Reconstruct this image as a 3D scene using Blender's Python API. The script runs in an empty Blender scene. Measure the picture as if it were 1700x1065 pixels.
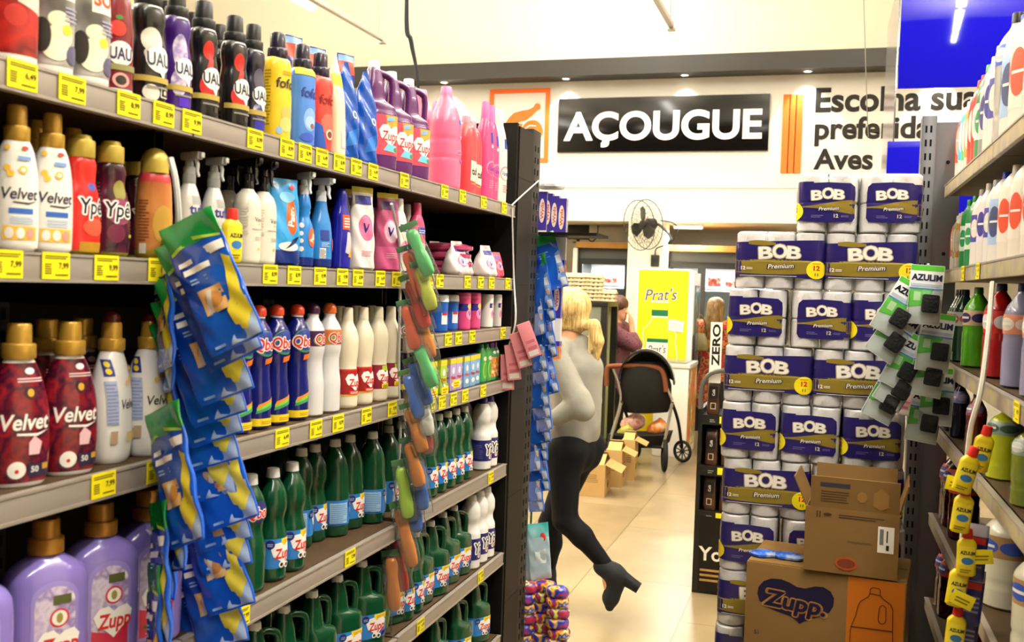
import bpy, bmesh, math, random
import numpy as np
from mathutils import Vector, Matrix
from mathutils.geometry import tessellate_polygon
random.seed(11)
sc = bpy.context.scene
C = sc.collection
R = math.radians
# ------------------------------------------------------------------ camera
FPX, CX, CY = 1650.0, 850.0, 532.5          # focal length in pixels of a 1700 x 1065 frame
YAW, PIT, ROL, EYE = .30273663, .03598031, .03343974, 1.6
_ca, _sa = math.cos(YAW), math.sin(YAW)
_fw = np.array([-_sa*math.cos(PIT), _ca*math.cos(PIT), -math.sin(PIT)])
_rt = np.array([_ca, _sa, 0.])
_dn = np.cross(_fw, _rt)
_r2 = _rt*math.cos(ROL) - _dn*math.sin(ROL)
_d2 = _dn*math.cos(ROL) + _rt*math.sin(ROL)
CM = np.array([_r2, _d2, _fw])
CP = np.array([0, 0, EYE])
cd = bpy.data.cameras.new('camera')
cam = bpy.data.objects.new('camera', cd)
C.objects.link(cam)
cd.sensor_width = 36
cd.lens = FPX/1700*36
cd.clip_start = .05
cam.matrix_world = Matrix(((_r2[0], -_d2[0], -_fw[0], 0), (_r2[1], -_d2[1], -_fw[1], 0), (_r2[2], -_d2[2], -_fw[2], EYE), (0, 0, 0, 1)))
cd.dof.use_dof = True
cd.dof.focus_distance = 3.4
cd.dof.aperture_fstop = 6.3
sc.camera = cam
# ------------------------------------------------------------------ light
vs = sc.view_settings
vs.view_transform = 'Standard'
vs.look = 'None'
vs.gamma = 1
vs.use_curve_mapping = False
vs.exposure = -.32
w = bpy.data.worlds.new('world_fill')  # weak even fill, added through the open side behind the camera
sc.world = w
w.use_nodes = True
w.node_tree.nodes['Background'].inputs[0].default_value = (1, .93, .82, 1)
w.node_tree.nodes['Background'].inputs[1].default_value = .07
sc.cycles.max_bounces = 6
sc.cycles.diffuse_bounces = 3
sc.cycles.glossy_bounces = 3
sc.cycles.transmission_bounces = 5
sc.cycles.transparent_max_bounces = 24
sc.cycles.caustics_reflective = False
sc.cycles.caustics_refractive = False
sc.cycles.use_denoising = True
WARM = (1, .945, .85)
def area(name, loc, sx, sy, power, rot=(0, 0, 0), col=WARM):
    l = bpy.data.lights.new(name, 'AREA')
    l.shape = 'RECTANGLE'; l.size = sx; l.size_y = sy; l.energy = power; l.color = col
    o = bpy.data.objects.new(name, l); o.location = loc; o.rotation_euler = rot
    C.objects.link(o)
    return o
CEIL = 5.7
# lamps of the shop: long strip luminaires over the aisles, two by the left wall added to brighten it (their housings are built further down)
LAMPX = (-4.65, 7.37, 4.12)
LAMPS = [(.75, -.6, 4.2), (.75, 1.6, 4.2), (.75, 3.8, 4.2), (-3.3, 1.2, 4.2), (-3.3, 4.4, 4.2), (-2.2, 7.2, 4.9), (.6, 7.2, 4.9), (-2.2, 9.2, 5.3), (2.6, 4.0, 4.3), (-6.2, 2.0, 4.6), (-6.2, 5.6, 4.9), LAMPX]
POW, UP = 62, 195
for i, (x, y, z) in enumerate(LAMPS):
    area('strip_light', (x, y, z-.06), .16, 2.0, POW)
    area('strip_uplight', (x, y, z+.08), .16, 2.0, UP, (math.pi, 0, 0))  # upward light added to brighten the ceiling and walls

# ------------------------------------------------------------------ pixel <-> world helpers (real planes)
def ray(x, y): return CM.T @ np.array([x-CX, y-CY, FPX])
def onA(x, y, ax, val):
    d = ray(x, y); return CP + d*((val-CP[ax])/d[ax])
def PY(x, y, Y): return Vector(onA(x, y, 1, Y))
def PX(x, y, X): return Vector(onA(x, y, 0, X))
def PZ(x, y, Z=0.): return Vector(onA(x, y, 2, Z))
def solve(px, P, ax):
    P = np.array(P, float); P[ax] = 0
    c = CM @ (P-CP); v = CM[:, ax]; k = px-CX
    P[ax] = (k*c[2]-FPX*c[0])/(FPX*v[0]-k*v[2])
    return P
def yat(px, X, Z): return float(solve(px, (X, 0, Z), 1)[1])

# ------------------------------------------------------------------ materials
_mats = {}
def lin(c):
    c /= 255.
    return c/12.92 if c <= .04045 else ((c+.055)/1.055)**2.4
def rgb(h):
    h = h.lstrip('#')
    return tuple(lin(int(h[i:i+2], 16)) for i in (0, 2, 4)) + (1,)
def c(h, rough=.38, metal=0., coat=0., emit=0., trans=0., alpha=1., bump=0., bscale=60, var=0.):
    key = (h, rough, metal, coat, emit, trans, alpha, bump, bscale, var)
    if key in _mats: return _mats[key]
    m = bpy.data.materials.new('tone_' + h.lstrip('#'))
    m.use_nodes = True
    nt = m.node_tree; p = nt.nodes['Principled BSDF']
    p.inputs['Base Color'].default_value = rgb(h)
    p.inputs['Roughness'].default_value = rough
    p.inputs['Metallic'].default_value = metal
    if rough >= .5: p.inputs['Specular IOR Level'].default_value = .22
    p.inputs['Coat Weight'].default_value = coat
    p.inputs['Transmission Weight'].default_value = trans
    p.inputs['Alpha'].default_value = alpha
    if emit:
        p.inputs['Emission Color'].default_value = rgb(h)
        p.inputs['Emission Strength'].default_value = emit
    if bump or var:
        tc = nt.nodes.new('ShaderNodeTexCoord'); n = nt.nodes.new('ShaderNodeTexNoise')
        n.inputs['Scale'].default_value = bscale; n.inputs['Detail'].default_value = 3
        nt.links.new(tc.outputs['Object'], n.inputs['Vector'])
        if bump:
            b = nt.nodes.new('ShaderNodeBump'); b.inputs['Strength'].default_value = bump; b.inputs['Distance'].default_value = .01
            nt.links.new(n.outputs['Fac'], b.inputs['Height']); nt.links.new(b.outputs['Normal'], p.inputs['Normal'])
        if var:
            mx = nt.nodes.new('ShaderNodeMixRGB'); mx.blend_type = 'MULTIPLY'
            mx.inputs[1].default_value = rgb(h); mx.inputs[0].default_value = var
            nt.links.new(n.outputs['Fac'], mx.inputs[2]); nt.links.new(mx.outputs[0], p.inputs['Base Color'])
    _mats[key] = m
    return m
def pat(cols, scale=30, rough=.3, detail=2, vor=False, coat=0.):
    key = ('pat', tuple(cols), scale, rough, detail, vor, coat)
    if key in _mats: return _mats[key]
    m = bpy.data.materials.new('print_' + cols[0].lstrip('#'))
    m.use_nodes = True
    nt = m.node_tree; p = nt.nodes['Principled BSDF']
    p.inputs['Roughness'].default_value = rough
    p.inputs['Coat Weight'].default_value = coat
    tc = nt.nodes.new('ShaderNodeTexCoord')
    n = nt.nodes.new('ShaderNodeTexVoronoi' if vor else 'ShaderNodeTexNoise')
    n.inputs['Scale'].default_value = scale
    if not vor: n.inputs['Detail'].default_value = detail
    r = nt.nodes.new('ShaderNodeValToRGB')
    e = r.color_ramp.elements
    k = len(cols)
    lo, hi = (.3, .7) if not vor else (.1, .6)
    e[0].position = lo; e[0].color = rgb(cols[0]); e[1].position = hi; e[1].color = rgb(cols[-1])
    for i in range(1, k-1):
        x = e.new(lo + (hi-lo)*i/(k-1)); x.color = rgb(cols[i])
    nt.links.new(tc.outputs['Object'], n.inputs['Vector'])
    nt.links.new(n.outputs['Distance' if vor else 'Fac'], r.inputs['Fac'])
    nt.links.new(r.outputs['Color'], p.inputs['Base Color'])
    _mats[key] = m
    return m
def film(name, gloss=.12, tint='#ffffff', opac=0., bump=.5, bscale=70):
    """clear plastic film: see-through with glints on its creases"""
    if name in _mats: return _mats[name]
    m = bpy.data.materials.new(name); m.use_nodes = True
    nt = m.node_tree; nt.nodes.clear()
    o = nt.nodes.new('ShaderNodeOutputMaterial')
    t = nt.nodes.new('ShaderNodeBsdfTransparent'); t.inputs[0].default_value = rgb(tint)
    g = nt.nodes.new('ShaderNodeBsdfGlossy'); g.inputs['Roughness'].default_value = .12
    tc = nt.nodes.new('ShaderNodeTexCoord'); n = nt.nodes.new('ShaderNodeTexNoise')
    n.inputs['Scale'].default_value = bscale; n.inputs['Detail'].default_value = 2
    b = nt.nodes.new('ShaderNodeBump'); b.inputs['Strength'].default_value = bump; b.inputs['Distance'].default_value = .01
    lw = nt.nodes.new('ShaderNodeLayerWeight'); lw.inputs['Blend'].default_value = gloss
    nt.links.new(tc.outputs['Object'], n.inputs['Vector']); nt.links.new(n.outputs['Fac'], b.inputs['Height'])
    nt.links.new(b.outputs['Normal'], g.inputs['Normal']); nt.links.new(b.outputs['Normal'], lw.inputs['Normal'])
    mx = nt.nodes.new('ShaderNodeMixShader')
    nt.links.new(lw.outputs['Fresnel'], mx.inputs[0]); nt.links.new(t.outputs[0], mx.inputs[1]); nt.links.new(g.outputs[0], mx.inputs[2])
    last = mx
    if opac:
        d = nt.nodes.new('ShaderNodeBsdfDiffuse'); d.inputs[0].default_value = rgb(tint)
        m2 = nt.nodes.new('ShaderNodeMixShader'); m2.inputs[0].default_value = opac
        nt.links.new(mx.outputs[0], m2.inputs[1]); nt.links.new(d.outputs[0], m2.inputs[2]); last = m2
    nt.links.new(last.outputs[0], o.inputs[0])
    _mats[name] = m
    return m

# ------------------------------------------------------------------ mesh builder
class MB:
    def __init__(s): s.v = []; s.f = []; s.m = []; s.mats = []
    def slot(s, mat):
        if mat not in s.mats: s.mats.append(mat)
        return s.mats.index(mat)
    def add(s, vs_, fs, mat):
        o = len(s.v); k = s.slot(mat)
        s.v.extend(tuple(p) for p in vs_)
        s.f.extend(tuple(i+o for i in f) for f in fs); s.m.extend([k]*len(fs))
        return s
    def mesh(s, name, sharp=38):
        me = bpy.data.meshes.new(name)
        me.from_pydata(s.v, [], s.f)
        for m in s.mats: me.materials.append(m)
        me.polygons.foreach_set('material_index', s.m)
        me.update()
        me.shade_smooth()
        me.set_sharp_from_angle(angle=R(sharp))
        return me
    def build(s, name, parent=None, loc=None, rot=None):
        o = bpy.data.objects.new(name, s.mesh(name)); C.objects.link(o)
        if parent: o.parent = parent
        if loc is not None: o.location = loc
        if rot is not None: o.rotation_euler = rot
        return o
    # --- shapes
    def box(s, x0, x1, y0, y1, z0, z1, mat, bev=0., M=None):
        key = (round(x1-x0, 5), round(y1-y0, 5), round(z1-z0, 5), bev)
        if key not in _boxes:
            bm = bmesh.new(); bmesh.ops.create_cube(bm, size=1)
            for v in bm.verts: v.co = (v.co.x*key[0], v.co.y*key[1], v.co.z*key[2])
            if bev:
                bmesh.ops.bevel(bm, geom=bm.edges[:], offset=min(bev, min(key[:3])*.45), segments=2, affect='EDGES', profile=.6)
            bm.verts.index_update()
            _boxes[key] = ([v.co.copy() for v in bm.verts], [[v.index for v in f.verts] for f in bm.faces]); bm.free()
        vv, ff = _boxes[key]
        cc = Vector(((x0+x1)/2, (y0+y1)/2, (z0+z1)/2))
        vv = [v+cc for v in vv]
        if M is not None: vv = [M @ v for v in vv]
        return s.add(vv, ff, mat)
    def loft(s, rings, mat, cap0=True, cap1=True, closed=True):
        n = len(rings[0]); vv = [p for r in rings for p in r]; ff = []
        for i in range(len(rings)-1):
            for j in range(n if closed else n-1):
                k = (j+1) % n
                ff.append((i*n+j, i*n+k, (i+1)*n+k, (i+1)*n+j))
        if cap0: ff.append(tuple(range(n-1, -1, -1)))
        if cap1: ff.append(tuple(range((len(rings)-1)*n, len(rings)*n)))
        return s.add(vv, ff, mat)
    def lathe(s, prof, mat, seg=24, M=None, cap0=True, cap1=True):
        rings = []
        for r, z in prof:
            ring = [Vector((r*math.cos(2*math.pi*j/seg), r*math.sin(2*math.pi*j/seg), z)) for j in range(seg)]
            if M is not None: ring = [M @ p for p in ring]
            rings.append(ring)
        return s.loft(rings, mat, cap0, cap1)
    def tube(s, pts, r, mat, seg=8, closed=False):
        pts = [Vector(p) for p in pts]; rings = []; n = len(pts)
        rr = r if isinstance(r, (list, tuple)) else [r]*n
        up = None
        for i, p in enumerate(pts):
            a = pts[i-1] if (i > 0 or closed) else pts[i]
            b = pts[(i+1) % n] if (i < n-1 or closed) else pts[i]
            t = (b-a).normalized()
            if up is None:
                up = t.orthogonal().normalized()
            else:
                up = (up - t*up.dot(t)); up = up.normalized() if up.length > 1e-6 else t.orthogonal().normalized()
            sd = t.cross(up)
            rings.append([p + (up*math.cos(2*math.pi*j/seg) + sd*math.sin(2*math.pi*j/seg))*rr[i] for j in range(seg)])
        if closed: rings.append(rings[0])
        return s.loft(rings, mat, not closed, not closed)
    def prism(s, pts2, mp, d, mat):
        """2D outline (convex or not) given depth: mp(x, y, off) -> point"""
        n = len(pts2)
        tri = tessellate_polygon([[Vector((x, y, 0)) for x, y in pts2]])
        vv = [mp(x, y, 0) for x, y in pts2] + [mp(x, y, d) for x, y in pts2]
        ff = [tuple(t) for t in tri] + [tuple(i+n for i in t)[::-1] for t in tri]
        ff += [(i, (i+1) % n, (i+1) % n+n, i+n) for i in range(n)]
        o = s.add(vv, ff, mat)
        return o
_boxes = {}
def arc(cx, cy, rx, ry, a0, a1, n=12):
    return [(cx+rx*math.cos(R(a0+(a1-a0)*i/n)), cy+ry*math.sin(R(a0+(a1-a0)*i/n))) for i in range(n+1)]
def spline(pts, n=8, closed=False):
    pts = [Vector(p) for p in pts]; out = []
    k = len(pts); rng = k if closed else k-1
    for i in range(rng):
        if closed: p0, p1, p2, p3 = pts[i-1], pts[i], pts[(i+1) % k], pts[(i+2) % k]
        else: p0, p1, p2, p3 = pts[max(i-1, 0)], pts[i], pts[i+1], pts[min(i+2, k-1)]
        for j in range(n):
            t = j/n
            out.append(.5*((2*p1)+(p2-p0)*t+(2*p0-5*p1+4*p2-p3)*t*t+(3*p1-p0-3*p2+p3)*t**3))
    if not closed: out.append(pts[-1])
    return out

# ------------------------------------------------------------------ flat shapes for printed matter
def _sub(vv, ff, L):
    bm = bmesh.new()
    bv = [bm.verts.new((x, y, 0)) for x, y in vv]
    for f in ff:
        try: bm.faces.new([bv[i] for i in f])
        except ValueError: pass
    bmesh.ops.triangulate(bm, faces=bm.faces[:])
    for _ in range(5):
        e = [e for e in bm.edges if e.calc_length() > L]
        if not e: break
        bmesh.ops.subdivide_edges(bm, edges=e, cuts=1)
        bmesh.ops.triangulate(bm, faces=[f for f in bm.faces if len(f.verts) > 3])
    bm.verts.index_update()
    out = ([(v.co.x, v.co.y) for v in bm.verts], [tuple(v.index for v in f.verts) for f in bm.faces])
    bm.free()
    return out
def rect(x0, y0, x1, y1, step=.006):
    nx = max(1, min(40, int(math.ceil((x1-x0)/step)))); ny = max(1, min(40, int(math.ceil((y1-y0)/step))))
    vv = [(x0+(x1-x0)*i/nx, y0+(y1-y0)*j/ny) for j in range(ny+1) for i in range(nx+1)]
    ff = [(j*(nx+1)+i, j*(nx+1)+i+1, (j+1)*(nx+1)+i+1, (j+1)*(nx+1)+i) for j in range(ny) for i in range(nx)]
    return vv, ff
def rectf(x0, y0, x1, y1): return [(x0, y0), (x1, y0), (x1, y1), (x0, y1)], [(0, 1, 2, 3)]
def ell(cx, cy, rx, ry=None, n=20, rings=3):
    ry = ry or rx
    vv = [(cx, cy)]; ff = []
    for k in range(1, rings+1):
        vv += [(cx+rx*k/rings*math.cos(2*math.pi*i/n), cy+ry*k/rings*math.sin(2*math.pi*i/n)) for i in range(n)]
    ff += [(0, 1+i, 1+(i+1) % n) for i in range(n)]
    for k in range(rings-1):
        a, b = 1+k*n, 1+(k+1)*n
        ff += [(a+i, b+i, b+(i+1) % n, a+(i+1) % n) for i in range(n)]
    return vv, ff
def ring2(cx, cy, r0, r1, n=24):
    vv = [(cx+r*math.cos(2*math.pi*i/n), cy+r*math.sin(2*math.pi*i/n)) for r in (r0, r1) for i in range(n)]
    return vv, [(i, n+i, n+(i+1) % n, (i+1) % n) for i in range(n)]
def poly(pts, L=.008):
    pts = [(float(p[0]), float(p[1])) for p in pts]
    tri = tessellate_polygon([[Vector((x, y, 0)) for x, y in pts]])
    ff = []
    for t in tri:
        a, b, d = (pts[i] for i in t)
        if (b[0]-a[0])*(d[1]-a[1])-(b[1]-a[1])*(d[0]-a[0]) < 0: t = (t[0], t[2], t[1])
        ff.append(tuple(t))
    return _sub(pts, ff, L) if L else (pts, ff)
_txt = {}
def txt(s, cx, cy, h, bold=.0, shear=0., wmax=None, rot=0., L=.006, res=3, sp=1.):
    if bold > .045:                          # heavy outline: the letters repeated round a small circle
        d = (bold-.02)*h/.73; vv, ff = [], []
        for q in range(8):
            a = txt(s, cx+d*math.cos(q*math.pi/4), cy+d*math.sin(q*math.pi/4), h, .02, shear, wmax, rot, L, res, sp)
            o = len(vv); vv += a[0]; ff += [tuple(i+o for i in f) for f in a[1]]
        return vv, ff
    key = (s, bold, res, sp)
    if key not in _txt:
        cu = bpy.data.curves.new('lettering', 'FONT'); cu.body = s; cu.size = 1; cu.offset = bold
        cu.resolution_u = res; cu.space_character = sp
        o = bpy.data.objects.new('lettering', cu)
        me = o.to_mesh()
        _txt[key] = ([(v.co.x, v.co.y) for v in me.vertices], [tuple(p.vertices) for p in me.polygons])
        o.to_mesh_clear(); bpy.data.objects.remove(o); bpy.data.curves.remove(cu)
    vv, ff = _txt[key]
    if shear: vv = [(x+shear*y, y) for x, y in vv]
    xs = [p[0] for p in vv]; mid = (min(xs)+max(xs))/2; wd = max(xs)-min(xs)
    k = h/.73; kx = k
    if wmax: kx = wmax/wd
    ca, sa = math.cos(R(rot)), math.sin(R(rot))
    out = []
    for x, y in vv:
        X, Y = (x-mid)*kx, y*k-h/2
        out.append((cx+X*ca-Y*sa, cy+X*sa+Y*ca))
    return _sub(out, ff, L) if L else (out, ff)
def lines(x0, y0, x1, y1, n, frac=.45):
    """n thin strokes standing for tiny print"""
    vv, ff = [], []
    st = (y1-y0)/n
    for i in range(n):
        e = x1 - (x1-x0)*random.choice((0, .08, .25, .0))
        a = rect(x0, y0+i*st, e, y0+i*st+st*frac, .008); o = len(vv)
        vv += a[0]; ff += [tuple(k+o for k in f) for f in a[1]]
    return vv, ff
def flatmap(o, u, v, nrm=None):
    o, u, v = Vector(o), Vector(u).normalized(), Vector(v).normalized()
    n = Vector(nrm).normalized() if nrm is not None else u.cross(v)
    return lambda x, y, d: o+u*x+v*y+n*d
def decal(mp, layers, d0=.0005, dd=.00025, mb=None):
    mb = mb or MB()
    for i, (sh, mat) in enumerate(layers):
        mb.add([mp(x, y, d0+dd*i) for x, y in sh[0]], sh[1], mat)
    return mb

# ------------------------------------------------------------------ vessel bodies (dimensions in mm)
def pchip(x, y, q):
    x, y, q = map(lambda t: np.asarray(t, float), (x, y, q))
    h = np.diff(x); d = np.diff(y)/h; m = np.zeros(len(x))
    for i in range(1, len(x)-1):
        if d[i-1]*d[i] > 0:
            w1, w2 = 2*h[i]+h[i-1], h[i]+2*h[i-1]; m[i] = (w1+w2)/(w1/d[i-1]+w2/d[i])
    m[0], m[-1] = d[0], d[-1]
    k = np.clip(np.searchsorted(x, q)-1, 0, len(h)-1)
    t = (q-x[k])/h[k]
    return (2*t**3-3*t**2+1)*y[k]+(t**3-2*t**2+t)*h[k]*m[k]+(-2*t**3+3*t**2)*y[k+1]+(t**3-t**2)*h[k]*m[k+1]
class Body:
    """closed hull of super-elliptic rings; its front looks along -Y; keys are (z, half width, half depth)"""
    def __init__(s, keys, n=2.3, N=36, step=6., cx=None, wob=0., ox=None):
        s.z = [k[0]*.001 for k in keys]; s.a = [k[1]*.001 for k in keys]; s.b = [k[2]*.001 for k in keys]
        s.n, s.N, s.step, s.wob = n, N, step*.001, wob
        s.cy = (lambda z: 0.) if cx is None else (lambda z: float(np.interp(z, [k[0]*.001 for k in cx], [k[1]*.001 for k in cx])))
        s.ox = (lambda z: 0.) if ox is None else (lambda z: float(np.interp(z, [k[0]*.001 for k in ox], [k[1]*.001 for k in ox])))
        s.tab = {}
    def ab(s, z):
        z = min(max(z, s.z[0]), s.z[-1])
        return float(pchip(s.z, s.a, [z])[0]), float(pchip(s.z, s.b, [z])[0])
    def at(s, t, a, b, z):
        e = 2./s.n; st, ct = math.sin(t), math.cos(t)
        return Vector((s.ox(z)+a*math.copysign(abs(st)**e, st), -b*math.copysign(abs(ct)**e, ct)+s.cy(z), z))
    def ring(s, z, off=0.):
        a, b = s.ab(z)
        return [s.at(2*math.pi*j/s.N, a+off, b+off, z) for j in range(s.N)]
    def levels(s):
        out = []
        for z0, z1 in zip(s.z, s.z[1:]):
            k = max(1, int(round((z1-z0)/s.step)))
            out += [z0+(z1-z0)*i/k for i in range(k)]
        return out+[s.z[-1]]
    def skin(s, mb, mat, bands=()):
        lv = sorted(set(s.levels()+[b*.001 for x in bands for b in x[:2]]))
        rings = [s.ring(z) for z in lv]; n = s.N
        if s.wob:
            rings = [[p*1 + Vector((0, s.wob*math.sin(p.x*140+z*90), 0)) for p in r] for r, z in zip(rings, lv)]
        mb.add([p for r in rings for p in r], [tuple(range(n-1, -1, -1))], mat)
        base = len(mb.v)-n*len(rings)
        for i in range(len(lv)-1):
            zm = (lv[i]+lv[i+1])/2; m = mat
            for b in bands:
                if b[0]*.001 <= zm <= b[1]*.001: m = b[2]
            k = mb.slot(m)
            for j in range(n):
                q = (j+1) % n
                mb.f.append(tuple(base+t for t in (i*n+j, i*n+q, (i+1)*n+q, (i+1)*n+j))); mb.m.append(k)
        e = (len(lv)-1)*n
        mb.f.append(tuple(base+e+j for j in range(n))); mb.m.append(mb.slot(mat))
        return mb
    def surf(s, u, z, off=0.):
        zk = round(z, 3)
        if zk not in s.tab:
            a, b = s.ab(zk); k = np.linspace(0, 1, 22)
            f1 = np.arcsin(k**(s.n/2)); f2 = np.arccos(k**(s.n/2))
            h = np.unique(np.round(np.concatenate([f1, f2]), 9)); h = np.unique(np.concatenate([h, math.pi-h])); ts = np.unique(np.concatenate([-h, h]))
            P = np.array([s.at(t, a, b, zk)[:2] for t in ts]); L = np.concatenate([[0], np.cumsum(np.linalg.norm(np.diff(P, axis=0), axis=1))])
            s.tab[zk] = (L-L[np.argmin(abs(ts))], P, ts, a, b)
        L, P, ts, a0, b0 = s.tab[zk]
        a, b = s.ab(z)
        X_, Y_ = (lambda q: float((np.interp(q, L, P[:, 0])-s.ox(zk))*a/a0+s.ox(z))), (lambda q: float((np.interp(q, L, P[:, 1])-s.cy(zk))*b/b0+s.cy(z)))
        p = Vector((X_(u), Y_(u), z))
        tg = Vector((X_(u+.002)-X_(u-.002), Y_(u+.002)-Y_(u-.002), 0)).normalized()
        nr = Vector((tg.y, -tg.x, 0))
        if off and nr.length > .1:
            p = p + nr.normalized()*off
        if s.wob: p.y += s.wob*math.sin(p.x*140+z*90)
        return p

# ------------------------------------------------------------------ things
ORD = 'first second third fourth fifth sixth seventh eighth ninth tenth eleventh twelfth thirteenth fourteenth fifteenth sixteenth seventeenth eighteenth nineteenth twentieth'.split()
ORD += ['twenty-'+o for o in ORD[:9]] + ['thirtieth'] + ['thirty-'+o for o in ORD[:9]]
NUM = 'zero one two three four five six seven eight nine ten eleven twelve thirteen fourteen fifteen sixteen seventeen eighteen nineteen twenty'.split()
def tag(o, label, cat, group=None, kind=None):
    o['label'] = label
    if cat: o['category'] = cat
    if group: o['group'] = group
    if kind: o['kind'] = kind
    return o
def empty(name, loc=(0, 0, 0), rot=(0, 0, 0)):
    o = bpy.data.objects.new(name, None); o.empty_display_size = .05
    o.location = loc; o.rotation_euler = rot
    C.objects.link(o)
    return o
def thing(name, label, cat, loc=(0, 0, 0), rot=(0, 0, 0), group=None):
    return tag(empty(name, loc, rot), label, cat, group)
KIDS = {}
def mk(name, parts):
    """a thing from (part name, MB, [sub-parts]) rows"""
    r = empty(name); KIDS[r.name] = []
    for p in parts:
        o = p[1].build(p[0], r)
        sub = [q[1].build(q[0], o) for q in (p[2] if len(p) > 2 else [])]
        KIDS[r.name].append((o, sub))
    return r
def dup(root):
    r = root.copy(); C.objects.link(r)
    for o, sub in KIDS[root.name]:
        d = o.copy(); C.objects.link(d); d.parent = r
        for q in sub:
            e = q.copy(); C.objects.link(e); e.parent = d
    return r
PROTO, USED, FRESH = {}, {}, set()
def put(key, loc, rot, label, cat, group=None, scale=(1, 1, 1)):
    if key not in USED: USED[key] = PROTO[key](); FRESH.add(key)
    o = USED[key]
    if key in FRESH: FRESH.discard(key)
    else:
        o = dup(USED[key])
    o.location = loc; o.rotation_euler = rot; o.scale = scale
    for k in ('label', 'category', 'group'):
        if k in o: del o[k]
    return tag(o, label, cat, group)
def struct(name, mb, label=None):
    o = mb.build(name); o['kind'] = 'structure'
    return o
# ------------------------------------------------------------------ the room
YW = 11.0                                   # the sign wall
def floor_mat():
    m = bpy.data.materials.new('floor_tiles'); m.use_nodes = True
    nt = m.node_tree; p = nt.nodes['Principled BSDF']
    tc = nt.nodes.new('ShaderNodeTexCoord'); mp = nt.nodes.new('ShaderNodeMapping'); mp.inputs['Rotation'].default_value = (0, 0, R(90))
    b = nt.nodes.new('ShaderNodeTexBrick'); b.inputs['Scale'].default_value = 1; b.inputs['Brick Width'].default_value = 1.2; b.inputs['Row Height'].default_value = .6
    b.inputs['Mortar Size'].default_value = .004; b.inputs['Color1'].default_value = rgb('#978769'); b.inputs['Color2'].default_value = rgb('#8b795a'); b.inputs['Mortar'].default_value = rgb('#6b5b44')
    n = nt.nodes.new('ShaderNodeTexNoise'); n.inputs['Scale'].default_value = 2.2; n.inputs['Detail'].default_value = 5
    mx = nt.nodes.new('ShaderNodeMixRGB'); mx.blend_type = 'OVERLAY'; mx.inputs[0].default_value = .55
    nt.links.new(tc.outputs['Object'], mp.inputs['Vector']); nt.links.new(mp.outputs[0], b.inputs['Vector']); nt.links.new(mp.outputs[0], n.inputs['Vector'])
    nt.links.new(b.outputs['Color'], mx.inputs[1]); nt.links.new(n.outputs['Fac'], mx.inputs[2]); nt.links.new(mx.outputs[0], p.inputs['Base Color'])
    p.inputs['Roughness'].default_value = .28
    return m
WALLM = c('#f8f0dd', .85, var=.03, bscale=3)
struct('floor', MB().box(-8, 5, -3, 13, -.1, 0, floor_mat()))
struct('ceiling', MB().box(-8, 5, -3, 13.2, CEIL, CEIL+.1, c('#f8f1df', .9, var=.03, bscale=2)))
struct('wall_left', MB().box(-8.1, -8, -3, 13, 0, CEIL, WALLM))
struct('wall_right', MB().box(5, 5.1, -3, 13, 0, CEIL, WALLM))
SOF = PY(1040, 367, YW).z
mb = MB().box(-8, 5, YW, YW+.2, SOF, CEIL, WALLM)
struct('wall_back', mb)
struct('wall_rear', MB().box(-8, 5, 13, 13.1, 0, CEIL, pat(['#cfc9ba', '#e2dccd', '#d8d2c3'], 3, .35)))
struct('ceiling_recess', MB().box(-8, 5, YW+.2, 13, SOF, SOF+.06, c('#e9dfc8', .8)))
a, b = PY(1043, 410, YW), PY(1101, 410, YW)
struct('wall_pillar', MB().box(a.x, b.x, YW-.02, YW+.4, 0, SOF, c('#f3ead2', .7)))
# grey field of the sign wall
a, b = PY(905, 311, YW), PY(1330, 135, YW)
G0, G1 = PY(930, 311, YW).z, PY(1000, 128, YW).z
struct('trim_1', MB().box(-8, 5, YW-.012, YW, G0, G1+.2, c('#dedad2', .6)))
# black ledge with downlights
LB, LT = PY(1000, 124, YW-.3).z, PY(1000, 96, YW-.3).z
lx0 = PY(640, 115, YW-.3).x
struct('trim_2', MB().box(-8, 5, YW-.3, YW-.012, LB, LT, c('#15120d', .45)))
for i, px in enumerate((738, 940, 1137, 1341, 1560)):
    x = PY(px, 118, YW-.16).x
    t = thing('downlight', f'small round recessed downlight under the black wall ledge, {ORD[i]} of five from the deli end', 'light', (x, YW-.16, LB), group='downlights under the black ledge')
    MB().lathe([(.045, -.004), (.05, -.004), (.05, .0), (.035, .0)], c('#e8e8e8', .3), 20).build('trim_ring', t)
    MB().lathe([(.034, -.005), (.034, -.001)], c('#fff6e0', .5, emit=14.), 20).build('lens', t)
    l = bpy.data.lights.new('downlight_beam', 'SPOT'); l.energy = 60; l.spot_size = R(85); l.spot_blend = .5; l.color = (1, .95, .86); l.shadow_soft_size = .03
    o = bpy.data.objects.new('downlight_beam', l); o.location = (x, YW-.16, LB-.02); o.rotation_euler = (R(12), 0, 0); C.objects.link(o)

# ------------------------------------------------------------------ signs on the wall
def W(x, y, d=.0): return PY(x, y, YW-.012-d)
def wallmap(px0, py0):
    o = W(px0, py0)
    return flatmap(o, (1, 0, 0), (0, 0, 1), (0, -1, 0))
o0, o1 = W(926, 253), W(1279, 156)
w_, h_ = o1.x-o0.x, o1.z-o0.z
SIGNB = c('#0b0908', .13)
SIGNB.node_tree.nodes['Principled BSDF'].inputs['Specular IOR Level'].default_value = .25
t = thing('butcher_sign', 'long glossy black sign with large white letters on the far wall', 'sign', o0)
MB().box(0, w_, -.03, 0, 0, h_, SIGNB, .003).build('board', t)
mp = flatmap((0, -.03, 0), (1, 0, 0), (0, 0, 1), (0, -1, 0))
decal(mp, [(txt('AÇOUGUE', w_*.5, h_*.49, h_*.52, .03, wmax=w_*.94, L=0, res=6), c('#fff2f6', .4))], .002).build('lettering', t)
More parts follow.
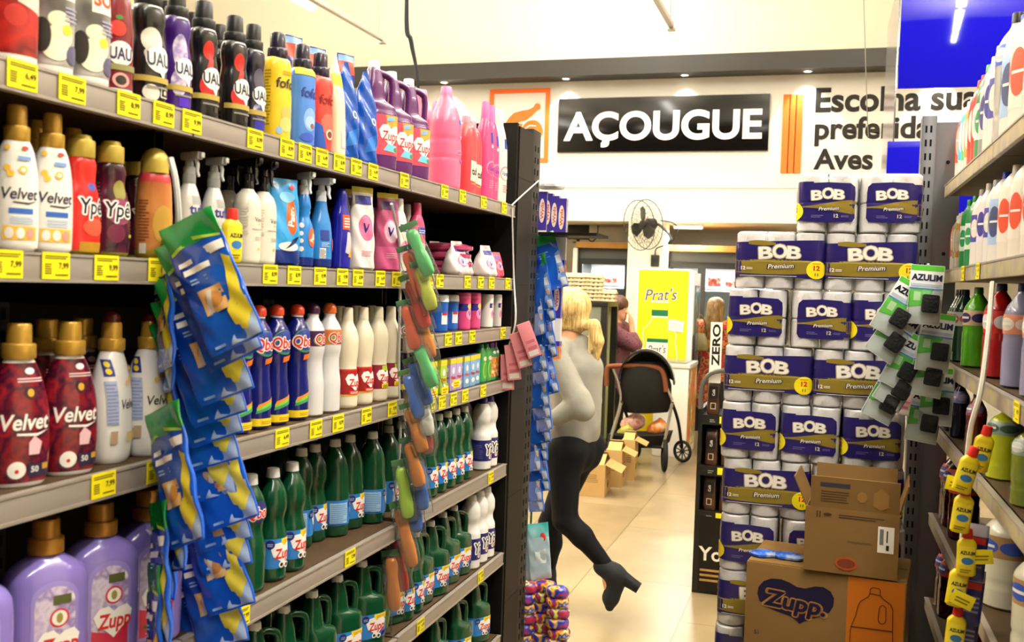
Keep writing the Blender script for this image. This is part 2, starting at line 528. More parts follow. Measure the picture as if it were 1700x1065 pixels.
# frame with roast chicken
o0, o1 = W(810, 270), W(914, 146)
fw_, fh_ = o1.x-o0.x, o1.z-o0.z
t = thing('chicken_emblem', 'orange square outline with a roast chicken drawing beside the black sign', 'sign', o0)
OR = c('#f2702a', .5); q = .05
mp = flatmap((0, 0, 0), (1, 0, 0), (0, 0, 1), (0, -1, 0))
mb = MB()
for r_ in ((0, 0, fw_, q), (0, fh_-q, fw_, fh_), (0, q, q, fh_-q), (fw_-q, q, fw_, fh_-q)):
    mb.box(r_[0], r_[2], -.012, 0, r_[1], r_[3], OR)
mb.build('outline', t)
def cp(L_): return [((x-97)/348*fw_, (555-y)/405*fh_) for x, y in L_]
body = cp([(180, 400), (188, 345), (212, 308), (240, 282), (285, 270), (325, 265), (352, 252), (360, 236), (374, 230), (390, 238), (393, 262), (372, 272), (345, 298), (315, 322), (280, 330), (245, 345), (215, 375)])
leg = cp(arc(350, 385, 62, 62, 0, 350, 22))
belly = cp(arc(262, 385, 82, 46, 0, 350, 22))
decal(mp, [(poly(body, 0), OR), (poly(belly, 0), OR), (poly(cp(arc(350, 385, 68, 68, 0, 355, 22)), 0), c('#efe7da', .6)), (poly(leg, 0), OR), (poly(cp([(300, 375), (330, 350), (370, 352), (372, 358), (332, 356), (304, 380)]), 0), c('#efe7da', .6))], .004, .002).build('drawing', t)
# three orange bars
for i, px in enumerate((1299, 1309.5, 1320)):
    a, b = W(px-3.5, 287), W(px+5.5, 157)
    tag(MB().box(a.x, a.x+.075, YW-.026, YW-.012, a.z, b.z, OR).build('orange_bar'), f'thin upright orange bar on the far wall, {ORD[i]} of three from the black sign', 'sign', 'orange bars beside the wall lettering')
BK = c('#1a1712', .5)
for i, (s_, px, py, cap) in enumerate((('Escolha sua', 1353, 185, 40), ('preferida', 1352, 230, 36), ('Aves', 1350, 280, 34))):
    p = W(px, py); hh = W(px, py-cap).z-p.z
    sh = txt(s_, 0, hh/2, hh, .03, L=0, res=5)
    x0 = min(v[0] for v in sh[0])
    mbx = MB(); mpp = flatmap((-x0, 0, 0), (1, 0, 0), (0, 0, 1), (0, -1, 0))
    decal(mpp, [(sh, BK)], .004, mb=mbx)
    tag(mbx.build('wall_lettering', loc=(p.x, p.y, p.z)), ('large black wall lettering, top line beside the orange bars', 'large black wall lettering, second line beside the orange bars', 'large black wall lettering, third line just above the paper packs')[i], 'lettering', 'black lettering on the far wall')

# ------------------------------------------------------------------ shop lamps
for i, (x, y, z) in enumerate(LAMPS):  # includes the two unseen ones added to brighten the left wall
    t = thing('strip_luminaire', f'long white strip luminaire hanging from the ceiling, {ORD[i]} from the shop entrance', 'lamp', (x, y, z), group='strip luminaires')
    MB().box(-.06, .06, -1.0, 1.0, 0, .05, c('#d8d6d0', .5), .008).build('housing', t)
    MB().box(-.03, .03, -.98, .98, -.035, -.002, c('#fffaf0', .5, emit=22.), .01).build('tube', t)
    mb = MB()
    for yy in (-.8, .8): mb.tube([(0, yy, .05), (0, yy, CEIL-z)], .004, c('#777777'), 6)
    mb.build('suspension', t)
# the two galvanised rails seen over the sign wall
for i, (px0, py0, px1, py1, Y1) in enumerate(((530, 0, 635, 65, 8.0), (1085, 0, 1115, 43, 8.0))):
    e = PY(px1, py1, Y1); L_ = 6.0
    t = thing('ceiling_rail', ('galvanised hanging rail above the tall product shelving', 'galvanised hanging rail high above the butcher sign')[i], 'rail', e, group='galvanised ceiling rails')
    gm = c('#b9b6ae', .4, metal=.6)
    mb = MB(); mb.box(-.02, .02, -L_, 0, -.02, .02, gm, .004); mb.box(-.03, .03, -.03, .03, -.04, -.015, gm, .004); mb.build('profile', t)
    mb = MB(); mb.tube([(0, -.08, .02), (0, -.08, CEIL-e.z)], .005, c('#8b887f'), 6); mb.tube([(0, -3.5, .02), (0, -3.5, CEIL-e.z)], .005, c('#8b887f'), 6); mb.build('hanger_wire', t)
p0, p1 = PY(676, 0, 7.0), PY(694, 150, 7.0)
mb = MB()
mb.tube(spline([(p0.x, 7, CEIL), (p0.x, 7, p0.z), PY(684, 70, 7.0), p1, (p1.x+.02, 7.0, 2.2), (p1.x+.02, 7, 0.02)], 6), .012, c('#16181c', .5), 8)
mb.tube(spline([(p0.x+.03, 7.02, CEIL), (p0.x-.02, 7.02, p0.z), PY(681, 70, 7.02), PY(693, 140, 7.02), (p1.x+.05, 7.02, 2.2), (p1.x+.05, 7.02, 0.02)], 6), .009, c('#1c2430', .5), 8)
tag(mb.build('hanging_cable'), 'dark twisted cable dropping from the ceiling behind the purple jugs', 'cable')

# ------------------------------------------------------------------ shelving
D = 1.1
XL = -D                                      # front plane of the long run of shelving
JO = (.56, 1.548, 2.542, 3.515)
BLK = c('#0c0b0a', .55); POST = c('#171513', .45); RAIL = c('#a39a91', .38, metal=.25); DECK = c('#56432e', .6, var=.3, bscale=14)
YEL = c('#f2e21c', .55); INK = c('#3a3410', .7)
HS = dict(S1=1.853, S2=1.585, A3=1.235, A4=.888, A5=.55, B3=1.235, B4=.888, B5=.56, B6=.25, C3=1.406, C4=1.215, C5=.896, C6=.562, C7=.25)
RH = .044
def Z(s): return HS[s]+RH
_pt = {}
def price_mesh(price, wd=.056, hd=.04):
    k = (price, wd)
    if k not in _pt:
        mb = MB(); mb.box(0, .0016, -wd/2, wd/2, -hd/2, hd/2, YEL)
        mp = flatmap((.0016, 0, 0), (0, 1, 0), (0, 0, 1), (1, 0, 0))
        L = [(lines(-wd*.42, hd*.26, wd*.42, hd*.42, 2), INK), (lines(-wd*.42, -hd*.3, -wd*.18, hd*.12, 5), INK), (txt(price, wd*.26, hd*.02, hd*.22, .02, L=0), INK), (lines(-wd*.05, -hd*.36, wd*.42, -hd*.26, 1), INK)]
        decal(mp, L, .0004, .0001, mb)
        _pt[k] = mb.mesh('price_tag')
    return _pt[k]
PRICES = ('8,99', '9,99', '7,99', '6,49', '8,99')
def slots(mb, x, y, z0, z1, ax, mat):
    z = z0
    while z < z1:
        if ax == 'x': mb.box(x-.001, x+.0015, y-.004, y+.004, z, z+.022, mat)
        else: mb.box(x-.004, x+.004, y-.0015, y+.001, z, z+.022, mat)
        z += .045
TAGS = dict(S1=(35, 118, 212, 270, 317, 422, 475, 505, 533, 562, 590, 618, 670, 737, 767, 802, 836),
            S2=(10, 91, 175, 262, 447, 487, 530, 567, 593, 630, 657, 712, 729, 775, 797, 815, 842),
            A3=(170, 259), B3=(467, 523, 560, 607, 650), B4=(400, 580), C3=(712, 743, 760, 783, 834), C4=(715, 733, 752, 771, 801), C5=(814,), C6=(697, 797))
def bay(name, label, y0, y1, shelves, group):
    t = thing(name, label, 'shelving', (XL-.22, (y0+y1)/2, 0), group=group)
    ox, oy = XL-.22, (y0+y1)/2
    L = (y1-y0)/2-.001
    MB().box(-.27, -.245, -L, L, 0, 1.9, BLK).build('back_panel', t)
    mb = MB().box(-.245, .2, -L, L, 0, .1, BLK); mb.build('plinth', t)
    for yy in (-L, L-.03):
        mb = MB(); mb.box(-.245, -.215, yy, yy+.03, .1, 1.88, POST); slots(mb, -.214, yy+.015, .15, 1.85, 'x', BLK); mb.build('upright', t)
    for s in shelves:
        z = HS[s]
        d = MB().box(-.24, .208, -L+.003, L-.003, z+.006, z+RH-.004, DECK).build('shelf', t)
        mb = MB(); mb.box(.208, .22, -L+.002, L-.002, z, z+RH-.005, RAIL, .003); mb.box(.204, .222, -L+.002, L-.002, z-.004, z+.001, RAIL); mb.box(.204, .222, -L+.002, L-.002, z+RH-.008, z+RH-.004, RAIL)
        mb.build('price_rail', d)
        for sy in (-1, 1): MB().box(-.24, .15, sy*(L-.012)-.002, sy*(L-.012)+.002, z-.05, z+.006, BLK).build('bracket', d)
        for px in TAGS.get(s, ()):
            y = yat(px, XL, z+RH/2)
            if y0 <= y < y1:
                o = bpy.data.objects.new('price_tag', price_mesh(random.choice(PRICES))); C.objects.link(o); o.parent = d
                o.location = (.2215, y-oy, z+RH/2-.001)
    return t
bay('shelving_bay', 'first black metal shelving bay of the long run, full of softener bottles', JO[0], JO[1], ('S1', 'S2', 'A3', 'A4', 'A5'), 'bays of the long shelving run')
bay('shelving_bay', 'black metal shelving bay in the middle of the long run, with bleach bottles', JO[1], JO[2], ('S1', 'S2', 'B3', 'B4', 'B5', 'B6'), 'bays of the long shelving run')
bay('shelving_bay', 'black metal shelving bay at the far end, with pink canisters and small boxes', JO[2], JO[3], ('S1', 'S2', 'C3', 'C4', 'C5', 'C6', 'C7'), 'bays of the long shelving run')
# tall end unit beyond the last bay
t = thing('end_unit', 'tall black slotted end unit closing the long shelving run', 'shelving', (XL-.2, 3.7, 0))
MB().box(-.55, .195, -.175, -.155, 0, 2.2, BLK).build('divider_panel', t)
mb = MB(); mb.box(.17, .2, -.155, .02, 0, 2.19, c('#1d1a17', .5))
for zz in (.4, .8, 1.2, 1.6, 2.0): mb.box(.2, .201, -.155, .02, zz, zz+.004, BLK)
mb.build('side_panel', t)
mb = MB(); mb.box(.12, .2, .02, .13, 0, 2.21, POST, .004); slots(mb, .2, .055, .1, 2.15, 'x', c('#000000', .9)); slots(mb, .2, .095, .1, 2.15, 'x', c('#000000', .9)); mb.build('upright', t)
MB().box(-.55, .12, .05, .075, .0, 2.15, BLK).build('back_panel', t)
mb = MB(); mb.box(-.5, .2, .13, .5, .06, .1, c('#3b352e', .5)); mb.box(-.5, .2, .49, .5, .1, .17, c('#4a4640', .4, metal=.3)); mb.box(-.5, .2, .13, .49, 0, .06, BLK); mb.build('base_shelf', t)

# ------------------------------------------------------------------ shelving across the aisle
XR = .36
HR = dict(R1=1.93, R2=1.652, R3=1.372, R4=1.15, R5=.86, R6=.58, R7=.25)
def ZR(s): return HR[s]+RH
RAIL2 = pat(['#8d8378', '#a99a86', '#b9ad7c', '#8f86a0'], 9, .35)
for (y0, y1, lb, tg) in ((1.548, 2.542, 'first shelving bay across the aisle, with lavender drinks and cream bottles', ((1690, 'R3'),)), (2.542, 3.515, 'second shelving bay across the aisle, behind the clip strips of flasks and scourers', ((1640, 'R3'), (1600, 'R2'), (1625, 'R2')))):
    oy = (y0+y1)/2; L = (y1-y0)/2-.001; ox = XR+.22
    t = thing('shelving_bay', lb, 'shelving', (ox, oy, 0), group='bays across the aisle')
    MB().box(.245, .27, -L, L, 0, 2.2, BLK).build('back_panel', t)
    MB().box(-.2, .245, -L, L, 0, .1, BLK).build('plinth', t)
    for yy in (-L, L-.03): MB().box(.215, .245, yy, yy+.03, .1, 2.18, POST).build('upright', t)
    for s, z in HR.items():
        d = MB().box(-.208, .24, -L+.003, L-.003, z+.006, z+RH-.004, DECK).build('shelf', t)
        mb = MB(); mb.box(-.22, -.208, -L+.002, L-.002, z, z+RH-.005, RAIL2, .003); mb.box(-.222, -.204, -L+.002, L-.002, z+RH-.008, z+RH-.004, RAIL); mb.build('price_rail', d)
        for px, s2 in tg:
            if s2 == s and y0 < yat(px, XR, z+RH/2) < y1:
                o = bpy.data.objects.new('price_tag', price_mesh('4,99')); C.objects.link(o); o.parent = d
                o.location = (-.2215, yat(px, XR, z+RH/2)-oy, z+RH/2-.001); o.rotation_euler = (0, 0, math.pi)
# steel end posts of that run
p = PX(1532, 203, XR); q2 = PX(1575, 203, XR)
t = thing('end_post', 'grey slotted steel end post beside the paper stack', 'shelving', (XR, 3.56, 0))
STL = c('#6a6b70', .38, metal=.6)
mb = MB(); mb.box(-.075, -.03, -.03, .03, 0, 2.2, STL, .003)
for k in range(46): 
    for dx in (-.062, -.047): mb.box(dx-.003, dx+.003, -.0315, -.028, .12+k*.045, .142+k*.045, c('#0a0a0a', .9))
mb.build('upright', t)
mb = MB(); mb.box(-.03, .05, -.012, .0, 0, 2.18, c('#74757a', .42, metal=.5))
for zz in (1.65, 1.95, 2.05, 1.75): mb.lathe([(.006, 0), (.006, .002)], c('#111111', .8), 10, Matrix.Translation((.01, -.012, zz)) @ Matrix.Rotation(R(90), 4, 'X'))
mb.build('side_panel', t)
# ------------------------------------------------------------------ products
WHT = c('#f3f0ea', .32, coat=.3); GOLD = c('#c59a3c', .3, metal=.35); NAVY = c('#1b1b52', .4); RED = c('#d2231d', .4); BLACK = c('#121011', .25, coat=.4)
GRN = c('#084528', .2, coat=.4); CRM = c('#f2ead6', .35, coat=.2); ZBL = c('#2f7fd0', .4); LBLU = c('#9cc4ea', .4); DBLU = c('#1f2370', .35); PINK = c('#e85a94', .3, coat=.3); ORG = c('#ee7a25', .4)
WLB = c('#f7f4ee', .4); YLB = c('#f4d322', .4)
def twotier(r0, r1, z0, z1, z2):
    """stepped screw cap"""
    r0, r1, z0, z1, z2 = (k*.001 for k in (r0, r1, z0, z1, z2))
    return [(r0*.97, z0), (r0, z0+.001), (r0, z1-.002), (r0*.96, z1), (r1, z1+.001), (r1*.97, z2-.003), (r1*.88, z2)]
def plain(r0, r1, z0, z1):
    r0, r1, z0, z1 = (k*.001 for k in (r0, r1, z0, z1))
    return [(r0, z0), (r1, z1-.003), (r1*.93, z1-.0006), (r1*.8, z1)]
def dome(r0, z0, z1, zc=None):
    r0, z0, z1 = r0*.001, z0*.001, z1*.001; zc = z0+(z1-z0)*.45
    return [(r0, z0), (r0, zc)]+[(r0*math.cos(R(a)), zc+(z1-zc)*math.sin(R(a))) for a in (25, 50, 70, 85)]
def mm(sh): return ([(x*.001, y*.001) for x, y in sh[0]], sh[1])
def Rm(*a): return rect(*[k*.001 for k in a])
def Em(cx, cy, rx, ry=None): return ell(cx*.001, cy*.001, rx*.001, (ry or rx)*.001)
def Tm(s, cx, cy, h, bold=.0, shear=0., wmax=None, rot=0.): return txt(s, cx*.001, cy*.001, h*.001, bold, shear, wmax*.001 if wmax else None, rot)
def Pm(*pts): return poly([(x*.001, y*.001) for x, y in pts], .007)
def Lm(x0, y0, x1, y1, n): return lines(x0*.001, y0*.001, x1*.001, y1*.001, n)
def bottle(name, keys, mat, label=None, caps=(), bands=(), n=2.3, N=36, extra=None, cx=None, wob=0., backlabel=None, ox=None, capx=0.):
    B = Body(keys, n, N, cx=cx, wob=wob, ox=ox)
    mb = B.skin(MB(), mat, bands)
    P = [('body', mb)]
    for nm, prof, m in caps:
        P.append((nm, MB().lathe(prof, m, 28, Matrix.Translation((capx*.001, 0, 0)))))
    if label: P.append(('label_print', decal(B.surf, label)))
    if backlabel: P.append(('foot_label', decal(B.surf, backlabel)))
    if extra: P += extra(B)
    return mk(name, P)
SCR = dict(shear=.18, bold=.015)
# --- softeners
def velvet(name, keys, mat, cap, txtm, extra, tz, th, tw, bands=()):
    low = [e for e in extra if max(p[1] for p in e[0][0]) < (tz-th*.6)*.001]; extra = [e for e in extra if e not in low]
    return bottle(name, keys, mat, [(Tm('Velvet', 0, tz, th, .02, .2, tw), txtm), (Pm((-tw*.2, tz-th*.85), (tw*.2, tz-th*.95), (tw*.48, tz-th*.6), (tw*.2, tz-th*.78), (-tw*.2, tz-th*.72)), txtm)]+extra, [('cap', cap, GOLD)], bands, backlabel=low)
VW = [(0, 25, 20), (5, 30, 23), (60, 31, 24), (100, 30, 23), (140, 25, 20), (158, 19, 17), (163, 15.5, 15.5)]
FLO = c('#f3c24b', .5)
PROTO['velvet_white'] = lambda: velvet('softener_bottle', VW, WHT, twotier(18, 14, 160, 182, 213), c('#3c3a4a', .5), [
    (Rm(-16, 54, 18, 62), c('#3b6bc0', .5)), (Rm(-24, 16, 24, 36), FLO), (Em(-15, 26, 6, 8), WLB), (Em(0, 26, 6, 8), WLB), (Em(14, 26, 6, 8), c('#d79a8a', .5)), (Lm(-14, 40, 18, 52, 3), c('#b9cbe6', .5)),
    (Em(-18, 120, 5), FLO), (Em(-14, 112, 5), FLO), (Em(3, 118, 6), FLO), (Em(3, 118, 3), WLB), (Rm(-4, 132, 14, 138), c('#7f9fd6', .5)), (Em(6, 150, 5, 3), c('#c8483c', .5)), (Em(-17, 150, 4), FLO)], 84, 17, 52)
VR = [(0, 36, 26), (6, 40, 29), (60, 45, 32), (105, 44, 31), (150, 36, 26), (182, 24, 19), (192, 18, 17)]
VELR = pat(['#5a0f1c', '#8a1523', '#3a0d28', '#a11d2c', '#4c0f2a'], 22, .25, 3, coat=.3)
PROTO['velvet_red'] = lambda: velvet('softener_bottle', VR, VELR, twotier(24, 18, 190, 212, 242), WLB, [
    (Em(6, 140, 9), c('#2c1430', .4)), (Em(6, 140, 5, 6), c('#dba32d', .4)), (Lm(-12, 156, 26, 164, 2), c('#e8c9cf', .4)), (Em(6, 172, 7, 5), c('#e9e5ee', .4)),
    (Em(-14, 26, 13), WLB), (Em(-14, 24, 3), RED), (Rm(2, 14, 40, 34), c('#2d2346', .4)), (Tm('50', 12, 26, 9, .02), WLB), (Rm(24, 24, 36, 33), c('#c59a3c', .4)), (Pm((2, 48), (18, 48), (22, 66), (10, 76), (2, 66)), c('#e7bcc6', .4))], 98, 24, 74,
    bands=((0, 6, WHT), (184, 192, WHT)))
PROTO['velvet_turned'] = lambda: bottle('softener_bottle', VR, c('#eceaea', .3, coat=.3), [
    (Tm('Velvet', 6, 100, 17, .015, .2, 54), c('#34323c', .5)), (Rm(-46, 148, -28, 176), c('#1d2f8c', .4)), (Em(-37, 168, 5), YLB), (Em(-37, 156, 5), YLB), (Rm(-48, 66, -28, 140), c('#aab6d8', .5)), (Lm(-47, 68, -29, 138, 12), c('#8390bd', .5)),
    (Rm(-42, 34, -30, 56), c('#b49a84', .5)), (Rm(-8, 36, 36, 52), c('#dcc27c', .5)), (Em(6, 142, 5), FLO), (Em(-4, 136, 4), FLO), (Em(12, 160, 5), FLO), (Em(22, 130, 5), FLO)], [('cap', twotier(22, 17, 190, 210, 238), GOLD), ('cap_tip', dome(14, 238, 256), c('#5a1610', .3))])
YK = [(0, 27, 20), (5, 31, 23), (50, 33, 25), (95, 29, 22), (120, 23, 18), (140, 25, 19), (152, 22, 18), (156, 17, 16)]
def ype(body, lab, ang, txtcol='#1c1430'):
    return bottle('softener_bottle', YK, body, lab+[(Tm('Ypê', 2, 78, 26, .09, .15, 46), WLB), (Tm('Ypê', 2, 78, 26, .015, .15, 44), c(txtcol, .5))], [('cap', twotier(21, 16, 154, 182, 190), c('#c9b04a', .35, metal=.2))], bands=((0, 6, c('#8c8a20', .4)),))
PROTO['ype_red'] = lambda: ype(pat(['#c3171d', '#e2332a', '#a81018'], 14, .25), [(Em(4, 108, 8, 6), c('#3b4fb0', .4)), (Em(6, 44, 22, 14), c('#e9573e', .4)), (Rm(-20, 4, 24, 20), c('#b88a1e', .4))], 0)
PROTO['ype_purple'] = lambda: ype(pat(['#3a0e22', '#52142c', '#2c0a20', '#6b2038'], 14, .22, coat=.3), [(Em(6, 108, 12, 18), c('#8c8436', .4)), (Em(4, 74, 24, 22), c('#8a3a5e', .4)), (Em(-2, 38, 16), c('#6c1d3d', .4)), (Lm(-46, 40, -26, 124, 14), c('#6d5560', .5)), (Rm(-40, 8, -28, 22), WLB), (Em(26, 34, 5, 3), c('#a6b12d', .4))], 0)
PROTO['peach'] = lambda: bottle('softener_bottle', [(0, 27, 21), (5, 31, 24), (60, 32, 25), (110, 30, 24), (135, 28, 23), (150, 25, 20), (153, 20, 18)], pat(['#b96a35', '#d58a4a', '#9c5426'], 10, .25), [(Em(8, 60, 20, 34), c('#c99a3e', .35)), (Lm(-38, 30, -18, 105, 14), c('#8a4a26', .5)), (Rm(-34, 8, -22, 26), c('#e7ddd2', .5))], [('cap', dome(24, 151, 196), c('#c9b04a', .35, metal=.2))], bands=((134, 150, c('#c43a44', .3)), (0, 14, c('#a88a18', .4))))
# --- sprayers
def trigger(m, z, s=1., lever=True):
    """a trigger spray head whose nozzle looks along -Y"""
    def f(B):
        mb = MB(); k = .001*s; z0 = z*.001
        mb.lathe([(.013*s, z0-.002), (.0135*s, z0+.012*s), (.010*s, z0+.015*s), (.008*s, z0+.028*s)], m, 18)
        mb.box(-8*k, 8*k, -34*k, 22*k, z0+28*k, z0+46*k, m, 5*k); mb.box(-5*k, 5*k, -42*k, -32*k, z0+32*k, z0+44*k, m, 2*k)
        P = [('spray_head', mb)]
        if lever:
            l = MB(); l.tube([(0, -20*k, z0+30*k), (0, -25*k, z0+18*k), (0, -24*k, z0+4*k), (0, -30*k, z0-8*k)], [5*k, 4.5*k, 4*k, 3*k], m, 8); P.append(('trigger', l))
        return P
    return f
PROTO['tuff'] = lambda: bottle('spray_bottle', [(0, 24, 22), (4, 28, 26), (60, 29, 27), (120, 27, 25), (150, 20, 19), (168, 13, 13), (172, 12, 12)], c('#dcdcd6', .25, coat=.4), [(Tm('tuff', 4, 112, 22, .03, 0, 42), c('#3a2f86', .4)), (Lm(-10, 122, 24, 142, 6), c('#9a9aa0', .5)), (Lm(-12, 10, 18, 30, 3), c('#a23a4a', .5)), (Rm(-14, 30, 16, 40), c('#b54a5c', .5))], [('collar', plain(14.5, 14.5, 168, 190), c('#9a9a96', .35))], n=2.1, extra=trigger(c('#b7b7b2', .35), 190))
PROTO['vev'] = lambda: bottle('spray_bottle', [(0, 25, 24), (4, 28, 27), (100, 29, 28), (122, 28, 27), (142, 22, 21), (152, 13, 13), (158, 12, 12)], c('#e7e1d2', .32, coat=.2), [(Tm('Vev', 8, 92, 10, .0, 0, 20), c('#55504a', .5)), (Lm(-8, 70, 22, 76, 1), c('#b9b2a2', .5)), (Em(10, 82, 2), FLO), (Em(10, 32, 3), FLO), (Lm(0, 50, 20, 58, 2), c('#c6c0b2', .5)), (Lm(-32, 60, -16, 118, 10), c('#d2ccbe', .5))], [('collar', plain(13, 13, 154, 172), BLACK)], n=2.1, extra=trigger(BLACK, 172))
BLU1 = c('#2a86d8', .25, coat=.4)
PROTO['trigger_blue'] = lambda: bottle('spray_bottle', [(0, 26, 22), (4, 31, 26), (70, 32, 27), (110, 27, 24), (140, 17, 17), (148, 20, 19), (154, 18, 18), (160, 21, 20), (168, 20, 20), (190, 16, 16), (196, 14, 14)], BLU1, [(Em(-18, 112, 7), WLB), (Em(-20, 90, 6), WLB), (Em(-20, 70, 6), WLB), (Em(-20, 48, 7), WLB), (Em(14, 80, 14, 26), c('#f0642a', .4)), (Tm('Pato', 14, 80, 14, .03, 0, 24, 70), WLB)], [('collar', plain(14, 14, 194, 206), c('#cfd6da', .35))], bands=((0, 26, c('#142a7a', .3)),), n=2.1, extra=trigger(c('#e9ecee', .35), 206, 1.1))
PROTO['trigger_blue_back'] = lambda: bottle('spray_bottle', [(0, 30, 22), (4, 34, 26), (60, 36, 27), (110, 30, 24), (150, 17, 17), (170, 14, 14)], c('#2f86d2', .25, coat=.4), [(Rm(-26, 24, -8, 50), WLB), (Lm(-25, 26, -9, 48, 9), c('#333333', .5)), (Rm(-24, 70, 4, 96), c('#2a3f96', .4)), (Lm(-22, 54, 4, 66, 3), c('#bcd6f0', .5)), (Em(24, 60, 7, 16), c('#f0642a', .4))], [('collar', plain(14, 14, 168, 184), c('#dfe6ea', .35))], bands=((0, 22, c('#142a7a', .3)),), n=2.1, extra=trigger(c('#e9ecee', .35), 184, 1.0))
# --- pouches
def pouch(w, h, mat, label, d=24, bands=(), name='refill_pouch'):
    k = [(0, w*.46, d*.75), (6, w*.5, d), (h*.3, w*.5, d*.9), (h*.65, w*.48, d*.5), (h*.9, w*.45, 5), (h-6, w*.44, 1.6), (h, w*.44, 1.2)]
    return bottle(name, k, mat, label, bands=bands, n=2.6, wob=.0018)
GB = c('#2f9be0', .22, coat=.3)
PROTO['pouch_blue'] = lambda: pouch(84, 190, GB, [(Em(14, 108, 14, 40), c('#f0642a', .35)), (Tm('Pato', 14, 108, 15, .03, 0, 44, 78), WLB), (Em(4, 150, 20, 12), c('#7ec3f0', .35)), (Em(4, 42, 26, 10), WLB), (Pm((-6, 36), (22, 50), (32, 66), (14, 58)), c('#12214d', .35)), (Em(18, 172, 8, 5), RED)], bands=((0, 34, c('#16307c', .25)),))
def ypouch(body, low, top):
    return pouch(76, 212, body, [(Em(4, 108, 24, 34), c('#e06a9a', .4)), (Em(4, 108, 21, 30), c('#e9bcd0', .4) if low else c('#d56c98', .4)), (Tm('V', 4, 108, 24, .03, .2, 22), DBLU), (Lm(-14, 36, 22, 52, 3), c('#e9a9b8', .4)), (Rm(-26, 168, 24, 190), top)], bands=((198, 212, c('#e7dc3a', .35)), (0, 66, low)) if low else ((198, 212, c('#e7dc3a', .35)),))
PROTO['pouch_white'] = lambda: ypouch(c('#f0e9e6', .3), None, c('#31349a', .4))
PROTO['pouch_pink'] = lambda: ypouch(c('#b24a76', .3), c('#cf5a8c', .3), c('#54306e', .4))
PROTO['cobalt'] = lambda: bottle('cleaner_bottle', [(0, 24, 20), (4, 29, 24), (60, 29, 24), (100, 24, 21), (130, 23, 20), (150, 17, 16), (160, 15, 15), (186, 14, 14), (196, 8, 8)], c('#1c1fa0', .2, coat=.5), [(Rm(-12, 96, 28, 132), c('#f0562a', .4)), (Lm(-8, 102, 24, 128, 4), WLB), (Pm((-6, 40), (26, 30), (30, 90), (2, 90)), c('#c9c5cc', .4)), (Pm((4, 30), (28, 26), (20, 60)), c('#f2a42e', .4))], n=2.2)
VB = [(0, 23, 18), (4, 28, 22), (60, 29, 23), (120, 28, 22), (150, 22, 19), (168, 14, 14)]
def vanish(body, lb):
    return bottle('cleaner_bottle', VB, body, [(Rm(-14, 112, 24, 132), c('#283a9a', .4)), (Lm(-10, 116, 20, 128, 2), c('#c6d2f0', .4)), (Em(6, 64, 20, 24), lb), (Tm('Vanish', 6, 64, 12, .02, .2, 30), DBLU)], [('cap', plain(14, 12.5, 166, 204), body)])
PROTO['van_white'] = lambda: vanish(c('#f1ede2', .3), c('#ea8fb0', .4))
PROTO['van_pink'] = lambda: vanish(c('#e0467c', .28, coat=.3), c('#f2a4bf', .4))
# --- bleach and cleaners of the middle bay
QK = [(0, 25, 24), (5, 30, 29), (70, 30.5, 29.5), (105, 27, 26), (130, 26, 25), (160, 30, 29), (195, 30, 29), (215, 24, 23), (232, 14, 14), (238, 13, 13)]
QB = c('#13196e', .2, coat=.5)
RAINB = [(Pm((-22, 46), (24, 62), (26, 68), (-18, 54)), c('#ee8a3a', .4)), (Pm((-22, 40), (26, 55), (24, 62), (-22, 46)), c('#8cc63f', .4)), (Pm((-24, 34), (28, 48), (26, 55), (-22, 40)), c('#3c9a6a', .4)), (Rm(-40, 8, 40, 24), YLB), (Lm(-12, 12, 30, 20, 2), c('#b38a16', .4))]
PROTO['qboa_blue'] = lambda: bottle('bleach_bottle', QK, QB, [(Em(2, 182, 34, 27), c('#3f8a50', .4)), (Em(4, 184, 32, 24), c('#28378f', .4)), (Tm('Qboa', 2, 182, 25, .09, .1, 66), WLB), (Tm('Qboa', 2, 182, 25, .02, .1, 64), RED), (Pm((-4, 138), (30, 144), (30, 156), (-4, 150)), ORG)], [('neck', plain(14, 14, 236, 242), WHT), ('cap', dome(16.5, 241, 264), c('#d9401f', .3, coat=.3))], n=2.1, backlabel=RAINB)
def qwhite(lab, capc):
    return bottle('bleach_bottle', QK, c('#dedde0', .3, coat=.2), [(Rm(-75, 166, 75, 202), c(lab, .4)), (Em(-14, 180, 14, 12), c('#7a9a3a', .4)), (Tm('Qboa', 6, 184, 22, .08, .1, 60), WLB), (Tm('Qboa', 6, 184, 22, .02, .1, 58), RED), (Lm(-2, 169, 34, 173, 1), DBLU)], [('neck', plain(14, 14, 236, 243), WHT), ('cap', dome(16.5, 242, 266), c(capc, .3, coat=.3))], n=2.1)
PROTO['qboa_purple'] = lambda: qwhite('#44194c', '#3d1540')
PROTO['qboa_orange'] = lambda: qwhite('#d9732e', '#e2661f')
def heart(cx, cy, s): return Pm(*[(cx+x*s, cy+y*s) for x, y in ((0, -30), (14, -14), (30, -2), (34, 14), (24, 26), (8, 24), (0, 18), (-10, 28), (-26, 26), (-36, 12), (-30, -6), (-14, -16))])
ZK = [(0, 26, 25), (5, 30, 29), (60, 31, 30), (92, 27, 26), (105, 26, 25), (140, 29, 28), (170, 30, 29), (195, 25, 24), (216, 15, 15), (224, 13.5, 13.5)]
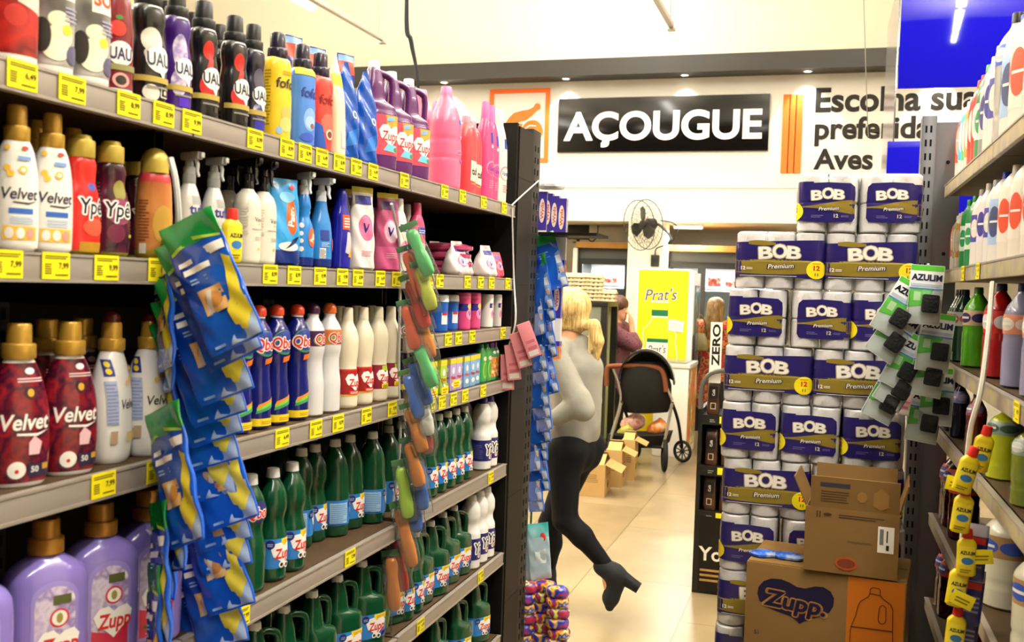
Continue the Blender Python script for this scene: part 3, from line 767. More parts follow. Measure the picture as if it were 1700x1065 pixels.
PROTO['zupp_cream'] = lambda: bottle('bleach_bottle', ZK, c('#efe6cc', .35, coat=.2), [(Rm(-92, 34, 92, 98), c('#a31f1c', .4)), (Rm(-92, 32, 92, 36), c('#f0b33a', .4)), (Rm(-92, 94, 92, 99), RED), (heart(4, 66, .78), WLB), (Tm('Zupp', 6, 66, 19, .03, .15, 46), RED), (Rm(-16, 36, 16, 46), RED), (Lm(-12, 38, 12, 44, 2), WLB), (Pm((18, 38), (30, 36), (30, 52)), c('#3b4f8c', .4))], [('cap', plain(14.5, 13, 222, 254), c('#efe6cc', .4))], n=2.1)
PROTO['zupp_cream_lime'] = lambda: bottle('bleach_bottle', ZK, c('#efe6cc', .35, coat=.2), [(Rm(-92, 34, 92, 98), c('#8c1a38', .4)), (Pm((-6, 82), (40, 86), (40, 98), (-6, 96)), c('#b7cf3a', .4)), (heart(4, 64, .78), WLB), (Tm('Zupp', 6, 64, 19, .03, .15, 46), RED), (Rm(-10, 36, 20, 48), YLB), (Lm(-6, 38, 16, 46, 2), c('#7a5d14', .4))], [('cap', plain(14.5, 13, 222, 254), c('#efe6cc', .4))], n=2.1)
ZL = [(Rm(-102, 30, 102, 96), ZBL), (Pm((0, 74), (46, 80), (46, 95), (0, 95)), YLB), (Lm(8, 80, 40, 92, 3), c('#c28a1c', .4)), (heart(8, 62, .9), WLB), (Tm('Zupp', 9, 63, 22, .03, .15, 52), RED), (Em(-26, 84, 10), DBLU), (Lm(-32, 80, -20, 88, 2), LBLU), (Em(0, 38, 7), WLB), (Em(0, 38, 4), c('#2c1c14', .4)), (Em(14, 36, 7), WLB), (Em(14, 36, 4), c('#2c1c14', .4)), (Pm((22, 34), (36, 38), (36, 48), (24, 46)), DBLU), (Rm(-88, 36, -42, 90), LBLU), (Lm(-86, 38, -44, 88, 10), c('#6a96cc', .4))]
ZG = [(0, 29, 28), (5, 33, 32), (60, 34, 33), (100, 33, 32), (120, 28, 27), (135, 27, 26), (165, 33, 32), (190, 31, 30), (215, 20, 20), (226, 14, 14), (230, 13, 13)]
PROTO['zupp_green'] = lambda: bottle('bleach_bottle', ZG, GRN, ZL, [('cap', plain(15.5, 14, 228, 248), c('#dfe0dc', .4))], n=2.1)
ZG2 = [(0, 36, 34), (5, 41, 39), (60, 43, 41), (110, 42, 40), (128, 40, 38), (170, 38, 36), (200, 30, 29), (220, 18, 18), (230, 14, 14), (234, 13, 13)]
PROTO['zupp_green_big'] = lambda: bottle('bleach_bottle', ZG2, GRN, [(s, m) for s, m in ZL], [('cap', plain(15.5, 14, 232, 252), c('#dfe0dc', .4))], n=2.1)
PROTO['qboa_green'] = lambda: bottle('bleach_bottle', ZG, c('#0a482a', .22, coat=.3), [(Em(2, 172, 28, 24), c('#2c2f6a', .4)), (Tm('Qboa', 2, 172, 24, .09, .1, 60), WLB), (Tm('Qboa', 2, 172, 24, .02, .1, 58), RED)], [('cap', plain(15.5, 14, 228, 250), c('#dfe0dc', .4))], n=2.1)
def ypew(capc): return bottle('bleach_bottle', [(0, 28, 27), (5, 33, 32), (60, 34, 33), (110, 33, 32), (130, 26, 25), (142, 25, 24), (165, 31, 30), (185, 31, 30), (205, 24, 24), (216, 17, 17)], c('#eceae8', .32, coat=.2), [(Rm(-102, 30, 102, 98), c('#23256e', .4)), (Pm((-6, 40), (44, 36), (46, 52), (14, 50)), c('#d9481f', .4)), (Tm('Ypê', 10, 68, 34, .1, .15, 52), WLB), (Tm('Ypê', 10, 68, 34, .015, .15, 49), c('#14122a', .5)), (Em(28, 36, 5), c('#c9d3ea', .4)), (Lm(-60, 40, -26, 86, 8), c('#5a5ca0', .4))], [('cap', plain(18, 16, 214, 234), c(capc, .3))], n=2.1)
PROTO['ype_white'] = lambda: ypew('#2a2a80')
PROTO['ype_white_cap'] = lambda: ypew('#e9e7e4')
def jug(name, keys, mat, label, cap, hx, hz0, hz1, rad, cp, cx=None, n=3.0, bands=(), ox=None, capx=0.):
    """jug with a strap handle on its side (local +X)"""
    def hd(B):
        mb = MB(); k = .001
        pts = spline([((hx[0]-18)*k, 0, (hz1-4)*k), (hx[0]*k, 0, (hz1+5)*k), (hx[1]*k*.86, 0, (hz1-4)*k), (hx[1]*k, 0, (hz1-22)*k), (hx[1]*k*1.02, 0, (hz0+hz1)/2*k), (hx[1]*k*.98, 0, (hz0-8)*k)], 6)
        mb.tube(pts, rad*k, mat, 10); return [('handle', mb)]
    return bottle(name, keys, mat, label, [('cap', cap, cp)], n=n, extra=hd, bands=bands, ox=ox, capx=capx)
GJ = [(0, 44, 36), (6, 50, 41), (90, 51, 42), (128, 50, 41), (140, 46, 36), (150, 30, 28), (185, 24, 24), (212, 18, 18), (222, 15, 15)]
PROTO['jug_green'] = lambda: jug('bleach_jug', GJ, GRN, [(s, m) for s, m in ZL]+[], plain(16, 15, 220, 238), (8, 42), 146, 206, 9, c('#e8e8e4', .4), ox=[(136, 0), (150, -18), (222, -18)], capx=-18)
PJ = [(0, 42, 36), (6, 49, 42), (46, 50, 43), (90, 49, 42), (150, 49, 42), (156, 46, 39), (172, 44, 37), (186, 30, 30), (225, 26, 26), (252, 20, 20), (268, 16, 16), (272, 14, 14)]
PUR = c('#5a1d63', .25, coat=.35)
PROTO['jug_purple'] = lambda: jug('cleaner_jug', PJ, PUR, [(Rm(-150, 40, 150, 146), c('#e84a5e', .35)), (Pm((0, 112), (46, 120), (46, 146), (-4, 146)), c('#f0a63a', .35)), (heart(14, 92, 1.05), WLB), (Tm('Zupp', 14, 92, 26, .02, .15, 58), c('#c23a3a', .4)), (Pm((-10, 52), (30, 48), (34, 66), (4, 70)), c('#6ec3dc', .4)), (Em(30, 56, 7, 6), c('#56803c', .4)), (Em(-38, 112, 6), c('#f2c0b0', .4)), (Pm((0, 128), (24, 132), (24, 142), (0, 140)), c('#7fb3d8', .4))], plain(16, 15, 270, 290), (6, 42), 178, 256, 9.5, c('#efeef0', .35), ox=[(168, 0), (186, -17), (272, -17)], capx=-17)
LJ = [(0, 56, 36), (8, 62, 41), (150, 64, 42), (185, 62, 40), (203, 52, 34), (214, 36, 26), (222, 20, 19), (226, 17, 17)]
LAV = c('#8a79cc', .2, coat=.5)
LFLO = pat(['#b7a6cf', '#d9cfe2', '#8f79b8', '#efe9f2'], 34, .3)
def arch(w, z0, z1): return [(-w, z0), (w, z0), (w*1.02, z1-30)]+[(w*math.cos(R(a)), z1-26+26*math.sin(R(a))) for a in range(10, 180, 17)]+[(-w*1.02, z1-30)]
PROTO['jug_lavender'] = lambda: bottle('softener_jug', LJ, LAV, [(Pm(*arch(36, 14, 186)), c('#9a8ad6', .25)), (Pm(*arch(31, 16, 178)), LFLO), (Pm((-31, 20), (31, 20), (32, 84), (0, 64), (-31, 72)), c('#cc2f4a', .35)), (Em(6, 128, 15), RED), (Em(6, 128, 12), WLB), (Em(6, 128, 5, 8), c('#9a9040', .4)), (Pm((-4, 150), (24, 150), (24, 164), (-4, 164)), c('#545a2a', .4)), (heart(6, 84, .95), WLB), (Tm('Zupp', 7, 86, 25, .03, .15, 58), RED), (Rm(-24, 36, 2, 44), c('#5a5a2a', .4)), (Lm(-20, 20, 26, 32, 2), c('#f2b7bf', .4))], [('cap', twotier(27, 21, 224, 248, 278), c('#a87324', .32, metal=.35))], n=2.8, N=44, extra=lambda B: [('grip', MB().box(-.067, -.058, -.02, .02, .03, .17, c('#6a59b4', .3), .004))])
# --- top shelf
def uau(body, art, caps, txtc='#22285c', w=30):
    K = [(0, w*.86, w*.7), (5, w, w*.82), (60, w*1.02, w*.84), (100, w*.94, w*.78), (122, w*.82, w*.7), (146, w*.92, w*.76), (164, w*.86, w*.7), (174, w*.6, w*.6)]
    return bottle('softener_bottle', K, body, art+[(Em(4, 76, w*.78, w*.7), WLB), (Pm((w*.4, 40), (w*.5, 66), (-2, 64)), WLB), (Tm('UAU', 4, 77, w*.72, .02, 0, w*1.42), c(txtc, .4)), (Rm(-w*1.2, 36, w*1.2, 46), c('#b7a04a', .4)), (Lm(-w*.6, 26, w*.7, 33, 1), c('#8d8a80', .5))], [('cap', twotier(w*.72, w*.56, 168, 188, 222), c('#1b1a1b', .35)), ('cap_ring', plain(w*.76, w*.76, 165, 169), c('#d9d9d9', .3))])
PROTO['uau_red'] = lambda: uau(BLACK, [(Em(-4, 128, 12, 18), RED), (Em(-6, 60, 18, 22), RED), (Pm((-18, 70), (-2, 66), (6, 112), (-2, 118)), RED), (Rm(8, 14, 18, 24), c('#4a4030', .4))], 0, '#1a1414')
PROTO['uau_black'] = lambda: uau(BLACK, [(Em(-8, 108, 20, 22), c('#d8d2c4', .4)), (Em(-2, 84, 22, 14), c('#c9c2b2', .4)), (Em(-10, 18, 16, 14), c('#e6e0d2', .4)), (Rm(8, 12, 28, 30), c('#e6e3dc', .4)), (Rm(10, 14, 26, 28), BLACK), (Em(18, 21, 4), c('#d7cfae', .4))], 0, '#3a4658', 33)
PROTO['uau_purple'] = lambda: uau(c('#3c1272', .25, coat=.3), [(Em(-6, 104, 15, 34), LFLO), (Em(-10, 50, 15, 24), LFLO), (Rm(-10, 8, 12, 26), c('#4b1ab8', .4))], 0, '#2a2560', 29)
PROTO['uau_blue'] = lambda: uau(c('#15162a', .25, coat=.3), [(Em(0, 46, 16, 16), pat(['#6c4a3a', '#3a4a9a', '#e0d6d2'], 40)), (Em(0, 108, 14, 24), c('#4a4458', .4)), (Rm(-12, 6, 16, 26), c('#2c2a9c', .4))], 0, '#1a1a3a', 28)
PROTO['uau_maroon'] = lambda: bottle('softener_bottle', [(0, 24, 20), (5, 27, 22), (100, 27, 22), (150, 22, 19), (175, 14, 14)], c('#7a1a26', .25, coat=.3), [(Em(0, 66, 22, 20), WLB), (Tm('UAU', 0, 66, 20, .03, 0, 38), c('#26255e', .4)), (Em(-6, 106, 13), c('#d9362c', .4)), (Em(-4, 124, 6, 4), c('#4a7a2a', .4)), (Em(0, 22, 14, 12), c('#e7a49c', .4)), (Em(0, 22, 9, 8), c('#2c2a22', .4)), (Rm(-30, 38, 30, 48), c('#8f8a58', .4))], [('cap', twotier(17, 13, 172, 190, 222), c('#c9b89a', .4))], bands=((0, 8, WHT),))
def soft(art, top):
    return bottle('softener_bottle', [(0, 29, 24), (5, 33, 27), (100, 34, 28), (160, 31, 26), (190, 22, 20), (200, 16, 16)], c(top, .3, coat=.2), art, [('cap', twotier(19, 15, 198, 216, 240), c('#d8d4cc', .4))], bands=((0, 14, WHT),))
PROTO['so_grey'] = lambda: soft([(Rm(-60, 16, 60, 180), pat(['#57534e', '#8e8a86', '#c6c2bd', '#6b665f'], 12, .35)), (Rm(-6, 116, 34, 158), c('#f2e9de', .4)), (Tm('SO', 14, 139, 22, .04, 0, 34), c('#e8502a', .4)), (Em(2, 84, 17, 13), c('#e9e8c8', .4)), (Em(4, 60, 20, 18), c('#eceac9', .4)), (Em(-2, 38, 20, 16), c('#eff0d4', .4)), (Em(14, 70, 8), c('#d7d23a', .4)), (Em(26, 34, 13, 15), c('#5a5678', .4)), (Em(-22, 58, 12, 26), c('#2f2a22', .4)), (Lm(10, 84, 38, 108, 4), c('#a6a4c0', .5))], '#b9b4ae')
PROTO['so_red'] = lambda: soft([(Rm(-60, 16, 60, 180), pat(['#8f1a18', '#c52a22', '#6d1210', '#d8453a'], 14, .3)), (Pm((-4, 90), (34, 76), (34, 100), (-2, 112)), c('#e8cfc4', .4)), (Em(-6, 70, 16), c('#c23028', .4))], '#b53a30')
TDY = c('#f0c928', .3, coat=.3)
def fofo(lab, name_c, art):
    return bottle('softener_bottle', [(0, 28, 22), (5, 32, 25), (90, 33, 26), (120, 31, 25), (150, 32, 25), (172, 28, 22), (178, 20, 18)], lab, art+[(Tm('fofo', 6, 122, 22, .02, .1, 46), c(name_c, .4))], [('cap', twotier(22, 17, 174, 196, 230), c('#241f34', .25, coat=.4))], bands=((0, 6, c('#241f34', .3)),))
PROTO['fofo_yellow'] = lambda: fofo(TDY, '#2a2a1e', [(Lm(-44, 30, -28, 150, 18), c('#a58a18', .5)), (Em(10, 58, 15, 14), c('#d9b860', .4)), (Em(10, 34, 18, 16), c('#e3c878', .4)), (Em(-8, 20, 8), c('#8fb6d8', .4)), (Lm(-2, 140, 24, 150, 2), c('#b79a1c', .4))])
PROTO['fofo_blue'] = lambda: fofo(c('#4a84dc', .3, coat=.3), '#1c2f86', [(Em(8, 62, 18, 26), c('#86b2ec', .4)), (Em(8, 56, 14), c('#a9c9f2', .4)), (Em(14, 48, 6), c('#8a5a4a', .4)), (Em(2, 22, 20, 10), c('#3a5cc8', .4)), (Rm(-30, 160, 40, 176), YLB)])
PROTO['fofo_red'] = lambda: fofo(c('#dc4038', .3, coat=.3), '#8c1512', [(Em(8, 66, 20, 24), c('#e86a5a', .4)), (Em(14, 42, 12), c('#e9d9b8', .4)), (Em(14, 42, 8), c('#7a4030', .4)), (Pm((-30, 10), (4, 10), (-8, 60), (-30, 70)), c('#2a58b8', .4)), (Rm(-48, 10, -38, 150), WLB)])
PROTO['carton_cream'] = lambda: bottle('refill_pouch', [(0, 24, 26), (4, 26, 28), (120, 26, 24), (180, 22, 14), (232, 10, 3), (240, 9, 1.5)], c('#ece0c0', .4), [(Rm(-24, 168, 20, 196), YLB), (Em(0, 216, 8, 10), c('#cfe0ee', .4)), (Rm(-10, 20, 20, 60), c('#d9c9d2', .4))], n=3)
PROTO['pouch_deepblue'] = lambda: bottle('refill_pouch', [(0, 32, 20), (8, 36, 25), (90, 36, 22), (150, 31, 14), (200, 20, 6), (232, 8, 2), (240, 5, 1.2)], c('#0f52b8', .18, coat=.5), [(Em(18, 112, 10), WLB), (Em(18, 112, 7), c('#1a4aa8', .4)), (Pm((-12, 30), (24, 40), (26, 80), (-4, 66)), c('#2f78d8', .3))], n=2.6, wob=.003)
PROTO['pouch_flag'] = lambda: pouch(60, 272, c('#2d2f8a', .25, coat=.3), [(Rm(-24, 222, 24, 256), c('#e04a34', .35)), (Rm(-24, 254, 24, 269), c('#8ab6e8', .35))], 20)
PK = c('#f06a92', .28, coat=.25)
PROTO['pink_big'] = lambda: bottle('cleaner_bottle', [(0, 48, 44), (8, 54, 50), (90, 55, 51), (100, 53, 49), (108, 55, 51), (150, 54, 50), (158, 52, 48), (166, 54, 50), (210, 52, 48), (250, 40, 38), (290, 22, 22), (300, 19, 19)], PK, [(Em(22, 214, 9), c('#5a6ad0', .4)), (Rm(22, 182, 34, 198), c('#8c8aa0', .4)), (Em(26, 164, 7), c('#d8a8d0', .4)), (Tm('EST', 26, 118, 12, .03, 0, 40), WLB), (Tm('EST', 26, 118, 11, 0, 0, 38), c('#7a3aa0', .4)), (Em(34, 94, 11, 9), c('#9a5ac8', .4))], [('cap', plain(20, 17, 298, 326), c('#ef7fb2', .3))], n=2.1)
PROTO['tu_red'] = lambda: bottle('cleaner_bottle', [(0, 34, 30), (6, 40, 35), (120, 41, 36), (180, 40, 35), (220, 30, 28), (238, 16, 16)], c('#e4434c', .28, coat=.25), [(Pm((-6, 46), (34, 40), (36, 108), (-6, 112)), c('#f2d9c4', .4)), (Tm('tuff', 16, 78, 24, .03, 0, 34), c('#1a1414', .4)), (Lm(-4, 34, 30, 42, 1), c('#f0a43a', .4))], [('cap', plain(17, 15, 236, 260), c('#e88a9c', .3))], n=2.1)
TK = [(0, 30, 25), (6, 35, 29), (100, 36, 30), (180, 35, 29), (240, 27, 24), (275, 17, 17), (282, 15, 15)]
def tall(body, lb, cap):
    return bottle('cleaner_bottle', TK, body, [(Rm(4, 196, 20, 232), c('#2a3f9c', .4)), (Em(12, 184, 6), c('#e9e4ee', .4)), (Em(10, 108, 26, 26), lb), (Em(10, 106, 22, 22), body), (Tm('Vanish', 12, 108, 17, .02, .2, 40), c('#3a3aa8', .4)), (Lm(-2, 40, 26, 70, 4), lb)], [('cap', plain(16, 14, 280, 340), cap)])
PROTO['tall_pink'] = lambda: tall(c('#e8407e', .28, coat=.3), c('#f28ab4', .4), c('#ee6fae', .3))
PROTO['tall_white'] = lambda: tall(c('#f3ead2', .3, coat=.3), c('#ee7f9a', .4), c('#f3ecd8', .3))
# --- far bay small goods
PROTO['can_pink'] = lambda: bottle('powder_canister', [(0, 25, 25), (3, 27, 27), (118, 27, 27)], c('#df4a86', .3), [(Rm(-80, 62, 80, 86), c('#2a2c8a', .4)), (Em(6, 78, 12, 10), c('#efc66a', .4)), (Em(6, 52, 17, 18), c('#f09ac0', .4)), (Tm('V', 6, 54, 17, .03, .2, 16), c('#3a3aa8', .4))], [('lid', plain(27.5, 26.5, 104, 124), c('#ea6aa0', .3))], n=2)
PROTO['can_white'] = lambda: bottle('powder_canister', [(0, 23, 23), (3, 26, 26), (110, 26, 26)], c('#efeae6', .3), [(Rm(-10, 70, 40, 86), c('#2a2c8a', .4)), (Em(10, 76, 10, 9), c('#e6c7a0', .4)), (Em(10, 48, 14, 16), c('#e89ac0', .4)), (Tm('V', 10, 50, 15, .03, .2, 14), c('#3a3aa8', .4))], [('lid', plain(26.5, 25.5, 98, 118), c('#f4f0ea', .3))], n=2)
PROTO['cup_blue'] = lambda: bottle('powder_canister', [(0, 33, 33), (4, 35, 35), (84, 36, 36), (96, 37, 37)], c('#1f5fc0', .3), [(Rm(-20, 24, 6, 60), c('#e9eef4', .4)), (Rm(-18, 52, 4, 60), RED), (Em(24, 60, 10, 8), c('#d86a7a', .4)), (Lm(14, 24, 34, 46, 4), WLB)], [('lid', plain(38, 36, 94, 116), c('#e9eef2', .35))], n=2)
def carton(col, art, w=52, d=28, h=104, top='#f0dc3a'):
    mb = MB(); k = .001
    mb.box(-w/2*k, w/2*k, -d/2*k, d/2*k, 0, h*k, c(col, .4), .001)
    mp = flatmap((0, -d/2*k, 0), (1, 0, 0), (0, 0, 1), (0, -1, 0)); mp2 = flatmap((-w/2*k, 0, 0), (0, -1, 0), (0, 0, 1), (-1, 0, 0))
    f = [(rectf(-w/2*k, (h-18)*k, w/2*k, (h-1)*k), c(top, .4)), (ell(0, h*.62*k, 11*k), c('#e9eef6', .4)), (txt('Pato', 0, h*.42*k, 11*k, .03, 0, w*.7*k, L=0), RED), (ell(0, h*.2*k, w*.3*k, 8*k), WLB)]
    e = [(rectf(-d/2*k, (h-18)*k, d/2*k, (h-1)*k), c(top, .4)), (ell(0, h*.66*k, 8*k), c('#e9eef6', .4)), (txt('Pato', 0, h*.42*k, 7*k, .03, 0, d*.8*k, L=0), RED), (ell(0, h*.2*k, d*.3*k, 8*k), WLB)]
    return mk('freshener_box', [('carton', mb), ('label', decal(mp, f)), ('end_label', decal(mp2, e))])
PROTO['carton_lime'] = lambda: carton('#a9cf3a', None)
PROTO['carton_lilac'] = lambda: carton('#b9a0d8', None)
PROTO['carton_blue'] = lambda: carton('#7fb0e0', None)
PROTO['small_green'] = lambda: bottle('freshener_bottle', [(0, 24, 18), (4, 27, 20), (90, 27, 20), (116, 18, 15), (122, 12, 12)], c('#2f9a4a', .28, coat=.3), [(Em(2, 84, 12, 8), c('#e9d9b8', .4)), (Em(2, 44, 14, 30), c('#8cc63f', .4)), (Em(2, 44, 9, 22), c('#4f9a3a', .4))], [('cap', plain(13, 11, 120, 134), c('#1f8a4a', .3))])
PROTO['small_multi'] = lambda: bottle('freshener_bottle', [(0, 26, 18), (4, 28, 20), (100, 28, 20), (122, 18, 15), (128, 12, 12)], c('#3f9a5a', .3), [(Rm(-30, 14, 30, 90), pat(['#e8d8c0', '#d8402c', '#f2c23a', '#e9efe9'], 60, .4)), (Em(2, 108, 10, 6), WLB)], [('cap', plain(14, 13, 126, 146), c('#8a4ac0', .3))])
PROTO['small_purple'] = lambda: bottle('freshener_bottle', [(0, 26, 18), (4, 28, 20), (100, 28, 20), (118, 20, 16), (124, 13, 13)], c('#4a2058', .3), [(Rm(-26, 20, 26, 86), c('#c8382e', .4)), (Tm('Pato', 0, 56, 13, .03, 0, 36), WLB)], [('cap', plain(14, 13, 122, 140), c('#5a2a6a', .3))])
def pillow(w, d, h, mat, label=None, name='refill_pack', n=2.6):
    K = [(0, w*.44, d*.4), (h*.25, w*.5, d*.48), (h*.6, w*.5, d*.48), (h*.9, w*.4, d*.36), (h, w*.2, d*.18)]
    return bottle(name, K, mat, label, n=n, wob=.002)
PROTO['pack_pink'] = lambda: pillow(120, 190, 27, c('#c04a72', .25, coat=.4), [(Em(30, 13, 18, 9), c('#e9bccb', .4))])
PROTO['slump_white'] = lambda: bottle('refill_pouch', [(0, 40, 34), (10, 47, 40), (40, 46, 32), (70, 36, 18), (96, 26, 5), (112, 22, 1.5)], c('#eee3df', .28, coat=.2), [(Em(6, 48, 20, 20), c('#e48fb0', .4)), (Em(6, 48, 15, 15), c('#d9c4dc', .4)), (Tm('V', 6, 48, 17, .03, .2, 16), c('#3a3aa8', .4)), (Rm(-16, 78, 22, 94), c('#3a3f9a', .4)), (Em(-10, 14, 12, 5), c('#f2b3bf', .4))], n=2.5, wob=.003)
PROTO['slump_pink'] = lambda: bottle('refill_pouch', [(0, 30, 28), (10, 36, 32), (50, 34, 26), (80, 28, 8), (92, 25, 1.5)], c('#e04a6a', .28, coat=.2), [(Em(4, 42, 16, 16), c('#f0a0b8', .4)), (Tm('V', 4, 42, 15, .03, .2, 14), c('#3a3aa8', .4)), (Rm(-14, 66, 16, 78), c('#4a3f9a', .4))], n=2.5, wob=.003)
PROTO['flask_yellow'] = lambda: bottle('insecticide_flask', [(0, 16, 11), (4, 20, 13), (70, 20, 13), (80, 13, 10), (84, 9, 9)], c('#f0d51c', .35), [(Rm(-18, 24, 18, 66), c('#f6e23a', .4)), (Tm('AZULIM', 2, 52, 8, .04, 0, 30), c('#1d1a12', .4)), (Em(2, 34, 12, 8), c('#3a7ab8', .4)), (Lm(-12, 8, 12, 18, 2), c('#8a7a14', .4))], [('cap', plain(11, 10, 82, 104), c('#dc2a1c', .35))], n=2.8)

# ------------------------------------------------------------------ filling the long shelves
ROWS = []
SCL = dict(ype_white=1.1, ype_white_cap=1.1, tuff=.86, trigger_blue=.84, trigger_blue_back=.92, small_multi=.93)
def rowL(key, cat, desc, shelf, items, b, group=None, gap=.018):
    n = len(items)
    for i, it in enumerate(items):
        px, rw, ang = it[:3]
        X = XL-gap-b-rw*(2*b+.012)
        y = yat(px, X, Z(shelf))
        lb = desc if n == 1 else f'{desc}, {ORD[i]} from the near end'
        ROWS.append([key, X, y, shelf, ang, lb, cat, group if n > 1 else None, X, y])
FOOT = {}
def foot(key):
    """half width and half depth of a product's base"""
    if key not in FOOT:
        USED[key] = PROTO[key](); FRESH.add(key)
        P = [v.co for o, sub in KIDS[USED[key].name] if o.name.split('.')[0] in ('body', 'handle', 'carton', 'spray_head', 'cap') for v in o.data.vertices]
        x0, x1 = min(p.x for p in P), max(p.x for p in P); y0, y1 = min(p.y for p in P if p.z < .15), max(p.y for p in P if p.z < .15)
        k = SCL.get(key, 1.); FOOT[key] = ((x1-x0)/2*k+.0008, (y1-y0)/2*k+.0008, (x0+x1)/2*k, USED[key])
    return FOOT[key]
def settle():
    """shelve the goods so that neighbours touch but do not run into each other"""
    for shelf in {r[3] for r in ROWS}:
        rs = [r for r in ROWS if r[3] == shelf]
        E_ = []
        for r in rs:
            a, b, ox, _ = foot(r[0]); t = R(90-r[4]); ca, sa = abs(math.cos(t)), abs(math.sin(t))
            E_.append((math.hypot(a*ca, b*sa), math.hypot(a*sa, b*ca), ox*math.cos(t), ox*math.sin(t)))
        for it in range(60):
            for i in range(len(rs)):
                for j in range(i):
                    dx = rs[i][1]+E_[i][2]-rs[j][1]-E_[j][2]; dy = rs[i][2]+E_[i][3]-rs[j][2]-E_[j][3]
                    sx, sy = E_[i][0]+E_[j][0], E_[i][1]+E_[j][1]
                    q = math.hypot(dx/sx, dy/sy)
                    if q < 1:
                        if abs(dx)/sx > .55:
                            m = (sx*math.sqrt(max(0, 1-(dy/sy)**2))-abs(dx))*.6; k = i if dx < 0 else j; rs[k][1] -= m
                        else:
                            m = (sy*math.sqrt(max(0, 1-(dx/sx)**2))-abs(dy))*.3; g = 1 if dy > 0 else -1
                            rs[i][2] += g*m; rs[j][2] -= g*m
            for i, r in enumerate(rs):
                r[1] = max(r[1], XL-.43+E_[i][0]); r[2] = min(max(r[2], r[9]-.035), r[9]+.035, 3.475-E_[i][1])
    for key, X, y, shelf, ang, lb, cat, grp, _, _ in ROWS:
        k = SCL.get(key, 1.)
        put(key, (X, y, Z(shelf)-.003), (0, 0, R(90-ang)), lb, cat, grp, (k, k, k))
B_ = 'bottle'
# second shelf
rowL('velvet_white', B_, 'white softener bottle with gold cap and script lettering, front row', 'S2', [(25, 0, 30), (88, 0, 27)], .024, 'white softeners on the second shelf')
rowL('velvet_white', B_, 'white softener bottle half hidden behind the front pair', 'S2', [(60, 1, 20), (118, 1, 20)], .03, 'hidden white softeners on the second shelf')
rowL('ype_red', B_, 'red softener bottle with gold cap beside the white script bottles', 'S2', [(128, 0, 5)], .025)
rowL('ype_purple', B_, 'dark plum softener bottle with gold cap standing alone on the second shelf', 'S2', [(181, 0, 20)], .025)
rowL('ype_purple', B_, 'dark plum softener bottle in the shade behind the front one', 'S2', [(222, 1.5, 10)], .025)
rowL('peach', B_, 'copper coloured softener bottle with domed gold cap by the glove packs', 'S2', [(254, 0, 30)], .025)
rowL('tuff', B_, 'white spray bottle with grey pump head above the glove packs', 'S2', [(311, 0, 12), (352, 0, 12)], .027, 'grey pump spray bottles')
rowL('vev', B_, 'plain ivory spray bottle with black trigger head', 'S2', [(408, 0, 18), (434, 0, 18)], .028, 'ivory spray bottles')
rowL('vev', B_, 'ivory spray bottle hidden behind the grey pump bottles', 'S2', [(376, 1, 10)], .028)
rowL('flask_yellow', B_, 'small yellow flask with red cap beside the ivory spray bottles', 'S2', [(384, -.9, 20)], .014)
rowL('pouch_blue', 'pouch', 'bright blue refill pouch with orange lettering beside the ivory sprayers', 'S2', [(467, 0, 25)], .022)
rowL('trigger_blue', B_, 'bright blue trigger bottle with ribbed neck and white icons', 'S2', [(501, 0, 25)], .026)
rowL('trigger_blue_back', B_, 'bright blue trigger bottle showing its barcode side', 'S2', [(530, 0, 10)], .026)
rowL('cobalt', B_, 'cobalt blue slender cleaner bottle with orange label on second shelf', 'S2', [(563, 0, 15)], .023)
rowL('pouch_white', 'pouch', 'white refill pouch with pink emblem and yellow top flap', 'S2', [(598, 0, 25)], .022)
rowL('pouch_white', 'pouch', 'white refill pouch tucked behind the front white pouch', 'S2', [(586, 1, 20)], .022)
rowL('pouch_pink', 'pouch', 'magenta refill pouch with yellow top flap behind the brush strip', 'S2', [(640, 0, 30)], .024)
rowL('pouch_pink', 'pouch', 'magenta refill pouch in shade behind another magenta pouch', 'S2', [(628, 1, 20)], .024)
rowL('van_white', B_, 'white cleaner bottle behind the strip of dish brushes', 'S2', [(659, 0, 15), (672, 1, 15)], .022, 'white cleaner bottles behind brushes')
rowL('van_pink', B_, 'pink cleaner bottle with blue label behind the brush strip', 'S2', [(689, 0, 20)], .023)
yy = yat(737, XL-.11, Z('S2'))
for k in range(4):
    put('pack_pink', (XL-.115+.004*(k % 2), yy+.006*(k % 2), Z('S2')+.0265*k-.003), (0, 0, R(90+2*k)), f'flat magenta refill pack lying in a stack, {ORD[k]} from the bottom', 'pack', 'stacked magenta packs')
rowL('slump_white', 'pouch', 'white refill pouch slumped on second shelf', 'S2', [(756, 0, 30), (770, .6, 25), (806, 0, 30)], .04, 'slumped white pouches')
rowL('slump_pink', 'pouch', 'small pink refill pouch at the far end of the second shelf', 'S2', [(833, 0, 25)], .032)
rowL('slump_white', 'pouch', 'white refill pouch lying deep behind the magenta stack', 'S2', [(722, 1, 25), (735, 1, 25)], .04, 'white pouches behind the stack')
# third shelf, near bay
rowL('velvet_red', B_, 'maroon softener bottle with gold cap and white script, front row', 'A3', [(28, 0, 22), (112, 0, 22)], .031, 'maroon softeners in front')
rowL('velvet_red', B_, 'maroon softener bottle peeping out behind the front pair', 'A3', [(75, 1, 22), (140, .95, 22)], .031, 'maroon softeners behind')
rowL('velvet_turned', B_, 'white softener bottle turned sideways with dark red cap tip', 'A3', [(188, .15, -15), (240, 0, 22)], .031, 'turned white softeners')
rowL('velvet_turned', B_, 'white softener bottle hidden behind the top of the glove packs', 'A3', [(285, .3, 10)], .031)
# fourth shelf, near bay
rowL('jug_lavender', 'jug', 'lavender softener jug with bronze cap and flower label', 'A4', [(-62, 0, 26), (72, 0, 26), (163, 0, 26), (240, 0, 26)], .042, 'lavender jugs')
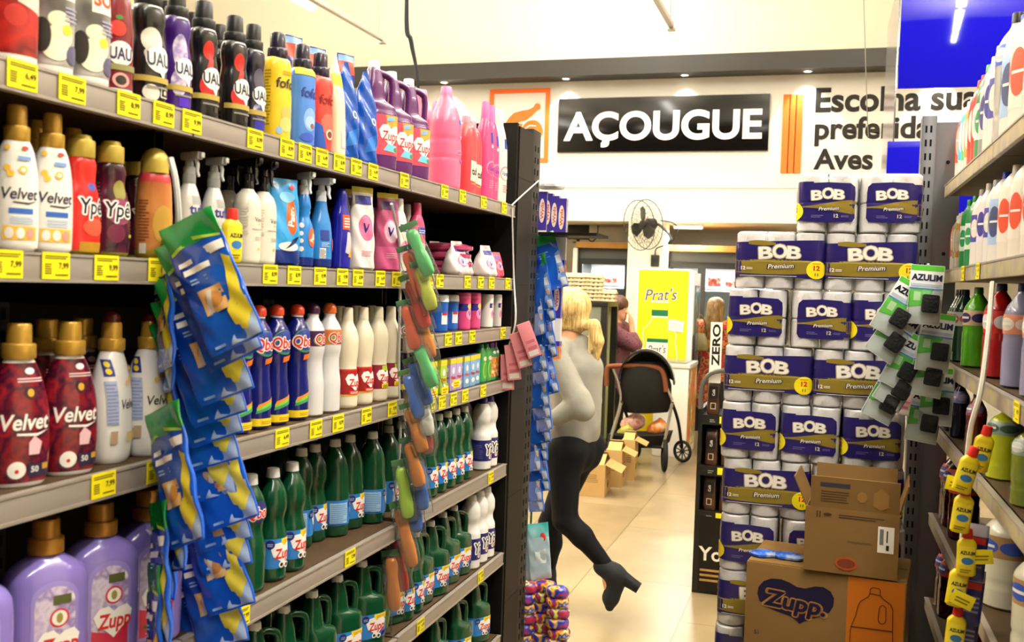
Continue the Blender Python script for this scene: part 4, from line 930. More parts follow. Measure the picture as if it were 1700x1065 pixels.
# middle bay
rowL('qboa_blue', B_, 'dark blue bleach bottle with orange cap and rainbow strip', 'B3', [(392, 0, 10), (425, 0, 15), (455, 0, 15), (489, 0, 15)], .03, 'dark blue bleach bottles')
rowL('qboa_purple', B_, 'white bleach bottle with purple cap and purple label', 'B3', [(515, 0, 0)], .03)
rowL('qboa_orange', B_, 'white bleach bottle with orange cap and orange label', 'B3', [(543, 0, 15)], .03)
rowL('zupp_cream', B_, 'cream bleach bottle with red and orange label', 'B3', [(573, 0, 18), (599, 0, 18)], .03, 'cream bottles with red label')
rowL('zupp_cream_lime', B_, 'cream bleach bottle with crimson and lime label', 'B3', [(624, 0, 18), (645, 0, 18)], .03, 'cream bottles with lime label')
rowL('zupp_cream', B_, 'cream bleach bottle in the second row', 'B3', [(560, 1, 10), (588, 1, 10), (613, 1, 10)], .03, 'cream bottles in second row')
rowL('qboa_blue', B_, 'dark blue bleach bottle at the end behind the cream bottles', 'B3', [(664, .5, 10)], .03)
rowL('qboa_green', B_, 'green bleach bottle with round navy emblem next to the glove packs', 'B4', [(412, 0, 20)], .033)
rowL('zupp_green', B_, 'slim green bleach bottle, front row of middle bay', 'B4', [(449, 0, 18), (481, 0, 18)], .033, 'slim green bottles in front')
rowL('zupp_green', B_, 'slim green bleach bottle in the second row of middle bay', 'B4', [(505, 1, -40), (522, 1, 12)], .033, 'slim green bottles, second row')
rowL('zupp_green', B_, 'slim green bleach bottle in deep shade at the back', 'B4', [(462, 2.2, 0), (490, 2.2, 0), (515, 2.2, 0), (596, 1.6, 0), (640, 1.6, 0)], .033, 'shaded green bottles at the back')
rowL('zupp_green_big', B_, 'broad green bleach bottle showing its back label', 'B4', [(548, .55, -45), (573, .55, 15), (613, .25, -30), (641, .35, 10), (662, .35, 10)], .041, 'broad green bottles')
rowL('jug_green', 'jug', 'green bleach jug with strap handle, lowest shelf of middle bay', 'B5', [(430, 0, 30), (478, 0, 30), (522, 0, 15), (565, 0, 25), (606, 0, 32)], .043, 'green jugs of middle bay')
rowL('jug_green', 'jug', 'green bleach jug behind the brush strip bottom', 'B5', [(645, .2, 25), (455, 1, 20)], .043, 'green jugs near brushes')
# far bay
rowL('cup_blue', 'canister', 'blue powder canister with white lid beside pink canisters', 'C3', [(724, 0, 10), (742, .2, 10)], .037, 'blue canisters')
rowL('can_pink', 'canister', 'pink powder canister with navy band', 'C3', [(767, 0, 20), (784, 0, 20)], .028, 'pink canisters')
rowL('can_white', 'canister', 'white powder canister with navy and pink print', 'C3', [(806, 0, 20), (821, 0, 20), (833, 0, 20)], .027, 'white canisters')
rowL('carton_lime', 'box', 'lime green freshener box with yellow top', 'C4', [(712, 0, 0), (729, 0, 0)], .016, 'lime boxes')
rowL('carton_lilac', 'box', 'lilac freshener box with yellow top', 'C4', [(745, 0, 0), (755, 0, 0)], .016, 'lilac boxes')
rowL('carton_blue', 'box', 'light blue freshener box with yellow top', 'C4', [(768, 0, 0), (778, 0, 0), (787, .2, 0)], .016, 'light blue boxes')
rowL('small_green', B_, 'small green freshener bottle beside the blue boxes', 'C4', [(795, 0, 10), (805, 0, 10)], .021, 'small green bottles')
rowL('small_multi', B_, 'small green bottle with purple cap and red dotted label', 'C4', [(815, 0, 15), (823, .1, 15)], .021, 'purple capped bottles')
rowL('small_purple', B_, 'small purple freshener bottle at the far shelf end', 'C4', [(829, .6, 15)], .021)
for k, (px, dz) in enumerate(((720, 0), (738, .0), (757, .012))):
    y = yat(px, XL+.004, Z('C4'))
    mb = MB(); mb.box(0, .0015, -.028, .028, 0, .024, YEL); decal(flatmap((.0015, 0, .012), (0, 1, 0), (0, 0, 1), (1, 0, 0)), [(lines(-.02, -.008, .02, .008, 2), c('#d85a1c', .5))], .0003, mb=mb)
    tag(mb.build('offer_card', loc=(XL+.004, y, Z('C4')+.001+dz)), f'yellow offer card clipped over the small boxes, {ORD[k]} of three from the near end', 'card', 'yellow offer cards')
rowL('zupp_green', B_, 'slim green bleach bottle on far bay fifth shelf', 'C5', [(708, 0, 12), (724, 0, 15), (739, 0, 15), (753, 0, 15), (767, 0, 15)], .033, 'slim green bottles of far bay')
rowL('ype_white', B_, 'white bleach bottle with navy label, fifth shelf front', 'C5', [(803, 0, 18), (822, 0, 22)], .033, 'white navy label bottles, fifth shelf')
rowL('ype_white', B_, 'white bleach bottle with navy label behind the front ones', 'C5', [(777, .7, 15), (785, 1.4, 15)], .033, 'white navy label bottles behind')
rowL('jug_green', 'jug', 'green bleach jug on sixth shelf of far bay', 'C6', [(686, .1, 15), (715, 0, 25), (737, .1, 20), (757, .1, 28)], .043, 'green jugs of far bay')
rowL('zupp_green', B_, 'slim green bleach bottle at the near end of sixth shelf', 'C6', [(668, 0, 18), (692, 0, 10)], .033, 'slim green bottles sixth shelf')
rowL('ype_white_cap', B_, 'white bleach bottle with navy label on the sixth shelf', 'C6', [(778, 0, 18), (797, 0, 18), (815, 0, 25)], .033, 'white navy label bottles, sixth shelf')
rowL('jug_green', 'jug', 'green bleach jug on the bottom shelf of far bay', 'C7', [(720, 0, 20), (756, 0, 25), (790, .1, 30)], .043, 'green jugs, bottom shelf')
# top shelf
T = 'S1'
rowL('so_red', B_, 'red softener bottle with white foot at the near end of top shelf', T, [(20, 0, 25)], .028)
rowL('so_grey', B_, 'grey softener bottle with white flowers and orange lettering', T, [(82, 0, 25), (144, 0, 25)], .028, 'grey flower softeners')
rowL('uau_maroon', B_, 'narrow maroon softener bottle with speech bubble label on top shelf', T, [(191, 0, 28)], .022)
rowL('uau_black', B_, 'broad black softener bottle with pale flower and speech bubble', T, [(243, 0, 15)], .028)
rowL('uau_purple', B_, 'purple softener bottle with lilac flowers beside black bottles', T, [(290, 0, 15)], .025)
rowL('uau_red', B_, 'black softener bottle with red flower and white speech bubble', T, [(335, 0, 15), (386, 0, 15)], .025, 'black and red softeners')
rowL('uau_blue', B_, 'dark blue softener bottle with speech bubble beside the yellow bottle', T, [(417, 0, 15)], .024)
rowL('uau_red', B_, 'black capped softener bottle in the second row of top shelf', T, [(275, 1.1, 10), (318, 1.1, 10), (362, 1.1, 10), (402, 1.1, 10)], .026, 'second row black softeners')
rowL('fofo_yellow', B_, 'yellow softener bottle with dark cap on top shelf', T, [(457, 0, 25)], .026)
rowL('fofo_blue', B_, 'blue softener bottle with dark cap beside the yellow one', T, [(498, 0, 25)], .026)
rowL('fofo_red', B_, 'red softener bottle with dark cap beside the blue one', T, [(528, 0, 25)], .026)
rowL('pouch_flag', 'pouch', 'dark blue pouch with red and light blue top behind the yellow bottle', T, [(482, 1.3, 25)], .022)
rowL('pouch_flag', 'pouch', 'dark blue pouch with red top behind red bottle', T, [(522, 1.3, 25), (572, .6, 25)], .022, 'red topped pouches')
rowL('carton_cream', 'pouch', 'slim cream refill pack with yellow band on top shelf', T, [(552, 0, 0)], .024)
rowL('pouch_deepblue', 'pouch', 'deep blue refill pouch beside the purple jugs', T, [(574, 0, 30), (597, 0, 30)], .026, 'deep blue pouches')
rowL('jug_purple', 'jug', 'purple cleaner jug with pink label and white cap', T, [(625, 0, 30), (655, .1, 30), (680, 0, 30)], .043, 'purple jugs on top shelf')
rowL('pink_big', B_, 'large ribbed pink cleaner bottle in front on top shelf', T, [(736, 0, 22)], .05)
rowL('pink_big', B_, 'large pink cleaner bottle standing behind the purple jugs', T, [(705, .7, 15), (722, 1.1, 15)], .05, 'pink bottles behind jugs')
rowL('tu_red', B_, 'red cleaner bottle with black lettering between the pink bottles', T, [(770, 0, 25), (784, .2, 25)], .036, 'red cleaner bottles')
rowL('tall_pink', B_, 'tall bright pink cleaner bottle near top shelf end', T, [(797, 0, 25), (812, .1, 25)], .03, 'tall pink bottles')
rowL('tall_white', B_, 'tall cream cleaner bottle at the far end of top shelf', T, [(830, .1, 25), (842, 0, 25)], .03, 'tall cream bottles')
settle()
# ------------------------------------------------------------------ paper towers
PUR2 = c('#241a63', .3, coat=.3); GLD = c('#8f7c2a', .35, metal=.15); ROLL = c('#f1eff0', .8, bump=.15, bscale=90); YC = c('#f6e21a', .4); LET = c('#f6f1e6', .4); EDGE = c('#b9a888', .4)
CLEAR = film('clear_wrap', .08, '#ffffff', 0, .55, 26)
def wave(x0, x1, zl, a, ph, n=16): return [(x0+(x1-x0)*i/n, zl+a*math.sin(ph+3.1*i/n)) for i in range(n+1)]
def bobart(cx, hw, s, wide):
    A = []
    if wide:
        A += [(poly([(x*.001, y*.001) for x, y in wave(-hw-46, hw+34, 33, 6, .4)+wave(hw+34, -hw-46, 149, 5, 1.5)], .012), PUR2),
              (poly([(x*.001, y*.001) for x, y in wave(-hw-46, hw+34, 54, -9, .2)+wave(hw+34, -hw-46, 84, -9, 3.1)], .012), GLD),
              (poly([(x*.001, y*.001) for x, y in wave(-hw*.72, -hw*.1, 146, 5, .4, 8)+wave(-hw*.1, -hw*.72, 138, -3, .2, 8)], .012), GLD),
              (Lm(-hw*.9, 40, hw*.4, 43, 1), WLB)]
    else:
        rr = [(cx-hw, 44)]+[(cx-hw, 120), (cx-hw*.96, 138), (cx-hw*.8, 149), (cx, 152), (cx+hw*.8, 149), (cx+hw*.97, 138), (cx+hw, 120), (cx+hw, 44), (cx+hw*.9, 32), (cx, 29), (cx-hw*.9, 32)]
        A += [(Pm(*rr), PUR2), (poly([(x*.001, y*.001) for x, y in wave(cx-hw, cx+hw, 64, 10, 1.2)+wave(cx+hw, cx-hw, 88, -10, 4.6)], .012), GLD), (Lm(cx-hw*.6, 44, cx-hw*.15, 54, 2), c('#6d66a0', .4)), (Tm('12', cx+hw*.32, 50, 11, .03, 0, 13), c('#cfc7a0', .4)), (Lm(cx+hw*.5, 46, cx+hw*.8, 53, 2), c('#6d66a0', .4))]
    for d, m, bo in ((0, EDGE, .075), (0, LET, .03)):
        A += [(Tm('B', cx-38*s, 113, 34*s, bo, 0, 38*s, 4), m), (Tm('O', cx, 119, 38*s, bo, 0, 40*s), m), (Tm('B', cx+38*s, 115, 34*s, bo, 0, 38*s, -4), m)]
    A += [(Tm('Premium', cx+4, 72, 13*s, .06, .2, 74*s, 3), c('#2c2660', .4)), (Tm('Premium', cx+4, 72, 13*s, .01, .2, 70*s, 3), LET)]
    if wide: A += [(Em(hw-22, 62, 30, 28), YC), (Tm('12', hw-22, 68, 15, .04, 0, 18), RED), (Lm(hw-34, 80, hw-10, 84, 1), RED), (Tm('11', hw-22, 48, 9, .04, 0, 10), c('#6a7a1a', .4)), (Tm('12', -hw+24, 64, 11, .03, 0, 13), LET), (Lm(-hw+34, 60, -hw+52, 68, 2), LET)]
    return A
def bob():
    B = Body([(0, 128, 84), (5, 134, 90), (84, 135.5, 92), (90, 134.5, 91), (97, 135.5, 92), (172, 134, 90), (179, 126, 84)], 8, 64, 8)
    r = empty('toilet_paper_pack'); kids = []
    me = MB()
    me.lathe([(.019, .001), (.040, .0), (.0435, .004), (.0440, .044), (.0435, .083), (.040, .087), (.019, .086), (.0185, .044)], ROLL, 22, cap0=False, cap1=False)
    roll = me.mesh('roll')
    for k in range(2):
        for i in (-1, 0, 1):
            for j in (-1, 1):
                o = bpy.data.objects.new('roll', roll); C.objects.link(o); o.parent = r; o.location = (i*.0895, j*.0455, .001+k*.0885); kids.append((o, []))
    w_ = B.skin(MB(), CLEAR).build('clear_wrap', r)
    q = .0; # arc length from the front centre to each end's centre
    B.surf(0, .09); q = float(np.interp(math.pi/2, B.tab[.09][2], B.tab[.09][0]))*1000
    A = decal(B.surf, bobart(0, 133, 1.12, True), .0007, .0002).build('printed_panel', w_)
    E1 = decal(B.surf, bobart(q, 80, .86, False), .0011, .0002).build('printed_panel', w_)
    E2 = decal(B.surf, bobart(-q, 72, .8, False), .0011, .0002).build('printed_panel', w_)
    kids.append((w_, [A, E1, E2])); KIDS[r.name] = kids
    return r
PROTO['bob'] = bob
YB = 3.2
LAY = [(10, 'e', (1374, 1479), 'top'), (9, 'w', (1294, 1446), 'second'), (8, 'e', (1257, 1362, 1466), 'third'), (7, 'w', (1273, 1425), 'fourth'), (6, 'e', (1243, 1346, 1449), 'fifth'), (5, 'w', (1270, 1423), 'sixth'), (4, 'e', (1242, 1346, 1450), 'seventh'), (3, 'w', (1262, 1415), 'eighth'), (2, 'e', (1231, 1335, 1438), 'ninth'), (1, 'w', (1255, 1405), 'tenth'), (0, 'w', (1250, 1400), 'lowest')]
k = 0
for lev, kind, pxs, nm in LAY:
    for i, px in enumerate(pxs):
        z = lev*.1795
        if kind == 'w': dy, rz = .096, random.uniform(-1.2, 1.2)
        else:
            flip = (lev == 10 and i == 1) or (lev == 8 and i == 1) or (lev == 4 and i == 1)
            dy, rz = .137, (90 if flip else -90)+random.uniform(-1.5, 1.5)
        x = float(solve(px, (0, YB, z+.09), 0)[0])
        side = ('beside the walkway', 'beside the shelving') if len(pxs) == 2 else ('beside the walkway', 'in the middle', 'beside the shelving')
        put('bob', (x, YB+dy, z), (0, 0, R(rz)), f'clear-wrapped toilet paper pack with purple print, {nm} layer of the tower, {side[i]}', 'toilet paper', 'toilet paper tower')
# ------------------------------------------------------------------ cartons before the tower
KR = c('#8b6a3c', .75, var=.25, bscale=5, bump=.05); KRD = c('#76582f', .8, var=.3, bscale=6); KRI = c('#6e4c27', .85)
def fitw(P, ang, px):
    lo, hi = .05, 1.
    for _ in range(40):
        m = (lo+hi)/2; q = np.array([P[0]+m*math.cos(ang), P[1]+m*math.sin(ang), P[2]]); cc = CM @ (q-CP)
        if CX+FPX*cc[0]/cc[2] < px: lo = m
        else: hi = m
    return lo
P = PY(1240, 930, 2.92); ang = R(-7)
w2 = fitw(P, ang, 1506); zb = P.z-.42; dB = .27
t = thing('shipping_carton', 'large brown carton with navy heart emblem and orange jug panel', 'carton', (P.x, P.y, zb), (0, 0, ang))
mb = MB(); mb.box(0, w2, 0, dB, 0, .42, KR, .003); mb.build('body', t)
mp = flatmap((0, 0, 0), (1, 0, 0), (0, 0, 1), (0, -1, 0))
def zb_(x, y): return ((x-110)/965*w2, .42-(y-600-(x-110)*.115)/965*w2)
ht = [zb_(x, y) for x, y in ((185, 810), (192, 765), (222, 728), (270, 710), (330, 712), (385, 732), (430, 758), (480, 766), (540, 750), (590, 752), (635, 778), (657, 820), (655, 870), (632, 912), (580, 940), (515, 960), (480, 978), (455, 992), (432, 970), (395, 945), (330, 925), (250, 895), (200, 855))]
NV = c('#1d1838', .6); hc = zb_(420, 855)
ox0 = zb_(735, 600)[0]
L = [(rectf(ox0, .0, w2-.004, .418), c('#c26d1a', .7)), (poly(ht, 0), NV), (txt('Zupp.', hc[0], hc[1], .046, .1, .12, .175, -3, L=0), c('#c08a4c', .7)), (txt('Zupp.', hc[0], hc[1], .046, .03, .12, .170, -3, L=0), NV), (txt('51', zb_(190, 1055)[0], zb_(190, 1058)[1], .012, 0, L=0), NV)]
lab = decal(mp, L, .0008, .0004)
def stroke(pts, wd, mat, off=.0024):
    pts = [zb_(*p) for p in pts]
    for a, b in zip(pts, pts[1:]):
        dx, dy = b[0]-a[0], b[1]-a[1]; l = math.hypot(dx, dy) or 1; nx, ny = -dy/l*wd/2, dx/l*wd/2
        lab.add([mp(a[0]+nx, a[1]+ny, off), mp(a[0]-nx, a[1]-ny, off), mp(b[0]-nx, b[1]-ny, off), mp(b[0]+nx, b[1]+ny, off)], [(0, 1, 2, 3)], mat)
LN = c('#5a2f0e', .7)
stroke([(865, 780), (868, 750), (885, 742), (918, 748), (925, 760), (925, 790), (865, 780)], .0022, LN)
stroke([(865, 782), (858, 800), (812, 832), (800, 862), (790, 920), (770, 975), (762, 1010), (762, 1110)], .0022, LN)
stroke([(925, 790), (940, 808), (990, 845), (1002, 880), (1006, 1010), (1010, 1110)], .0022, LN)
stroke([(762, 990), (1006, 1010)], .003, LN)
stroke([(930, 855), (945, 850), (962, 865), (965, 950), (950, 966), (930, 962), (920, 940), (925, 870), (930, 855)], .0022, LN)
lab.build('printing', t)
mb = MB(); mb.box(.004, w2-.004, .004, dB*.5-.002, .4205, .4225, KR); mb.box(.004, w2-.004, dB*.5+.002, dB-.004, .4205, .4225, KR); mb.build('top_flap', t)
tag(MB().box(0, w2+.02, 0, dB, 0, zb, KRD, .004).build('shipping_carton', loc=(P.x, P.y, 0), rot=(0, 0, ang)), 'plain brown carton underneath the carton with the heart emblem', 'carton')
# open carton on top of it
P2 = PY(1333, 948, 2.885); a2 = R(-4); zt = zb+.4235
w3 = fitw(P2, a2, 1489); h3 = PY(1335, 838, 2.885).z-zt; hf = PY(1345, 786, 2.885).z-PY(1345, 838, 2.885).z
t = thing('open_carton', 'opened brown carton with white barcode sticker on top of the large carton', 'carton', (P2.x, P2.y, zt), (0, 0, a2))
mb = MB(); d3 = .21; th = .004
mb.box(0, w3, 0, th, 0, h3, KR); mb.box(0, w3, d3-th, d3, 0, h3, KR); mb.box(0, th, th, d3-th, 0, h3, KR); mb.box(w3-th, w3, th, d3-th, 0, h3, KR); mb.box(th, w3-th, th, d3-th, 0, th, KRI); mb.build('body', t)
mb = MB(); mb.box(.012, w3-.002, 0, th, 0, hf, KR, M=Matrix.Translation((0, 0, h3)) @ Matrix.Rotation(R(6), 4, 'X')); fl = mb.build('flap', t)
mb = MB(); mb.box(-th/2, th/2, .01, d3-.01, 0, .085, KR, M=Matrix.Translation((0, 0, h3)) @ Matrix.Rotation(R(-24), 4, 'Y')); mb.build('flap', t)
mb = MB(); mb.box(-th/2, th/2, .01, d3-.01, 0, .08, KR, M=Matrix.Translation((w3, 0, h3)) @ Matrix.Rotation(R(14), 4, 'Y')); mb.build('flap', t)
mb = MB(); mb.box(.01, w3-.01, 0, th, 0, .09, KR, M=Matrix.Translation((0, d3, h3)) @ Matrix.Rotation(R(-8), 4, 'X')); mb.build('flap', t)
IK = c('#4a3a24', .8)
mp = flatmap((0, 0, 0), (1, 0, 0), (0, 0, 1), (0, -1, 0))
L = [(lines(w3*.36, h3*.86, w3*.88, h3*.93, 2, .5), IK), (lines(w3*.46, h3*.5, w3*.72, h3*.54, 1, .6), c('#6b542f', .8)), (rectf(w3*.12, h3*.84, w3*.135, h3*.94), IK), (rectf(w3*.15, h3*.84, w3*.165, h3*.94), IK), (ell(w3*.24, h3*.9, .011, .004), IK),
     (ell(w3*.46, h3*.17, .03, .019), c('#b0502a', .7)), (ell(w3*.46, h3*.17, .024, .013), c('#7a3a22', .7))]
decal(mp, L, .0006, .0003).build('printing', t)
st = decal(mp, [(rectf(w3*.78, h3*.4, w3*.95, h3*.8), WLB), (rectf(w3*.80, h3*.52, w3*.84, h3*.76), c('#777777', .6)), (rectf(w3*.87, h3*.56, w3*.885, h3*.74), IK), (rectf(w3*.87, h3*.44, w3*.9, h3*.52), BLACK)], .001, .0003).build('barcode_sticker', t)
m_ = Matrix.Translation((0, 0, h3)) @ Matrix.Rotation(R(6), 4, 'X')
mpf = lambda x, y, d: m_ @ Vector((x, -d, y))
decal(mpf, [(rectf(w3*.15, hf*.68, w3*.47, hf*.82), c('#3f3a48', .8)), (lines(w3*.16, hf*.2, w3*.46, hf*.6, 5, .3), IK), (poly(arc(w3*.6, hf*.45, .014, .016, 0, 300, 6), 0), c('#9a7440', .8)), (poly([(w3*.72, hf*.2), (w3*.72, hf*.6), (w3*.8, hf*.78), (w3*.88, hf*.6), (w3*.88, hf*.2), (w3*.8, hf*.08)], 0), c('#96703e', .8))], .0006, .0003).build('flap_printing', t)
for i, (px, py, rz, sx) in enumerate(((1268, 928, 20, 1.), (1308, 933, -10, 1.15))):
    p = PY(px, py, 2.99)
    o = pillow(80*sx, 62, 16, pat(['#1a3fa8', '#2a66d0', '#a9b6cc'], 26, .25), None, 'cleaning_cloth_pack')
    o.location = (p.x, 2.985, zt-.001); o.rotation_euler = (0, 0, R(rz))
    tag(o, ('small shiny blue cloth pack lying at the carton corner', 'small shiny blue cloth pack lying against the open carton')[i], 'pack', 'blue packs on the carton')

# ------------------------------------------------------------------ hanging glove packs
GBL = pat(['#0e42b8', '#1a64da', '#0b3498'], 6, .14, 1, coat=.5); GHD = c('#128a3a', .2, coat=.4); GYL = c('#f0dc3c', .3, coat=.4); GCL = c('#a9bfe0', .15, coat=.6)
def glove(w=104, h=232, detail=True):
    K = [(-h, w*.5, 1.0), (-h+8, w*.5, 3), (-h*.7, w*.5, 5.5), (-h*.35, w*.5, 5), (-44, w*.5, 3.5), (-8, w*.5, 2.4), (0, w*.5, .8)]
    B = Body(K, 5, 40, 12, wob=.0022)
    mb = B.skin(MB(), GBL, [(-46, 0, GHD)])
    L = [(Pm((-w*.46, -52), (w*.0, -40), (w*.46, -52), (w*.46, -48), (0, -34), (-w*.46, -47)), c('#a9d43a', .3)),
         (Pm((-w*.08, -h+4), (w*.48, -h+4), (w*.48, -h+70), (w*.3, -h+78), (w*.16, -h+58), (w*.1, -h+30)), GCL),
         (Pm((w*.12, -h+26), (w*.3, -h+18), (w*.42, -h+40), (w*.48, -h+44), (w*.44, -h+84), (w*.48, -h+140), (w*.36, -h+150), (w*.26, -h+92), (w*.1, -h+60)), GYL),
         (Rm(-w*.4, -76, -w*.14, -68), WLB), (Rm(-w*.36, -92, w*.12, -82), WLB), (Lm(-w*.3, -110, w*.1, -98, 2), c('#8fb2e6', .3)), (Rm(w*.12, -74, w*.46, -58), WLB), (Lm(-w*.36, -h+8, -w*.1, -h+18, 1), c('#8fb2e6', .3))]
    if detail:
        L += [(Rm(-w*.26, -168, w*.16, -124), c('#e6b878', .3)), (Em(-w*.04, -146, 16, 14), c('#c98a44', .3)), (Pm((-w*.24, -166), (-w*.1, -128), (-w*.02, -128), (-w*.12, -166)), c('#d8d0c4', .3))]
    P = [('pouch', mb), ('printing', decal(B.surf, L))]
    return mk('glove_pack', P)
PROTO['glove'] = glove
def glove_far():
    w, h = 104, 232
    B = Body([(-h, w*.5, 1.0), (-h+8, w*.5, 3), (-h*.7, w*.5, 5.5), (-h*.35, w*.5, 5), (-44, w*.5, 3.5), (-8, w*.5, 2.4), (0, w*.5, .8)], 5, 40, 12, wob=.0022)
    L = [(Pm((w*.02, -h+4), (w*.48, -h+4), (w*.48, -h+150), (w*.3, -h+140), (w*.22, -h+60)), c('#7fa6e4', .18, coat=.5)), (Rm(w*.26, -h+10, w*.46, -h+40), c('#d5dff2', .3)), (Rm(w*.3, -h+60, w*.47, -h+84), c('#e9ccc4', .3)), (Rm(w*.28, -h+100, w*.47, -h+132), c('#d5dff2', .3)), (Lm(-w*.3, -100, w*.1, -70, 3), c('#5a86dc', .3))]
    return mk('glove_pack', [('pouch', B.skin(MB(), GBL, [(-46, 0, GHD)])), ('printing', decal(B.surf, L))])
PROTO['glove_far'] = glove_far
def hang(px, py, Y, w, ang, yaw, pitch=0): 
    p = PY(px, py, Y); return p, (R(pitch), R(-ang), R(yaw))
# strip rod and packs of the near strip; each pack hangs a little behind the one above
def clip_strip(name, label, pts, wd=.012, mat=None):
    mb = MB(); mb.tube(spline([Vector(p) for p in pts], 5), wd/2, mat or c('#d9dad8', .25), 6)
    return tag(mb.build(name), label, 'clip strip')
YG = 1.50
clip_strip('clip_strip', 'pale plastic clip strip carrying the blue glove packs', [PX(283, 262, XL+.006), PX(296, 345, XL+.02), PY(300, 600, YG+.05), PY(290, 900, YG+.06), PY(268, 1065, YG+.06), PY(262, 1250, YG+.06)], .011)
GL = []
for i, (px, py, a, yw, dy) in enumerate((
        (307, 362, 26, 6, -.075), (300, 392, 27, 10, -.055), (300, 450, 22, 14, -.035), (296, 488, 20, 16, -.015), (292, 525, 20, 14, .005), (296, 566, 18, 12, .02), (300, 622, 16, 10, .035), (320, 668, 22, 8, .045),
        (312, 705, 20, 12, .055), (322, 742, 18, 8, .065), (322, 812, 22, 2, .075), (318, 872, 18, 8, .085), (316, 905, 14, 10, .095))):
    GL.append((px, py, YG+dy, a, yw))
NF = len(GL)
for px, py, a, yw, dy in ((268, 398, 15, -40, .0), (272, 440, 13, -42, .03), (280, 500, 12, -44, .05), (284, 575, 12, -42, .06), (268, 676, 22, -22, -.09), (276, 720, 17, -36, -.05), (270, 770, 15, -40, -.02), (262, 832, 15, -40, -.08), (262, 885, 14, -42, -.05), (256, 935, 12, -44, -.09), (256, 985, 12, -42, -.06)):
    GL.append((px, py, YG+dy, a, yw))
for i, (px, py, Y, a, yw) in enumerate(GL):
    p, rot = hang(px, py, Y, 0, a, yw)
    lb = f'blue glove pack with green header and front showing, {ORD[i]} from the top' if i < NF else f'blue glove pack turned edge-on beside the lavender and maroon bottles, {ORD[i-NF]} from the top'
    put('glove', p, rot, lb, 'glove pack', 'glove packs on the near strip')
# far strip at the end unit
YF = 3.93
clip_strip('clip_strip', 'white cord running from the shelf corner to the top of the end unit', [PX(849, 341, XL+.004), PX(866, 325, XL+.02), PX(894, 300, XL+.03)], .006)
FL = [(898, 388, 18, 14)]+[(884+(i % 3)*4, 404+i*20, 13+(i % 3)*2, -16-(i % 4)*7) for i in range(1, 13)]+[(878+(i % 3)*4, 640+i*17, 12+(i % 2), -18-(i % 4)*6) for i in range(8)]
for i, (px, py, a, yw) in enumerate(FL):
    p, rot = hang(px, py, YF+.012*i-.05, 0, a, yw)
    put('glove_far', p, rot, f'blue glove pack hanging on the end unit beside the grey sweater, {ORD[i]} from the top', 'glove pack', 'glove packs on the end unit')
clip_strip('clip_strip', 'dark clip strip holding the glove packs of the end unit', [Vector((XL+.0, 3.80, 1.9)), PY(889, 400, YF+.02), PY(890, 600, YF+.16), PY(884, 800, YF+.2), PY(880, 900, YF+.2)], .01, c('#2a4a3a', .4))
# ------------------------------------------------------------------ strip of dish brushes
BRC = dict(g='#5fd07a', o='#ee5a28', y='#d8dc3a', r='#e83a24', b='#1f6ad8', a='#ee8a22', w='#eeeae0', l='#b9e22e', d='#e02a20')
BP = film('blister_film', .16, '#f4f8f6', .06, .6, 60)
def brush(col):
    def f():
        K = [(-150, 6, 4), (-146, 12, 7), (-110, 15, 10), (-70, 12, 8), (-40, 14, 9), (-24, 11, 7), (-20, 7, 4)]
        B = Body(K, 2.2, 20, 7)
        mb = B.skin(MB(), c(BRC[col], .25, coat=.5))
        W_ = Body([(-160, 20, 2), (-150, 21, 9), (-90, 21, 13), (-40, 20, 11), (-10, 20, 2), (0, 20, 1)], 3, 24, 12)
        wp = W_.skin(MB(), BP)
        hd = MB().box(-.02, .02, -.002, .002, -.016, .0, c('#4a7a4a', .35), .001)
        return mk('dish_brush', [('sponge_head', mb), ('blister', wp), ('header_card', hd)])
    return f
for k_ in BRC: PROTO['brush_'+k_] = brush(k_)
BR = [('g', 676, 378, 714, 463), ('o', 672, 415, 700, 500), ('y', 694, 440, 716, 520), ('r', 676, 462, 708, 550), ('o', 672, 505, 690, 586), ('a', 694, 520, 714, 600), ('g', 690, 570, 720, 648), ('b', 682, 600, 710, 678), ('b', 674, 620, 696, 700), ('w', 698, 650, 712, 728), ('a', 676, 675, 702, 756), ('d', 700, 680, 708, 758), ('a', 676, 732, 698, 812), ('b', 690, 760, 702, 852), ('l', 664, 770, 676, 866), ('b', 684, 800, 692, 888), ('a', 660, 838, 684, 948), ('d', 654, 893, 668, 988), ('a', 648, 920, 656, 1018), ('l', 640, 945, 634, 1046)]
BN = dict(g='mint green', o='orange red', y='yellow', r='red', b='blue', a='orange', w='white', l='lime', d='crimson')
YBR = 2.46; cnt = {}; tot = {}
for b_ in BR: tot[b_[0]] = tot.get(b_[0], 0)+1
for i, (cl, x0, y0, x1, y1) in enumerate(BR):
    Y = YBR+.006*i*(1 if i % 2 else .6)
    p, q2 = PY(x0, y0-8, Y), PY(x1, y1, Y)
    d = q2-p; a = math.atan2(d.x, -d.z)
    cnt[cl] = cnt.get(cl, 0)+1
    s_ = 'only one of its colour on the strip' if tot[cl] == 1 else f'{ORD[cnt[cl]-1]} of its colour from the top'
    o = put('brush_'+cl, p, (R(-6), -a, R(18+(i % 3)*8)), f'{BN[cl]} dish brush in clear blister, {s_}', 'dish brush', 'dish brushes on the middle strip')
    k_ = d.length/.16; o.scale = (1.3, 1.2, k_)
clip_strip('clip_strip', 'pale clip strip carrying the coloured dish brushes', [PX(650, 338, XL+.005), PY(664, 420, YBR+.05), PY(662, 620, YBR+.08), PY(664, 740, YBR+.1), PY(650, 860, YBR+.1), PY(636, 1000, YBR+.1), PY(632, 1075, YBR+.1)], .009)
